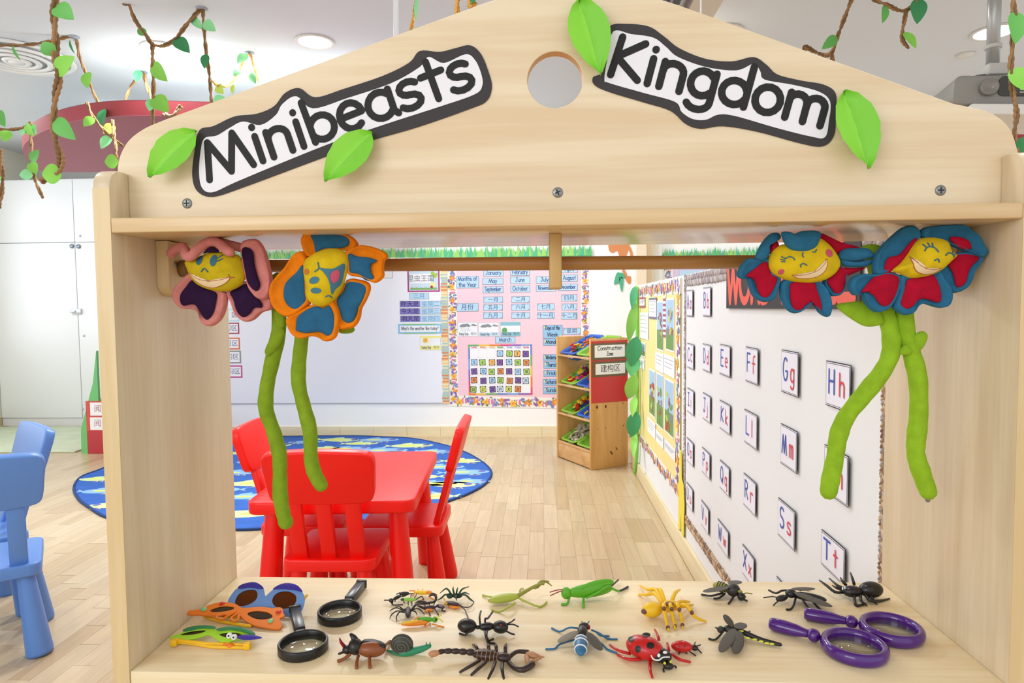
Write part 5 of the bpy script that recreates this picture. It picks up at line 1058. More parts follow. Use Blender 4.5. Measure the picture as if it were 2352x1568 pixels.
for a in (((925, 470), (975, 428)), ((935, 515), (990, 482))): part('eyelash', Fp.line(pp(a)), THREAD, fo)
mo = [(500, 670), (600, 740), (720, 782), (880, 790), (1000, 770), (1095, 740), (1060, 800), (980, 850), (860, 885), (740, 870), (640, 820), (560, 750)]
part('mouth', Fp.patch(pp(mo)), CREAM, fo); part('mouth_outline', Fp.line(pp(mo+mo[:1]), .0007), LIP, fo); part('dimple', Fp.line(pp([(1080, 705), (1100, 740), (1150, 742)]), .0007), LIP, fo)
stem(t, ((640, 640), (640, 700), (640, 760), (625, 830), (613, 890), (611, 940), (628, 990), (641, 1040), (643, 1090), (644, 1140), (652, 1185), (657, 1200)), .93, .925, 17, 'green', [((640, 745), (622, 775), (610, 800), (609, 812), (618, 818), (640, 795), (655, 765)), ((622, 655), (645, 640), (655, 690), (655, 745), (640, 755), (628, 720))])
f2 = crop(610, 520, .1786)
t, fr, pp, Fp, fo = plush('orange and blue plush flower with a laughing mustard face', f2, .885, [
    ('orange', [(460, 170), (540, 85), (680, 80), (900, 90), (1060, 110), (1150, 160), (1195, 230), (1170, 290), (1080, 320), (950, 300), (760, 310), (660, 370), (560, 400), (500, 330)], 'blue', [(615, 98), (900, 95), (1080, 130), (1100, 190), (1060, 260), (950, 285), (760, 300), (670, 345), (640, 220)], 0),
    ('orange', [(1050, 330), (1200, 250), (1320, 250), (1460, 290), (1560, 340), (1585, 400), (1540, 450), (1530, 560), (1530, 650), (1450, 720), (1380, 720), (1250, 660), (1080, 620), (1060, 480)], 'blue', [(1080, 350), (1200, 390), (1320, 400), (1450, 440), (1380, 500), (1380, 590), (1415, 660), (1390, 705), (1300, 690), (1200, 610), (1100, 600), (1095, 480)], .003),
    ('orange', [(1050, 690), (1200, 680), (1320, 720), (1345, 800), (1300, 930), (1230, 1060), (1210, 1180), (1140, 1290), (1020, 1320), (950, 1310), (940, 1150), (880, 950)], 'blue', [(1050, 690), (1180, 690), (1280, 720), (1305, 800), (1270, 920), (1200, 1050), (1150, 1190), (1080, 1240), (1000, 1200), (960, 1080), (920, 940), (1010, 830)], -.003),
    ('orange', [(290, 1180), (430, 1100), (620, 1000), (850, 960), (910, 970), (970, 1100), (965, 1260), (930, 1400), (870, 1460), (780, 1475), (700, 1430), (600, 1410), (480, 1440), (370, 1400), (300, 1290)], 'blue', [(450, 1150), (640, 1020), (760, 1050), (850, 1020), (900, 1130), (915, 1260), (890, 1370), (820, 1400), (760, 1370), (700, 1350), (560, 1365), (430, 1340), (420, 1270)], .003),
    ('orange', [(500, 320), (380, 370), (280, 520), (170, 640), (90, 760), (80, 900), (120, 1030), (220, 1130), (330, 1165), (440, 1120), (540, 1040), (600, 980), (580, 860), (580, 700), (560, 560), (560, 420)], 'blue', [(520, 500), (430, 600), (330, 690), (280, 770), (270, 900), (310, 1000), (400, 1060), (480, 1070), (540, 1000), (560, 880), (550, 740)], .005)],
    [(520, 560), (540, 440), (600, 390), (700, 330), (850, 290), (980, 300), (1060, 350), (1095, 450), (1080, 560), (1040, 720), (980, 850), (900, 960), (780, 1030), (660, 1010), (580, 950), (550, 860), (555, 760), (530, 650)], 'yellow', .02)
BLF = mat('felt_blue', '3F7488', .8)
part('eye', Fp.patch(pp(circ(710, 702, 72, 16, 44, -.25)), smooth=0), BLF, fo); part('eye', Fp.patch(pp(circ(728, 830, 70, 16, 36)), smooth=0), BLF, fo)
part('mouth', Fp.patch(pp([(775, 545), (860, 555), (960, 550), (1062, 488), (1060, 580), (1020, 740), (960, 810), (912, 880), (905, 760), (880, 670), (830, 600)])), BLF, fo)
part('tongue', Fp.patch(pp([(990, 570), (1015, 600), (1000, 690), (950, 735), (920, 690), (930, 610)]), .0018), ROSE, fo)
for a in (((755, 480), (770, 530), (768, 560), (725, 592)), ((840, 905), (880, 892), (905, 915))): part('smile_line', Fp.line(pp(a), .001), BLF, fo)
part('cheek', Fp.patch(pp(circ(600, 592, 40, 12)), smooth=0), mat('blush', 'C8701E', .8), fo)
stem(t, ((694, 700), (694, 760), (687, 830), (686, 880), (697, 930), (712, 990), (714, 1050), (722, 1085), (738, 1115)), .925, .915, 16.5, 'green', [((775, 745), (800, 742), (815, 756), (805, 765), (780, 764))])
f3 = crop(1680, 510, .1467)
t, fr, pp, Fp, fo = plush('blue and crimson plush flower with winking smile and rosy cheeks', f3, .895, [
    ('teal', [(90, 780), (150, 660), (250, 570), (380, 570), (560, 560), (600, 700), (640, 830), (760, 880), (740, 1000), (680, 1180), (560, 1250), (430, 1230), (320, 1140), (270, 1000), (240, 890), (160, 890), (95, 850)], 'red', [(210, 840), (330, 740), (500, 620), (550, 660), (600, 800), (700, 880), (650, 1020), (580, 1140), (510, 1190), (430, 1150), (380, 1040), (340, 920), (280, 875)], 0),
    ('teal', [(760, 940), (880, 880), (1100, 900), (1300, 900), (1440, 1000), (1520, 1130), (1555, 1300), (1530, 1450), (1470, 1485), (1390, 1430), (1330, 1320), (1240, 1270), (1130, 1360), (1030, 1420), (930, 1420), (830, 1340), (760, 1200), (745, 1060)], 'red', [(900, 960), (1080, 930), (1270, 960), (1300, 1050), (1360, 1220), (1380, 1400), (1320, 1320), (1240, 1250), (1130, 1300), (1080, 1360), (1000, 1385), (930, 1350), (890, 1220), (885, 1080)], .002),
    ('teal', [(1440, 920), (1660, 670), (1800, 760), (1790, 870), (1800, 1000), (1720, 1130), (1620, 1160), (1530, 1130)], 'red', [(1480, 900), (1660, 690), (1780, 740), (1780, 860), (1760, 1000), (1700, 1110), (1620, 1120), (1540, 1020)], -.003),
    ('red', [(1600, 700), (1880, 715), (2110, 712), (1900, 810), (1770, 850), (1640, 800)], None, None, -.002),
    ('red', [(1300, 190), (1400, 170), (1520, 220), (1660, 290), (1800, 340), (2000, 390), (1900, 450), (1640, 520), (1560, 480), (1440, 340), (1330, 280)], None, None, -.001),
    ('teal', [(1640, 520), (1720, 430), (1900, 410), (2100, 420), (2180, 490), (2190, 550), (1900, 620), (1740, 615), (1660, 590)], None, None, .006), ('teal', [(1660, 600), (1740, 618), (1900, 625), (2190, 590), (2110, 690), (1900, 712), (1740, 690)], None, None, .004),
    ('red', [(560, 500), (600, 310), (700, 310), (720, 420), (640, 480)], None, None, .004),
    ('teal', [(340, 540), (400, 400), (480, 280), (580, 190), (690, 175), (740, 240), (690, 300), (600, 310), (560, 400), (560, 500), (500, 590), (420, 610), (350, 580)], None, None, .008)],
    [(550, 650), (560, 560), (620, 430), (760, 360), (1000, 330), (1150, 290), (1270, 255), (1360, 270), (1480, 360), (1580, 480), (1655, 640), (1600, 780), (1480, 880), (1350, 930), (1180, 955), (1000, 945), (850, 920), (720, 870), (620, 810), (560, 730)], 'yellow', .02)
part('folded_petal', Pillow(fr, pp([(690, 190), (800, 180), (870, 215), (1000, 170), (1200, 160), (1290, 200), (1270, 300), (1210, 420), (1100, 480), (980, 490), (850, 465), (760, 390), (710, 300)]), .022, .009, Tb=.012).mesh(), PLM['teal'], t)
for a in (((745, 590), (800, 562), (850, 580), (872, 612)), ((745, 590), (695, 560)), ((735, 615), (680, 600)), ((735, 640), (690, 635)), ((1000, 505), (985, 535), (998, 572)), ((1140, 490), (1175, 495), (1205, 455)), ((965, 722), (958, 690), (1000, 668), (1052, 697))): part('stitched_line', Fp.line(pp(a), .0008), THREAD, fo)
mo = [(860, 842), (1000, 840), (1130, 810), (1250, 750), (1330, 660), (1358, 595), (1365, 700), (1330, 790), (1240, 860), (1100, 890), (960, 885)]
part('mouth', Fp.patch(pp(mo)), CREAM, fo); part('mouth_outline', Fp.line(pp(mo+mo[:1]), .0007), LIP, fo)
for c, r in (((1415, 505), 62), ((698, 790), 40)): part('cheek', Fp.patch(pp(circ(*c, r, 12)), smooth=0), ROSE, fo)
stem(t, ((2010, 590), (2030, 700), (2045, 760), (2046, 810), (2025, 855), (1985, 905), (1945, 955), (1926, 1000), (1918, 1050), (1908, 1100), (1903, 1130)), .925, .90, 19, 'lime', [((1920, 703), (1955, 693), (1990, 692), (2015, 705), (2030, 740), (2000, 750), (1970, 742)), ((1975, 572), (2000, 560), (2030, 570), (2030, 600), (1990, 600))])
f4 = crop(1930, 500, .2297)
t, fr, pp, Fp, fo = plush('blue and crimson plush flower with a broad smile against the stand side panel', f4, .885, [
    ('teal', [(80, 700), (110, 600), (220, 560), (340, 560), (480, 540), (600, 590), (580, 720), (520, 860), (440, 930), (340, 940), (260, 870), (200, 760), (130, 775)], 'red', [(190, 740), (330, 580), (470, 540), (560, 580), (560, 700), (520, 800), (460, 880), (380, 870), (320, 790), (250, 740)], 0),
    ('teal', [(1000, 440), (1110, 360), (1250, 340), (1390, 360), (1440, 350), (1400, 450), (1340, 530), (1310, 620), (1260, 700), (1180, 745), (1090, 740), (1000, 600), (960, 520)], 'red', [(1110, 370), (1200, 350), (1320, 370), (1370, 410), (1300, 480), (1260, 560), (1240, 640), (1190, 690), (1140, 680), (1110, 560), (1060, 460)], -.002),
    ('teal', [(570, 580), (700, 560), (880, 520), (960, 520), (1010, 600), (1080, 700), (1095, 800), (1060, 880), (960, 900), (820, 860), (740, 890), (690, 960), (610, 970), (540, 930), (510, 880), (560, 720)], 'red', [(640, 620), (760, 600), (880, 565), (940, 650), (970, 760), (960, 840), (900, 840), (800, 810), (730, 830), (680, 890), (620, 910), (570, 870), (570, 770), (610, 690)], .003),
    ('teal', [(320, 560), (330, 400), (400, 290), (520, 170), (620, 95), (720, 85), (770, 130), (770, 200), (680, 290), (600, 400), (480, 500), (420, 560)], 'red', [(410, 550), (440, 410), (560, 370), (680, 235), (750, 205), (690, 300), (600, 420), (480, 540)], .002),
    ('teal', [(780, 150), (820, 100), (1000, 80), (1180, 75), (1280, 130), (1370, 210), (1400, 280), (1440, 350), (1390, 400), (1280, 360), (1200, 325), (1080, 280), (900, 230), (790, 200)], 'red', [(1050, 205), (1150, 200), (1240, 240), (1260, 310), (1200, 325), (1100, 280)], .004)],
    [(480, 530), (560, 460), (620, 380), (700, 260), (780, 210), (900, 205), (1020, 240), (1060, 330), (1115, 380), (1060, 440), (960, 530), (850, 580), (720, 605), (630, 600), (570, 570)], 'yellow', .02)
for a in (((735, 345), (765, 308), (820, 315), (856, 358)), ((755, 315), (735, 280)), ((785, 305), (775, 268)), ((810, 308), (815, 272)), ((930, 392), (970, 365), (1010, 376), (1040, 405)), ((1010, 376), (1040, 352)), ((1030, 390), (1055, 375)), ((815, 442), (848, 428), (866, 456))): part('stitched_line', Fp.line(pp(a), .0009), THREAD, fo)
mo = [(625, 400), (680, 480), (760, 518), (850, 525), (910, 515), (850, 560), (760, 570), (680, 550), (630, 490)]
part('mouth', Fp.patch(pp(mo)), CREAM, fo); part('mouth_outline', Fp.line(pp(mo+mo[:1]), .0007), LIP, fo)
stem(t, ((2075, 690), (2080, 760), (2095, 815), (2108, 870), (2110, 950), (2104, 1010), (2104, 1045), (2116, 1085), (2132, 1130)), .92, .90, 19, 'lime', [((2100, 770), (2118, 760), (2130, 770), (2124, 790), (2112, 805), (2100, 795)), ((2066, 806), (2080, 790), (2096, 805), (2088, 815), (2070, 814))])
q = pY(2131, 1148, .90); part('metal_clip', MB().tube([tuple(pY(2128, 1138, .9)), tuple(q)], .0035, 8), mat('clip_metal', '9A9A9A', .3, .8), t)
# ================================================================== things on the counter
def K(px, py, h=0): return pZ(px, py, CZ+h/1000)
g1 = crop(360, 1310, .2126); g2 = crop(740, 1310, .2126); g3 = crop(1100, 1310, .2296); g4 = crop(1560, 1290, .2551); g5 = crop(870, 1330, .09779)
def pl(key, c, rough=.35): return mat('toy_'+key, c, rough)
PLT = {k: pl('bug_'+k, c, r) for k, c, r in (('black', '1C1A19', .32), ('soot', '2A2624', .42), ('brown', '8A4A24', .35), ('dkbrown', '33211A', .35), ('tan', 'B9855C', .5), ('red', 'C41A1C', .28), ('crimson', '8E1020', .35), ('yellow', 'EFBE14', .4), ('umber', '6A4634', .5), ('green', '57A81C', .35), ('lime', '8CC23C', .4), ('olive', '8C8A2E', .45), ('jade', '2A8A62', .4), ('shell', '3A3C34', .5), ('shell2', '5C5A4C', .5), ('blue', '2E6E9A', .4), ('white', 'E9E9E9', .4), ('orange', 'EE8A1C', .4), ('dkgreen', '27482E', .4), ('wing', '4A443A', .45), ('wing2', '6A5E44', .45), ('plum', '3A222A', .45), ('moss', 'A6B040', .45), ('lemon', 'D8D83A', .4))}
class Bug:
    def __init__(s, name, label, cat_, f, at, group='toy minibeasts on the counter'):
        s.f = f; s.t = thing(name, label, cat_, K(*f(*at)), group=group)
    def k(s, q, r=0): return K(*s.f(q[0], q[1]), max(q[2] if len(q) > 2 else 0, r*1.02+.15))
    def e(s, nm_, a, b, ry, rz, m, parent=None, nu=16): return part(nm_, MB().ell2(s.k(a, rz), s.k(b, rz), ry/1000, rz/1000, nu, 12), PLT[m], parent or s.t)
    def b(s, nm_, c, r, m, parent=None):
        r = r if isinstance(r, tuple) else (r, r, r); return part(nm_, MB().ell(s.k(c, r[2]), tuple(q/1000 for q in r), None, 14, 10), PLT[m], parent or s.t)
    def l(s, pts, r, m, nm_='leg', n=8, sm=3):
        R_ = r if isinstance(r, (list, tuple)) else [r]*len(pts); q = cat([tuple(s.k(p, rr))+(rr/1000,) for p, rr in zip(pts, R_)], sm)
        return part(nm_, MB().tube([c[:3] for c in q], [c[3] for c in q], n), PLT[m], s.t)
    def w(s, a, b, w, m, th=.5): return s.e('wing', a, b, w, th, m)
    def seg(s, a, b, ry, rz, ts, m, nm_='stripe', th=.5):      # bands around an ell2 body
        a, b = s.k(a, rz), s.k(b, rz); x, y, d = basis(b-a)
        for t in ts:
            k = sqrt(max(.05, 1-(2*t-1)**2))*1.03; part(nm_, MB().torus(a+(b-a)*t, 1, .0, Matrix((x*ry/1000*k, y*rz/1000*k, d)).transposed(), 20, 6) if False else MB().tube([a+(b-a)*t + x*ry/1000*k*cos(i*pi/10) + y*rz/1000*k*sin(i*pi/10) for i in range(21)], th/1000, 6, cap=False), PLT[m], s.t)
# rhinoceros beetle
B = Bug('toy_beetle', 'brown and black rhinoceros beetle toy with a red horn, touching the snail', 'toy beetle', g2, (450, 960))
B.e('abdomen', (380, 850, 13), (692, 845, 13), 11, 10.5, 'brown'); B.e('wing_case', (430, 760, 21), (690, 820, 17), 8, 4.5, 'soot'); B.e('thorax', (280, 840, 14), (440, 800, 17), 11, 11, 'black'); B.l([(360, 760, 22), (340, 720, 27), (312, 690, 30)], [5, 4, 2.4], 'black', 'crest'); B.e('head', (225, 850, 9), (320, 860, 10), 6, 6, 'black')
B.l([(245, 825, 12), (205, 775, 20), (188, 728, 27)], [2.6, 2, .8], 'crimson', 'horn'); B.l([(240, 870, 9), (205, 890, 8), (180, 898, 8)], [2, 1.8, 1.5], 'dkbrown', 'mandible')
for q in (((390, 920, 8), (375, 985, 5), (372, 1045, 0)), ((510, 920, 8), (512, 980, 6), (515, 1040, 0)), ((300, 905, 8), (230, 955, 4), (178, 975, 0)), ((670, 820, 9), (700, 790, 5), (735, 765, 1))): B.l(q, [2.4, 2.1, 2.6], 'brown')
# snail
B = Bug('toy_snail', 'toy snail with a dark spiral shell and green body', 'toy snail', g2, (930, 890))
B.l([(698, 862, 2), (790, 885, 4), (900, 885, 5), (1000, 865, 6), (1090, 840, 8), (1160, 812, 11)], [1, 3.5, 5, 5, 4.2, 3], 'jade', 'foot', 12); B.l([(1125, 815, 12), (1125, 775, 17)], [1, .8], 'jade', 'tentacle'); B.l([(1160, 815, 12), (1166, 775, 17)], [1, .8], 'jade', 'tentacle')
c = B.k((862, 798, 15)); part('shell', MB().ell(c, (.0158, .0085, .0148), None, 24, 16), PLT['shell'], B.t)
sp = []
for i in range(90):
    a = i*.22; r_ = .0145*(1-i/100); sp.append(c + Vector((r_*cos(a), -.0085*sqrt(max(0, 1-(r_/.0158)**2))-.0004, r_*sin(a)*.94)))
part('spiral_ridge', MB().tube(sp, .0009, 6), PLT['shell2'], B.t)
# scorpion
B = Bug('toy_scorpion', 'large dark brown scorpion toy with tan tail tip and claws', 'toy scorpion', g2, (1820, 960))
B.e('body', (1610, 890, 8), (1930, 925, 8), 9.5, 6.5, 'dkbrown'); B.e('head', (1880, 925, 8), (2040, 945, 8), 7.5, 6, 'dkbrown'); B.seg((1610, 890, 8), (1930, 925, 8), 9.5, 6.5, (.25, .4, .55, .68, .8, .9), 'tan', 'body_band', .45)
tp = [(1640, 882, 9), (1560, 878, 10), (1480, 872, 11), (1400, 868, 12), (1320, 868, 13), (1250, 882, 14)]
for i in range(5):
    dx, dy = (tp[i+1][0]-tp[i][0])*.16, (tp[i+1][1]-tp[i][1])*.16; B.e('tail_segment', (tp[i][0]-dx, tp[i][1]-dy, tp[i][2]), (tp[i+1][0]+dx, tp[i+1][1]+dy, tp[i+1][2]), 4.6-.25*i, 4.6-.25*i, 'dkbrown', nu=10)
B.e('tail_tip', (1148, 900, 13), (1268, 888, 14), 4, 4.4, 'tan'); B.l([(1165, 905, 12), (1190, 940, 9)], [2, .8], 'tan', 'stinger')
for q in (((1700, 970, 6), (1600, 1030, 7), (1490, 1095, 0)), ((1770, 985, 6), (1690, 1055, 7), (1612, 1125, 0)), ((1870, 985, 6), (1840, 1070, 7), (1795, 1165, 0)), ((1950, 985, 6), (1945, 1070, 7), (1962, 1165, 0)), ((1680, 860, 8), (1665, 825, 12), (1630, 800, 0)), ((1800, 870, 8), (1797, 815, 14), (1790, 790, 0)), ((1880, 880, 8), (1880, 820, 14), (1870, 790, 0)), ((1980, 890, 8), (1978, 820, 14), (1990, 795, 0))): B.l(q, [2.3, 2.3, 1.6], 'dkbrown')
B.l([(2020, 935, 7), (2075, 890, 9), (2130, 872, 9), (2220, 880, 8)], [3, 2.8, 2.8, 3.2], 'dkbrown', 'claw_arm'); B.l([(2010, 980, 6), (2070, 1045, 5), (2170, 1070, 6), (2270, 1010, 7)], [3, 3.2, 4.2, 4.5], 'dkbrown', 'claw_arm')
B.e('claw', (2195, 890, 7), (2330, 930, 7), 5.5, 4, 'tan'); B.l([(2290, 900, 7), (2350, 925, 7), (2395, 935, 6)], [2.2, 1.6, 1], 'tan', 'pincer'); B.e('claw', (2200, 900, 6), (2230, 1010, 6), 3.4, 3.4, 'tan'); B.l([(2240, 990, 6), (2320, 960, 6), (2370, 940, 6)], [2.6, 2, 1.2], 'tan', 'pincer')
# large ant
B = Bug('toy_ant', 'large glossy black ant toy lying between scorpion and mantis', 'toy ant', g2, (1750, 680))
B.e('abdomen', (1462, 590, 12), (1668, 600, 12), 11, 10, 'black'); B.e('waist', (1655, 610, 10), (1710, 612, 10), 3, 3, 'black'); B.e('thorax', (1690, 610, 11), (1862, 598, 12), 6, 6, 'black'); hd_ = B.e('head', (1840, 600, 12), (2010, 618, 12), 9.5, 9, 'black'); B.b('eye', (1932, 590, 21), 1.6, 'crimson', hd_)
B.l([(1985, 580, 14), (2040, 555, 18), (2080, 525, 20)], 1.1, 'black', 'antenna'); B.l([(1990, 585, 14), (2060, 580, 16), (2118, 605, 14)], 1.1, 'black', 'antenna'); B.l([(1985, 650, 8), (2030, 675, 5), (2075, 690, 3)], 1.3, 'black', 'mandible')
for q in (((1710, 600, 13), (1700, 500, 20), (1715, 438, 20)), ((1765, 600, 13), (1760, 520, 20), (1790, 515, 18), (1842, 442, 18)), ((1750, 625, 10), (1770, 720, 8), (1795, 775, 2), (1855, 782, 0)), ((1790, 625, 10), (1775, 700, 10), (1800, 755, 4), (1848, 738, 2)), ((1655, 590, 13), (1560, 680, 8), (1535, 695, 1), (1485, 678, 0))): B.l(q, 1.5, 'black')
# praying mantis
B = Bug('toy_mantis', 'olive green praying mantis toy at the back edge of the counter', 'toy mantis', g3, (300, 330))
B.e('abdomen', (92, 302, 7), (410, 252, 10), 9.5, 6.5, 'moss'); B.b('abdomen_tip', (115, 300, 7), (4, 3, 3), 'tan'); B.l([(390, 250, 11), (470, 205, 16), (560, 155, 22), (625, 130, 25)], [3.6, 3, 2.6, 2.2], 'olive', 'thorax'); B.b('head', (640, 128, 26), 3, 'olive')
for q in (((560, 175, 20), (620, 105, 24), (700, 108, 24)), ((580, 170, 18), (660, 110, 22), (728, 152, 18))): B.l(q, [2, 1.8, .9], 'olive', 'foreleg')
for q in (((400, 275, 9), (480, 315, 8), (610, 362, 0), (678, 315, 0)), ((360, 325, 7), (290, 370, 9), (205, 412, 0), (130, 392, 0)), ((250, 240, 11), (140, 265, 6), (38, 245, 0)), ((410, 220, 12), (415, 190, 16), (440, 180, 2))): B.l(q, 1.6, 'moss')
# large green grasshopper
B = Bug('toy_grasshopper', 'bright green grasshopper toy with red eyes, beside the mantis', 'toy grasshopper', g3, (1080, 290))
B.e('body', (870, 225, 14), (1340, 175, 15), 7.5, 11, 'green'); hd_ = B.e('head', (822, 225, 14), (925, 225, 14), 7, 10, 'green'); B.b('eye', (870, 212, 18), (2.2, 2, 2.6), 'red', hd_); B.w((940, 180, 21), (1345, 125, 22), 6, 'green', 5)
B.e('wing', (1000, 190, 20), (1350, 110, 24), 3, 9, 'green')
B.l([(832, 190, 20), (780, 195, 20), (712, 215, 16)], .9, 'crimson', 'antenna'); B.l([(832, 205, 18), (790, 215, 14), (716, 250, 10)], .9, 'crimson', 'antenna')
for q, m in ((((905, 265, 8), (885, 330, 3), (830, 338, 0)), 'green'), (((1048, 255, 8), (1046, 310, 4), (1046, 365, 0)), 'green'), (((1080, 270, 7), (1180, 225, 14), (1295, 155, 22), (1345, 185, 12), (1400, 208, 5)), 'green')): B.l(q, 2, m)
B.l([(1395, 208, 4), (1440, 190, 3), (1490, 162, 2)], 1.8, 'soot', 'foot'); B.l([(1330, 150, 8), (1395, 92, 6)], 1.5, 'soot', 'foot')
# yellow spider
B = Bug('toy_spider', 'yellow spider toy with brown marked legs', 'toy spider', g3, (1850, 440))
B.e('abdomen', (1632, 405, 12), (1835, 375, 14), 12, 11.5, 'yellow'); B.b('abdomen_tip', (1655, 408, 13), (5, 5, 4), 'umber'); B.e('thorax', (1825, 370, 13), (1990, 340, 14), 9.5, 9, 'yellow'); B.b('back_mark', (1905, 330, 22), (7, 6, 2.2), 'umber')
for q in (((1850, 360, 17), (1850, 345, 24), (1868, 470, 12), (1898, 600, 0)), ((1920, 360, 17), (1915, 340, 24), (1940, 470, 12), (1962, 588, 0)), ((1985, 355, 17), (1985, 335, 24), (2018, 450, 12), (2040, 572, 0)), ((2000, 370, 15), (2075, 345, 22), (2160, 460, 8), (2268, 508, 0)), ((1830, 310, 17), (1770, 190, 24), (1690, 190, 18), (1612, 150, 4)), ((1830, 330, 15), (1760, 230, 20), (1680, 240, 10), (1598, 240, 0)), ((1860, 320, 16), (1820, 200, 26), (1790, 185, 24)), ((1930, 310, 16), (1960, 225, 24), (2012, 188, 12)), ((1980, 330, 14), (2040, 310, 12), (2105, 312, 4)), ((2000, 350, 14), (2070, 350, 12), (2140, 342, 4))): B.l(q, [3.2, 3.2] + [2.6]*(len(q)-3) + [1.6], 'yellow')
for q in ((1852, 380, 24), (1928, 385, 24), (2005, 390, 22), (2130, 420, 14), (1890, 570, 4), (1958, 555, 4), (2036, 545, 4)): B.b('brown_mark', q, (3, 2.6, 3.4), 'umber')
# blue striped fly
B = Bug('toy_fly', 'fly toy with blue and white striped abdomen and spread brown wings', 'toy fly', g3, (1020, 700))
B.e('abdomen', (1024, 645, 10), (1016, 842, 8), 9.2, 8, 'blue'); B.seg((1024, 645, 10), (1016, 842, 8), 9.2, 8, (.25, .45, .75), 'white', 'white_band', 1.1); B.e('thorax', (1040, 560, 12), (1030, 660, 11), 7.5, 7, 'soot'); B.b('head', (1052, 560, 12), (8, 5.5, 6), 'soot')
B.b('eye', (1018, 560, 12), (2.6, 3, 3.6), 'crimson'); B.b('eye', (1098, 565, 12), (2.6, 3, 3.6), 'crimson')
B.w((995, 605, 15), (790, 720, 9), 8, 'wing2'); B.w((1085, 615, 15), (1225, 800, 8), 8, 'wing')
for q in (((1055, 545, 14), (1028, 508, 16)), ((1075, 545, 14), (1102, 508, 16))): B.l(q, .9, 'blue', 'antenna')
for q in (((985, 575, 9), (900, 570, 10), (810, 610, 2), (730, 575, 0)), ((960, 690, 6), (810, 735, 3), (760, 780, 0), (672, 785, 0)), ((1130, 595, 9), (1200, 625, 8), (1290, 680, 1), (1380, 685, 0)), ((1180, 620, 8), (1220, 650, 6), (1300, 655, 0)), ((1230, 730, 4), (1290, 790, 1), (1375, 822, 0))): B.l(q, 1.4, 'blue')
# large ladybird
B = Bug('toy_ladybird', 'large red ladybird toy with black spots and white face marks', 'toy ladybird', g3, (1700, 850))
a, b = (1478, 715, 11), (1845, 825, 11); shl = B.e('wing_cases', a, b, 18, 15, 'red', nu=22)
A_3, B_3 = B.k(a, 15), B.k(b, 15); xx, yy, dd = basis(B_3-A_3); Lh = (B_3-A_3).length/2; Cc = (A_3+B_3)/2
def on_dome(px, py, lift=1.012):
    o_ = EYE-Cc; d_ = ray(*g3(px, py)); S_ = lambda v: Vector((v.dot(xx)/.018, v.dot(yy)/.015, v.dot(dd)/Lh)); o2, d2 = S_(o_), S_(d_); aa = d2.dot(d2); bb_ = o2.dot(d2); cc_ = o2.dot(o2)-lift*lift; dis = bb_*bb_-aa*cc_
    t = (-bb_-sqrt(max(dis, 0)))/aa; return EYE+ray(*g3(px, py))*t
for (x, y, rx, ry) in ((1522, 686, 30, 30), (1675, 642, 42, 24), (1590, 785, 30, 38), (1716, 748, 40, 34)):
    V = [on_dome(x, y)] + [on_dome(x+rx*f_*cos(i*pi/8), y+ry*f_*sin(i*pi/8)) for f_ in (.5, 1) for i in range(16)]
    part('black_spot', MB().add(V, [(0, 1+i, 1+(i+1) % 16) for i in range(16)] + [(1+i, 17+i, 17+(i+1) % 16, 1+(i+1) % 16) for i in range(16)]), PLT['black'], shl)
hd_ = B.e('head_shield', (1720, 830, 13), (1930, 870, 9), 11, 9.5, 'black'); B.e('face', (1840, 945, 5), (1950, 960, 5), 5, 4.5, 'black')
B.l([(1725, 850, 17), (1745, 885, 15), (1800, 895, 14), (1840, 868, 16), (1905, 865, 14)], 1, 'white', 'white_line'); B.b('white_mark', (1800, 848, 21), (2, 1.2, 2.6), 'white'); B.b('white_mark', (1862, 818, 20), (3, 1.2, 2), 'white'); B.b('eye', (1858, 925, 11), 1.8, 'lemon'); B.b('eye', (1918, 912, 11), 1.6, 'lemon')
B.l([(1860, 970, 4), (1845, 985, 3), (1850, 1010, 1)], 1.2, 'black', 'antenna'); B.l([(1930, 955, 5), (1965, 955, 4), (1970, 970, 2)], 1.2, 'black', 'antenna')
for q in (((1510, 830, 5), (1400, 800, 8), (1310, 745, 4)), ((1610, 890, 5), (1490, 885, 6), (1385, 838, 1)), ((1715, 900, 5), (1712, 985, 6), (1735, 1068, 0)), ((1935, 835, 6), (2010, 890, 5), (2112, 912, 0)), ((1800, 690, 8), (1785, 640, 10), (1758, 590, 4)), ((1900, 800, 6), (1892, 760, 8), (1885, 725, 6))): B.l(q, [2.2, 2, 1.6], 'red')
# small ladybird
B = Bug('toy_ladybird', 'small red ladybird toy beside the large ladybird', 'toy ladybird', g3, (2040, 800))
B.e('wing_cases', (1922, 752, 7), (2140, 765, 7), 8.5, 7.5, 'red'); B.e('head', (2120, 768, 6), (2195, 775, 5), 4.5, 4, 'black')
for q in (((2030, 700, 13.5),), ((2060, 755, 13.6),), ((2000, 760, 13.6),)): B.b('black_spot', q[0], (1.2, 1.2, .7), 'black')
for q in (((2150, 750, 5), (2165, 715, 3)), ((2180, 755, 5), (2215, 742, 3)), ((2185, 780, 3), (2225, 822, 0)), ((2110, 810, 3), (2168, 850, 0)), ((2010, 815, 3), (2000, 835, 0)), ((2070, 815, 3), (2080, 830, 0))): B.l(q, .9, 'black')
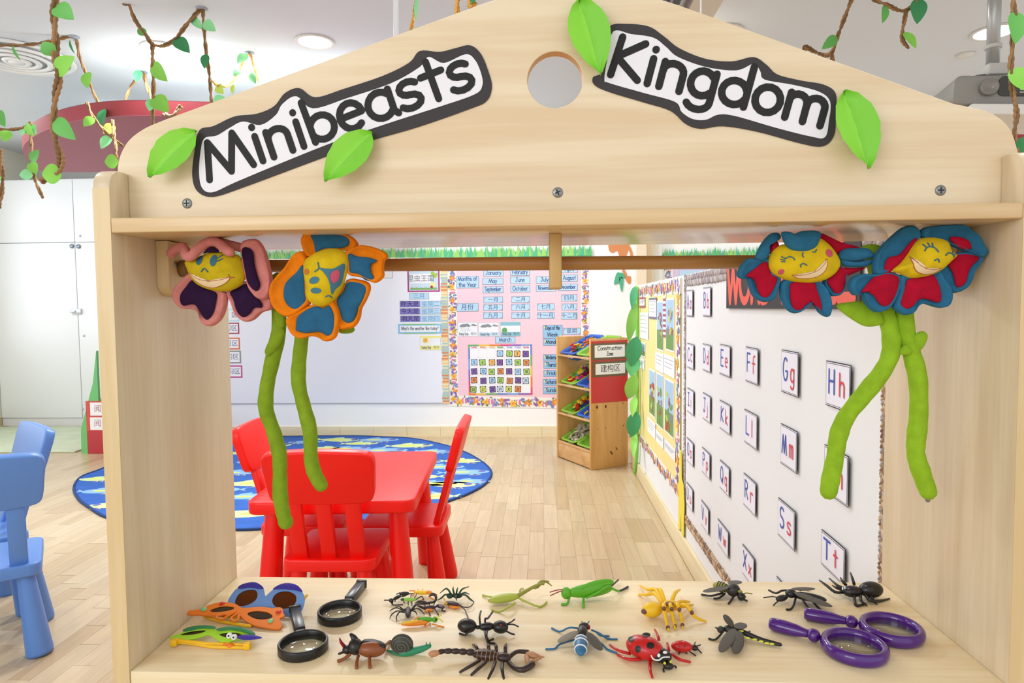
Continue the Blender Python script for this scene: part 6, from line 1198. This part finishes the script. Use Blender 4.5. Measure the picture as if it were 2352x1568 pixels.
# brown fly
B = Bug('toy_fly', 'black fly toy with folded brown wings near the yellow spider', 'toy fly', g4, (450, 310))
B.e('abdomen', (305, 205, 12), (450, 245, 12), 8, 8, 'olive'); B.seg((305, 205, 12), (450, 245, 12), 8, 8, (.35, .5, .65, .8), 'soot', 'dark_band', .8); B.e('thorax', (420, 250, 12), (552, 255, 13), 10.5, 10.5, 'soot'); B.e('head', (525, 315, 8), (595, 310, 8), 6, 6.5, 'black'); B.b('yellow_mark', (548, 268, 14), (4, 3, 2.4), 'olive')
B.w((450, 225, 19), (212, 268, 12), 8.5, 'wing'); B.w((440, 195, 21), (560, 175, 20), 8, 'wing')
for q in (((575, 295, 10), (600, 280, 11), (656, 287, 9)), ((580, 300, 9), (600, 315, 8))): B.l(q, 1, 'olive', 'antenna')
for q in (((410, 285, 6), (360, 325, 2), (315, 330, 0)), ((490, 310, 6), (470, 345, 3), (445, 375, 0)), ((390, 280, 6), (290, 305, 4), (203, 293, 1)), ((560, 330, 5), (610, 350, 0))): B.l(q, 1.6, 'black')
# black winged beetle
B = Bug('toy_beetle', 'black winged beetle toy behind the purple magnifying glasses', 'toy beetle', g4, (1100, 370))
B.e('body', (1010, 290, 9), (1330, 345, 9), 7.5, 6.5, 'black'); B.e('thorax', (955, 285, 11), (1060, 285, 12), 7.5, 7, 'black'); B.e('head', (872, 340, 7), (975, 312, 9), 5.5, 5, 'black'); B.w((1035, 275, 17), (1382, 405, 9), 11, 'wing', .7); B.w((1010, 245, 17), (1225, 240, 17), 7, 'wing', .7)
for q in (((890, 322, 10), (840, 312, 10), (762, 322, 8)), ((890, 355, 6), (870, 370, 4), (850, 390, 1))): B.l(q, 1, 'black', 'antenna')
for q in (((1050, 320, 7), (1030, 390, 5), (1005, 425, 1), (968, 428, 0)), ((1110, 340, 7), (1140, 385, 6), (1165, 420, 0)), ((1190, 345, 7), (1235, 395, 5), (1272, 430, 0)), ((970, 255, 11), (920, 260, 14), (870, 282, 8), (808, 255, 8)), ((1090, 255, 10), (1120, 235, 12), (1160, 240, 0))): B.l(q, 1.7, 'black')
# black spider
B = Bug('toy_spider', 'black spider toy with white face marks in the back corner of the counter', 'toy spider', g4, (1640, 330))
B.e('abdomen', (1620, 255, 14), (1832, 245, 15), 13, 13, 'black'); B.e('thorax', (1465, 265, 11), (1650, 265, 13), 10, 9, 'black'); B.b('white_mark', (1472, 243, 15), (1.2, 1.5, 4), 'white'); B.b('white_mark', (1492, 243, 16), (1.2, 1.5, 4), 'white')
for q in (((1470, 275, 9), (1400, 270, 12), (1330, 215, 16), (1262, 165, 18)), ((1490, 240, 12), (1430, 215, 16), (1352, 148, 18)), ((1460, 250, 9), (1420, 235, 10), (1380, 212, 10)), ((1500, 205, 14), (1475, 180, 18), (1452, 142, 20)), ((1575, 200, 14), (1560, 150, 22), (1542, 98, 26)), ((1575, 285, 10), (1580, 350, 6), (1600, 395, 1), (1680, 375, 0)), ((1630, 295, 10), (1640, 350, 8), (1690, 390, 0)), ((1680, 300, 10), (1720, 350, 6), (1800, 352, 2), (1895, 330, 0)), ((1715, 290, 10), (1740, 330, 6), (1780, 380, 0))): B.l(q, [2.6]+[2.3]*(len(q)-2)+[1.2], 'black')
# dragonfly
B = Bug('toy_dragonfly', 'dragonfly toy with grey wings and yellow spotted black tail', 'toy dragonfly', g4, (500, 660))
B.e('thorax', (395, 600, 9), (570, 615, 9), 7, 6.5, 'soot'); B.b('head', (375, 610, 9), (5.5, 5, 5), 'soot'); B.b('eye', (372, 592, 13), 2.4, 'dkgreen')
B.l([(545, 620, 9), (640, 660, 7), (740, 700, 5), (840, 728, 4), (912, 745, 4)], [4, 3.6, 3.2, 3, 2.4], 'black', 'tail', 10)
for q in ((560, 622, 13), (615, 685, 9), (680, 698, 7.5), (738, 715, 7), (790, 730, 6.5), (836, 738, 6)): B.b('yellow_spot', q, (3.6, 1.8, 1.3), 'lemon')
B.w((500, 600, 14), (372, 815, 6), 8.5, 'wing', .6); B.w((545, 620, 14), (505, 832, 5), 8.5, 'wing', .6); B.w((480, 585, 15), (408, 472, 22), 6, 'wing', .6); B.w((500, 590, 15), (605, 560, 18), 9, 'wing', .6)
for q in (((385, 640, 7), (325, 700, 2), (268, 690, 0)), ((350, 605, 8), (330, 590, 6)), ((600, 640, 6), (635, 625, 2)), ((560, 690, 4), (572, 755, 0))): B.l(q, 1.4, 'black')
# little crawlers heaped together
GC = 'small crawlers in the heap'
def lb(s): return s
B = Bug('toy_ant', 'small black ant toy at the edge of the crawler heap', 'toy ant', g5, (420, 560), GC)
B.e('head', (240, 490, 6), (350, 500, 6), 3.4, 3.4, 'black'); B.e('thorax', (340, 470, 7), (520, 380, 9), 3, 3, 'black'); B.e('abdomen', (480, 345, 9), (720, 330, 9), 3.6, 3.4, 'black')
for q in (((240, 490, 7), (130, 490, 5)), ((420, 350, 8), (500, 310, 10)), ((700, 345, 8), (810, 330, 4)), ((330, 540, 3), (340, 600, 1), (560, 590, 0)), ((380, 520, 4), (420, 440, 6), (640, 385, 3)), ((280, 530, 4), (330, 600, 1))): B.l(q, .9, 'black')
B = Bug('toy_lizard', 'small green lizard toy in the crawler heap', 'toy lizard', g5, (720, 520), GC)
B.e('body', (560, 465, 9), (880, 480, 10), 3.2, 3, 'lime'); B.e('head', (510, 480, 9), (620, 460, 9), 2.6, 2.2, 'dkgreen')
for q in (((580, 480, 8), (600, 560, 2)), ((690, 500, 8), (690, 600, 1)), ((770, 500, 8), (780, 610, 1)), ((740, 440, 9), (770, 350, 6)), ((840, 440, 9), (890, 340, 6)), ((870, 480, 10), (1000, 400, 12), (1055, 470, 3))): B.l(q, .9, 'dkgreen')
B = Bug('toy_scorpion', 'small orange scorpion toy at the back of the crawler heap', 'toy scorpion', g5, (1040, 370), GC)
B.e('body', (820, 300, 6), (1240, 320, 7), 4.5, 3.4, 'yellow'); B.e('tail', (1110, 290, 9), (1260, 330, 8), 3.4, 3.2, 'orange')
for q in (((850, 270, 7), (720, 270, 4)), ((930, 280, 8), (920, 235, 8)), ((1030, 290, 8), (1030, 225, 8)), ((840, 340, 5), (790, 380, 1)), ((1230, 350, 6), (1360, 358, 2)), ((1200, 420, 3), (1290, 470, 0))): B.l(q, 1, 'orange')
B = Bug('toy_scorpion', 'small black scorpion toy with raised curled tail in the crawler heap', 'toy scorpion', g5, (1130, 600), GC)
B.e('body', (890, 520, 6), (1160, 560, 6), 3.6, 3, 'plum'); B.l([(1120, 565, 6), (1210, 545, 6), (1300, 530, 8), (1345, 460, 13), (1330, 380, 16), (1260, 350, 17), (1170, 410, 14)], [2.2, 2, 2, 2, 2.2, 2.6, .7], 'soot', 'tail')
for q in (((900, 530, 6), (850, 560, 3)), ((1040, 530, 6), (1060, 470, 6), (990, 500, 4)), ((1080, 570, 5), (1090, 630, 1)), ((1180, 540, 5), (1190, 640, 0)), ((1320, 520, 6), (1290, 610, 0))): B.l(q, .8, 'plum')
B = Bug('toy_scorpion', 'small purplish brown scorpion toy with orange belly in the crawler heap', 'toy scorpion', g5, (1150, 720), GC)
B.e('body', (1040, 680, 4), (1330, 650, 5), 4, 3.4, 'plum'); B.e('belly', (1080, 740, 2.6), (1280, 715, 2.6), 4, 2.4, 'orange'); B.e('claw', (1370, 590, 5), (1530, 680, 5), 5, 2, 'plum'); B.l([(1320, 650, 5), (1390, 620, 6)], 1.6, 'plum', 'claw_arm'); B.l([(1500, 690, 4), (1480, 730, 2), (1560, 745, 1)], 1.1, 'plum', 'pincer')
B.l([(1050, 675, 5), (980, 640, 6), (920, 620, 6)], [2, 1.8, 1.4], 'plum', 'tail')
for q in (((1170, 690, 4), (1180, 780, 3), (1210, 850, 0)), ((1310, 680, 4), (1350, 750, 3), (1405, 830, 0))): B.l(q, 1, 'plum')
B = Bug('toy_spider', 'small green legged black spider toy on top of the cockroach', 'toy spider', g5, (1780, 470), GC)
B.e('abdomen', (1590, 390, 8), (1750, 380, 8), 5, 4.5, 'dkgreen'); B.e('thorax', (1720, 380, 9), (1960, 390, 8), 4.6, 4, 'black')
for q in (((1700, 350, 11), (1590, 215, 20), (1440, 325, 4)), ((1690, 370, 10), (1560, 360, 13), (1480, 430, 6), (1380, 490, 1)), ((1770, 350, 12), (1745, 240, 20), (1750, 175, 20)), ((1820, 350, 12), (1835, 260, 20), (1855, 190, 20)), ((1880, 350, 12), (1960, 230, 18), (2115, 175, 12)), ((1900, 360, 11), (2020, 315, 14), (2125, 350, 4)), ((1910, 370, 10), (2040, 370, 14), (2140, 460, 6), (2235, 530, 0)), ((1820, 370, 12), (1815, 420, 12), (1825, 495, 4))): B.l(q, [1.5]+[1.5]*(len(q)-2)+[.7], 'dkgreen')
B = Bug('toy_cockroach', 'small brown cockroach toy with orange underside and long feelers', 'toy cockroach', g5, (1730, 620), GC)
B.e('wing_cases', (1550, 540, 5), (1890, 600, 6), 5.5, 3, 'plum'); B.e('belly', (1640, 620, 3), (1890, 660, 3), 4.5, 2.4, 'orange'); B.l([(1540, 460, 6), (1560, 540, 8.2), (1600, 570, 7)], 1.2, 'yellow', 'yellow_band')
B.l([(1890, 590, 7), (1990, 650, 5), (2110, 655, 4), (2190, 610, 5), (2235, 530, 6)], .7, 'plum', 'antenna'); B.l([(1890, 620, 6), (2000, 690, 4), (2060, 800, 2), (2100, 905, 1)], .8, 'plum', 'antenna')
for q in (((1760, 640, 3), (1780, 700, 0)), ((1620, 600, 3), (1540, 580, 0)), ((1880, 650, 3), (1900, 690, 0))): B.l(q, .9, 'orange')
B = Bug('toy_spider', 'small black spider toy in front of the crawler heap', 'toy spider', g5, (690, 830), GC)
B.e('abdomen', (685, 650, 7), (690, 900, 6), 4.6, 4.4, 'soot'); B.e('thorax', (600, 700, 7), (790, 740, 7), 3.4, 3, 'plum')
for q in (((610, 740, 7), (480, 640, 12), (390, 650, 4)), ((600, 750, 7), (440, 670, 12), (340, 690, 8), (262, 735, 1)), ((600, 770, 7), (440, 740, 12), (310, 820, 6), (260, 915, 0)), ((600, 780, 7), (490, 770, 11), (420, 870, 4), (410, 985, 0)), ((790, 720, 7), (900, 590, 14), (1060, 590, 8)), ((780, 700, 7), (850, 600, 13), (960, 540, 10)), ((800, 740, 7), (860, 760, 8), (900, 835, 0)), ((800, 720, 7), (900, 680, 10), (1000, 740, 5), (1075, 825, 0))): B.l(q, [1]+[1]*(len(q)-2)+[.6], 'soot')
B = Bug('toy_grasshopper', 'small grasshopper toy with green head and orange wings', 'toy grasshopper', g5, (900, 1060), GC)
B.e('wing', (515, 1055, 5), (1180, 1010, 6), 4, 3.8, 'orange'); B.e('wing', (530, 1045, 6), (1000, 985, 8), 2.6, 3, 'yellow'); B.e('thorax', (900, 935, 8), (1290, 945, 8), 3.6, 4, 'green'); hd_ = B.e('head', (1250, 945, 8), (1385, 945, 8), 3.8, 4.4, 'green'); B.b('eye', (1345, 945, 9.5), (1.4, 1.4, 1.8), 'black', hd_)
for q, m in ((((1360, 900, 11), (1470, 840, 13)), 'lemon'), (((1370, 920, 10), (1440, 940, 8), (1500, 1000, 5)), 'lemon'), (((1150, 1010, 4), (1060, 1110, 1), (1200, 1060, 3)), 'orange'), (((1250, 1050, 3), (1380, 1080, 1), (1530, 1120, 0)), 'orange'), (((1000, 960, 8), (940, 880, 10), (720, 1050, 4)), 'orange'), (((1200, 1030, 3), (1210, 1090, 0)), 'olive')): B.l(q, .9, m)
# ---- magnifying glasses
LENS = glass('lens_clear', 'F4F6F2')
BK = mat('black_gloss', '191716', .3); PUR = mat('purple_gloss', '4A1478', .15, coat=.4)
def black_glass(f, c, rpx, tip, label):
    p = K(*f(*c), 7); r = rpx*abs((K(*f(c[0]+100, c[1]), 7)-p).x)/100; p.z = CZ
    t = thing('magnifying_glass', label, 'magnifying glass', p, group='black magnifying glasses')
    part('rim', MB().lathe(p, [(r*.88, .001), (r*.97, .0004), (r, .002), (r, .0125), (r*.97, .0142), (r*.92, .0142), (r*.88, .0125), (r*.88, .001)], 40, cap=False), BK, t)
    part('lens', MB().lathe(p, [(.0001, .0066), (r*.5, .0062), (r*.88, .0048), (r*.88, .0055), (r*.5, .0092), (.0001, .0102)], 32, cap=False), LENS, t)
    e = K(*f(*tip), 8); d = e-p; d.z = 0; d.normalize(); a = p+d*(r*.98); L_ = (e-a).length
    M = Matrix((d, Vector((-d.y, d.x, 0)), Vector((0, 0, 1)))).transposed()
    part('collar', MB().box(a+d*.004+Vector((0, 0, .008)), (.012, .013, .009), M), BK, t, .001)
    part('handle', MB().box(a+d*(.006+L_/2)+Vector((0, 0, .0085)), (L_-.004, .0155, .012), M), BK, t, .0015); part('handle_cap', MB().box(a+d*(L_+.006)+Vector((0, 0, .0087)), (.006, .0172, .0138), M), BK, t, .001)
black_glass(g1, (1582, 810), 262, (1495, 445), 'black magnifying glass lying in front, its handle touching the blue glasses')
black_glass(g1, (1978, 458), 233, (2200, 165), 'black magnifying glass at the back edge, in front of the red chair')
def purple_glass(f, c, rx, ball, tip, label):
    p = K(*f(*c), 8); r = rx*abs((K(*f(c[0]+100, c[1]), 8)-p).x)/100; tr = .0060; p.z = CZ+.0092
    t = thing('magnifying_glass', label, 'magnifying glass', (p.x, p.y, CZ), group='purple magnifying glasses')
    part('rim', MB().torus(p, r-tr, tr, None, 48, 14, flat=1.5), PUR, t)
    part('lens', MB().lathe(p, [(.0001, -.001), (r-tr*1.7, -.001), (r-tr*1.7, .001), (.0001, .002)], 36, cap=False), LENS, t)
    q = K(*f(*ball), 9); e = K(*f(*tip), 10); d = e-p; d.z = 0; d.normalize(); L_ = (e-p).length
    q = p+d*(r+.009); q = q+Vector((0, 0, .0006)); part('ball_joint', MB().ell(q, .0092, None, 18, 12), PUR, t)
    M = Matrix(basis(d)).transposed(); h = L_-(r+.016)
    part('handle', MB().lathe(p+d*(r+.016)+Vector((0, 0, .0006)), [(.005, 0), (.0058, h*.04), (.0062, h*.12), (.0085, h*.3), (.0096, h*.55), (.0096, h*.75), (.009, h*.92), (.0078, h*.985), (.0066, h)], 24, M), PUR, t)
purple_glass(g4, (1578, 772), 285, (1270, 680), (815, 550), 'purple plastic magnifying glass lying in front of the other purple one')
purple_glass(g4, (1912, 615), 270, (1600, 550), (1125, 462), 'purple plastic magnifying glass lying behind the other purple one')
# ---- novelty glasses
DARKL = glass('tinted_lens', '96682E', rough=.05); SMOKE = glass('smoke_lens', '8A8078', rough=.05)
def fr_at(px, py, h, tilt, yaw=0.): return Frame(K(px, py, h), (cos(yaw), sin(yaw), 0), (-sin(yaw)*cos(tilt), cos(yaw)*cos(tilt), sin(tilt)))
def spec(label, f, base, h, tilt, outline, holes, m, lens, extra, yaw=0., th=.003):
    fr = fr_at(*f(*base), h, tilt, yaw); P = lambda pts: [fr.px(*f(*q)) for q in pts]
    t = thing('novelty_glasses', label, 'glasses', (fr.O.x, fr.O.y, CZ), group='novelty party glasses')
    hs = [cat(P(hh), 4, True) for hh in holes]
    cutout('frame_front', fr, cat(P(outline), 3, True), hs, th, m, t, .0006)
    for hh in hs: part('lens', MB().poly(fr, hh, -th*.7, -th*.4), lens, t)
    for nm_, pts, mm, n0 in extra: part(nm_, MB().poly(fr, cat(P(pts), 4, True), n0, n0+.0015), mm, t, .0004)
    return t, fr, P
GB2 = mat('glasses_blue', '6F98D6', .45); GPU = mat('glasses_purple', '3A2E9A', .4); GOR = mat('glasses_orange', 'F07E18', .45); GYE = mat('glasses_yellow', 'F4BE14', .45); GLI = mat('glasses_lime', 'A6DC2E', .45); GDG = mat('glasses_green', '2E7E4A', .5)
t, fr, P = spec('blue novelty glasses with purple brows and brown lenses', g1, (1170, 490), 3, .62,
    [(765, 330), (830, 225), (880, 185), (960, 140), (1040, 130), (1120, 150), (1155, 195), (1172, 270), (1200, 250), (1260, 200), (1330, 155), (1430, 140), (1520, 165), (1572, 225), (1596, 290), (1590, 360), (1555, 440), (1490, 482), (1390, 490), (1300, 470), (1220, 420), (1160, 400), (1090, 400), (1000, 420), (900, 420), (800, 390)],
    [[(845, 335), (870, 270), (930, 222), (1010, 205), (1070, 215), (1088, 260), (1068, 315), (1000, 362), (920, 382), (862, 368)], [(1246, 330), (1270, 265), (1330, 228), (1420, 222), (1490, 255), (1508, 300), (1490, 360), (1430, 400), (1350, 410), (1280, 385)]], GB2, DARKL,
    [('brow', [(875, 190), (930, 150), (1040, 128), (1110, 148), (1157, 196), (1090, 196), (1000, 186), (920, 196)], GPU, .0002), ('brow', [(1257, 202), (1330, 155), (1420, 138), (1520, 163), (1577, 232), (1500, 216), (1400, 206), (1310, 202)], GPU, .0002)])
for a, b in (((800, 300), (935, 130)), ((1560, 330), (1612, 245))):
    u = fr.px(*g1(*a)); v = fr.px(*g1(*b)); part('temple_arm', MB().tube([fr.p(*u, -.004), fr.p(*v, -.006)], .0022, 8), GYE, t)
t, fr, P = spec('orange butterfly shaped novelty glasses with red and mint dots', g1, (900, 520), 9, .28,
    [(305, 447), (350, 430), (480, 412), (560, 372), (660, 342), (760, 338), (860, 362), (920, 398), (1010, 396), (1130, 390), (1250, 402), (1310, 394), (1357, 405), (1366, 450), (1382, 488), (1332, 510), (1340, 550), (1356, 602), (1300, 630), (1180, 615), (1050, 588), (960, 540), (900, 490), (840, 470), (700, 478), (560, 485), (450, 474), (350, 472)],
    [[(575, 430), (640, 398), (740, 382), (835, 396), (810, 420), (720, 440), (620, 446)], [(980, 470), (1010, 442), (1090, 433), (1190, 446), (1248, 482), (1230, 512), (1150, 526), (1060, 516)]], GOR, SMOKE, [], 0)
mb_r, mb_m = mat('dot_red', 'D2302E', .4), mat('dot_mint', '7ED49A', .4)
for c, r, m in (((705, 358), 26, mb_r), ((1315, 450), 26, mb_r), ((510, 420), 28, mb_m), ((1232, 545), 32, mb_m)):
    u, v = fr.px(*g1(*c)); part('dot', MB().ell(fr.p(u, v, .0004), (.0042, .0042, .0018), Matrix((fr.U, fr.V, fr.N)).transposed(), 14, 8), m, t)
for pts in ([(850, 450), (780, 490), (710, 530), (650, 520), (650, 496), (720, 478)], [(880, 470), (825, 500), (805, 530), (835, 550), (880, 535), (885, 490)]):
    part('feeler', MB().tube(cat([tuple(fr.p(*fr.px(*g1(*q)), .001)) for q in pts], 5), .0018, 8), GOR, t)
part('temple_arm', MB().tube([K(*g1(520, 500), 4), K(*g1(700, 550), 3), K(*g1(1010, 600), 3)], .0024, 8), GYE, t); part('temple_arm', MB().tube([K(*g1(560, 470), 4), K(*g1(1300, 560), 3)], .0022, 8), GYE, t)
t, fr, P = spec('lime green novelty glasses with purple beak and yellow arms', g1, (560, 790), 7, .3,
    [(140, 716), (200, 690), (260, 672), (330, 640), (480, 616), (600, 625), (660, 650), (780, 632), (900, 645), (1000, 670), (1030, 710), (960, 735), (850, 745), (760, 768), (690, 762), (630, 725), (560, 684), (480, 708), (350, 742), (230, 748), (150, 738)],
    [[(250, 692), (320, 662), (440, 642), (530, 640), (490, 668), (360, 692)], [(675, 687), (740, 667), (850, 665), (922, 690), (880, 717), (760, 722)]], GLI, SMOKE,
    [('brow', [(280, 656), (350, 620), (480, 600), (620, 608), (628, 634), (480, 630), (330, 662)], GDG, .0006), ('brow', [(645, 642), (760, 614), (900, 618), (1010, 648), (1066, 690), (1035, 704), (930, 668), (800, 646), (680, 656)], GDG, .0006), ('beak', [(872, 742), (930, 715), (1030, 713), (1142, 742), (1050, 762), (930, 764)], GPU, .0025)])
for c in ((790, 726), (842, 742)):
    u, v = fr.px(*g1(*c)); e_ = part('eye', MB().ell(fr.p(u, v, .004), .0042, None, 14, 10), mat('eye_white', 'F2F2F2', .3), t); part('pupil', MB().ell(fr.p(u, v, .0045)+Vector((.0006, -.0036, .001)), .0013, None, 10, 8), BLACK, e_)
for c, r in (((745, 790), (.006, .004, .003)), ((795, 808), (.006, .004, .003))): part('foot', MB().ell(K(*g1(*c), 5), r, None, 12, 8), GOR, t)
for q in ((((180, 765, 6), (400, 790, 3), (620, 825, 3), (960, 830, 3))), (((200, 750, 8), (560, 790, 5), (980, 800, 5)))): part('temple_arm', MB().tube([K(*g1(x, y), h) for x, y, h in q], .0024, 8), GYE, t)
for c in ((190, 775), (980, 808)): part('hinge', MB().box(K(*g1(*c), 6), (.009, .008, .009)), GYE, t, .0008)
# ================================================================== paper vines hanging from the ceiling
LV = [mat('vine_leaf_'+k, c, .6) for k, c in (('mid', '62AE52'), ('lime', '84C84A'), ('dark', '358A52'), ('mint', '8FDC9A'), ('yellow', 'C3DE62'))]
TWM = [mat('twine_brown', '7A5B38', .85, bump=.4, bscale=300), mat('twine_tan', '957049', .85, bump=.4, bscale=300)]; TWO = [mat('twine_amber', 'C48A3A', .85), mat('twine_gold', 'D9A655', .85)]
def vine(label, pts, rpx, leaves, branches=(), Yd=3.8, tw=None, cat_='vine'):
    def P3(q): return pY(q[0], q[1], q[2] if len(q) > 2 else Yd)
    p0 = P3(pts[0]); t = thing('paper_vine', label, cat_, min((P3(q) for q in pts), key=lambda v: v.z), group='twisted paper vines on the ceiling')
    for path in [pts]+list(branches):
        w3 = [tuple(P3(z)) for z in path]
        if path[0][1] < 0: w3 = [w3[0][:2]+(CEIL-.002,)] + w3            # cut by the frame: it goes on up to the ceiling
        if path[-1][1] < 0: w3 = w3 + [w3[-1][:2]+(CEIL-.002,)]
        q = [Vector(v) for v in cat(w3, 16)]; r = rpx*q[0].y/F; L_ = 0; A = [[], []]; px_ = None
        for i, c in enumerate(q):
            d = (q[min(i+1, len(q)-1)]-q[max(i-1, 0)]).normalized(); L_ += (q[i]-q[i-1]).length if i else 0
            x = (px_-d*px_.dot(d)).normalized() if px_ else d.orthogonal().normalized(); px_ = x; y = d.cross(x); a = L_/(r*3.4)
            for k in range(2): A[k].append(c + (x*cos(a+k*pi)+y*sin(a+k*pi))*r*.5)
        for k in range(2): part('twisted_strand', MB().tube(A[k], [r*(.62+.12*sin(i*1.3+k)) for i in range(len(q))], 6), (tw or TWM)[k], t)
    for (bx, by, tx, ty, w, m, *Yl) in leaves:
        Y_ = Yl[0] if Yl else Yd; a, b = pY(bx, by, Y_), pY(tx, ty, Y_-.02); paper_leaf('leaf', a, b, w*Y_/F, (.15*((bx*7) % 5-2), -1, .1), LV[m], t, .18)
    return t
def hook(px, py, label): p = pZ(px, py, CEIL); part('ceiling_hook', MB().lathe((p.x, p.y, CEIL-.008), [(.022, 0), (.03, .004), (.03, .007)], 16).tube([(p.x, p.y, CEIL-.008), (p.x, p.y, CEIL-.024)], .004, 8), mat('hook_grey', '9AA4B0', .4), label=label, cat='hook', group='small grey hooks in the ceiling')
vine('thick brown paper vine with large leaves and a curled end', [(128, -40), (124, 35), (128, 90), (127, 140), (135, 178), (127, 225), (124, 290), (130, 330), (140, 368), (130, 398), (95, 415)], 8, [(127, 14, 170, 46, 44, 0), (129, 172, 172, 130, 42, 1), (126, 274, 174, 321, 40, 0), (142, 402, 96, 400, 48, 1), (124, 126, 97, 96, 34, 0)], Yd=2.3)
hook(170, 84, 'small grey ceiling hook between the air diffuser and the downlight')
vine('thin brown paper vine draped past the air diffuser to the hook above the bulkhead', [(-20, 104, 3.74), (60, 103, 3.75), (120, 94, 3.76), (170, 86, 3.775), (182, 130, 3.9), (198, 170, 4.0), (218, 220, 4.1), (240, 255, 4.15), (262, 275, 4.15), (280, 250, 4.2), (300, 200, 4.25), (328, 167, 4.33)], 3.6, [(203, 165, 202, 203, 30, 1, 3.85), (240, 250, 236, 288, 30, 2, 3.95), (266, 290, 236, 306, 28, 4, 3.95), (256, 312, 232, 342, 26, 3, 3.95), (218, 272, 192, 290, 28, 1, 3.8), (322, 162, 312, 188, 20, 2, 4.2), (160, 92, 172, 124, 7, 2, 3.7), (28, 104, 48, 140, 8, 0, 3.7), (272, 372, 240, 372, 34, 1, 3.7)], [[(200, 236, 3.88), (215, 270, 3.86), (250, 310, 3.86), (282, 336, 3.9)], [(258, 276, 3.9), (262, 310, 3.85), (267, 350, 3.8), (268, 395, 3.8)]], 3.8)
hook(463, 19, 'small grey ceiling hook where two vines meet above the gable'); hook(328, 166, 'small grey ceiling hook hidden behind a dark green leaf'); hook(573, 121, 'small grey ceiling hook nearest the gable slope')
vine('brown paper vine looping under a glowing downlight', [(285, -30, 3.4), (293, 0, 3.4), (310, 45, 3.42), (335, 80, 3.45), (350, 101, 3.5), (375, 105, 3.5), (402, 90, 3.5), (430, 55, 3.48), (460, 21, 3.47)], 4.6, [(332, 82, 318, 62, 20, 0), (350, 145, 385, 187, 34, 1), (402, 88, 436, 122, 32, 2), (352, 222, 388, 258, 40, 1), (352, 228, 343, 255, 24, 3), (440, 38, 468, 68, 20, 3), (262, -8, 286, 4, 30, 1)], [[(350, 100, 3.5), (351, 140, 3.5), (353, 200, 3.5), (350, 250, 3.5), (352, 290, 3.5)], [(330, 170, 4.3), (345, 215, 4.2), (372, 256, 4.0), (395, 266, 3.9), (415, 245, 3.9)]], 3.5)
vine('brown paper vine hanging straight down beside the gable slope', [(466, 22, 3.47), (469, 70, 3.45), (475, 130, 3.45), (482, 180, 3.45), (486, 240, 3.45)], 4, [(468, 50, 496, 72, 26, 3, 3.4), (474, 124, 470, 158, 20, 2, 3.4), (490, 236, 520, 226, 26, 3, 3.4)], [], 3.45)
vine('amber paper vine swagged between two hooks above the gable', [(482, 182, 3.5), (503, 197, 3.6), (528, 195, 3.75), (548, 165, 3.9), (572, 124, 4.06), (584, 155, 4.0), (598, 200, 3.9)], 3, [(570, 126, 545, 146, 26, 3, 3.95), (552, 160, 536, 174, 16, 3, 3.85), (576, 168, 588, 192, 16, 3, 3.9), (498, 196, 514, 216, 22, 4, 3.6), (538, 194, 534, 216, 12, 4, 3.7)], [], 3.8, TWO)
vine('brown paper vine dangling in front of the bulkhead edge', [(-15, 296, 3.6), (30, 297, 3.6), (58, 291, 3.6), (72, 284, 3.6), (71, 320, 3.5), (75, 360, 3.45), (80, 410, 3.45), (98, 453, 3.45)], 3.6, [(22, 300, 8, 326, 26, 1, 3.5), (60, 284, 78, 312, 24, 1, 3.5), (58, 296, 50, 312, 18, 3, 3.5), (76, 285, 84, 310, 14, 3, 3.5), (72, 372, 90, 344, 22, 0, 3.4), (72, 372, 84, 400, 24, 1, 3.4), (76, 402, 44, 402, 26, 3, 3.4)], [[(80, 360, 3.45), (66, 388, 3.44), (72, 398, 3.44)]], 3.5)
vine('ragged brown paper vine end hanging at the cupboard side', [(0, 345), (2, 372), (6, 405), (4, 440), (-2, 476)], 4.5, [(-8, 252, 12, 292, 26, 0), (3, 405, -6, 425, 14, 1)], [], 3.0)
vine('brown paper vine swagged behind the right slope of the gable', [(1850, 140, 3.6), (1848, 108, 3.6), (1870, 118, 3.6), (1895, 127, 3.55), (1911, 119, 3.5), (1924, 82, 3.4), (1940, 40, 3.3), (1955, 2, 3.25), (1970, -30, 3.2)], 4.2, [(1922, 84, 1887, 113, 24, 0, 3.35)], [[(1910, 118, 3.5), (1912, 140, 3.5)]], 3.4)
vine('short brown paper vine with a dark leaf beside the projector', [(2000, -15), (2040, 12), (2070, 25), (2090, 18), (2105, -5)], 4.2, [(2032, 12, 2026, 54, 20, 0), (2108, -4, 2106, 56, 34, 2), (2074, 74, 2104, 112, 22, 1)], [[(2082, 22), (2077, 50), (2072, 88), (2086, 110)]], 3.1)
vine('brown paper vine with big leaves in front of the projector', [(2328, -30), (2330, 40), (2325, 110), (2321, 170), (2328, 220), (2335, 262), (2330, 310), (2338, 350)], 5.2, [(2331, 26, 2331, 102, 42, 0), (2318, 160, 2372, 212, 44, 1), (2334, 348, 2370, 310, 36, 2)], [], 2.3)
vine('amber paper vine tip behind the top of the gable', [(962, -30, 2.8), (957, 0, 2.8), (951, 32, 2.8), (944, 68, 2.8)], 4, [(960, -8, 956, 50, 10, 3, 2.75)], [], 2.8, TWO)
vine('short thick amber paper vine end at the peak of the gable', [(1052, -30), (1050, 0), (1050, 30), (1048, 50)], 6, [(1078, 8, 1094, 2, 10, 2)], [[(1078, -12), (1084, 6), (1092, 10)]], 2.4, TWO)
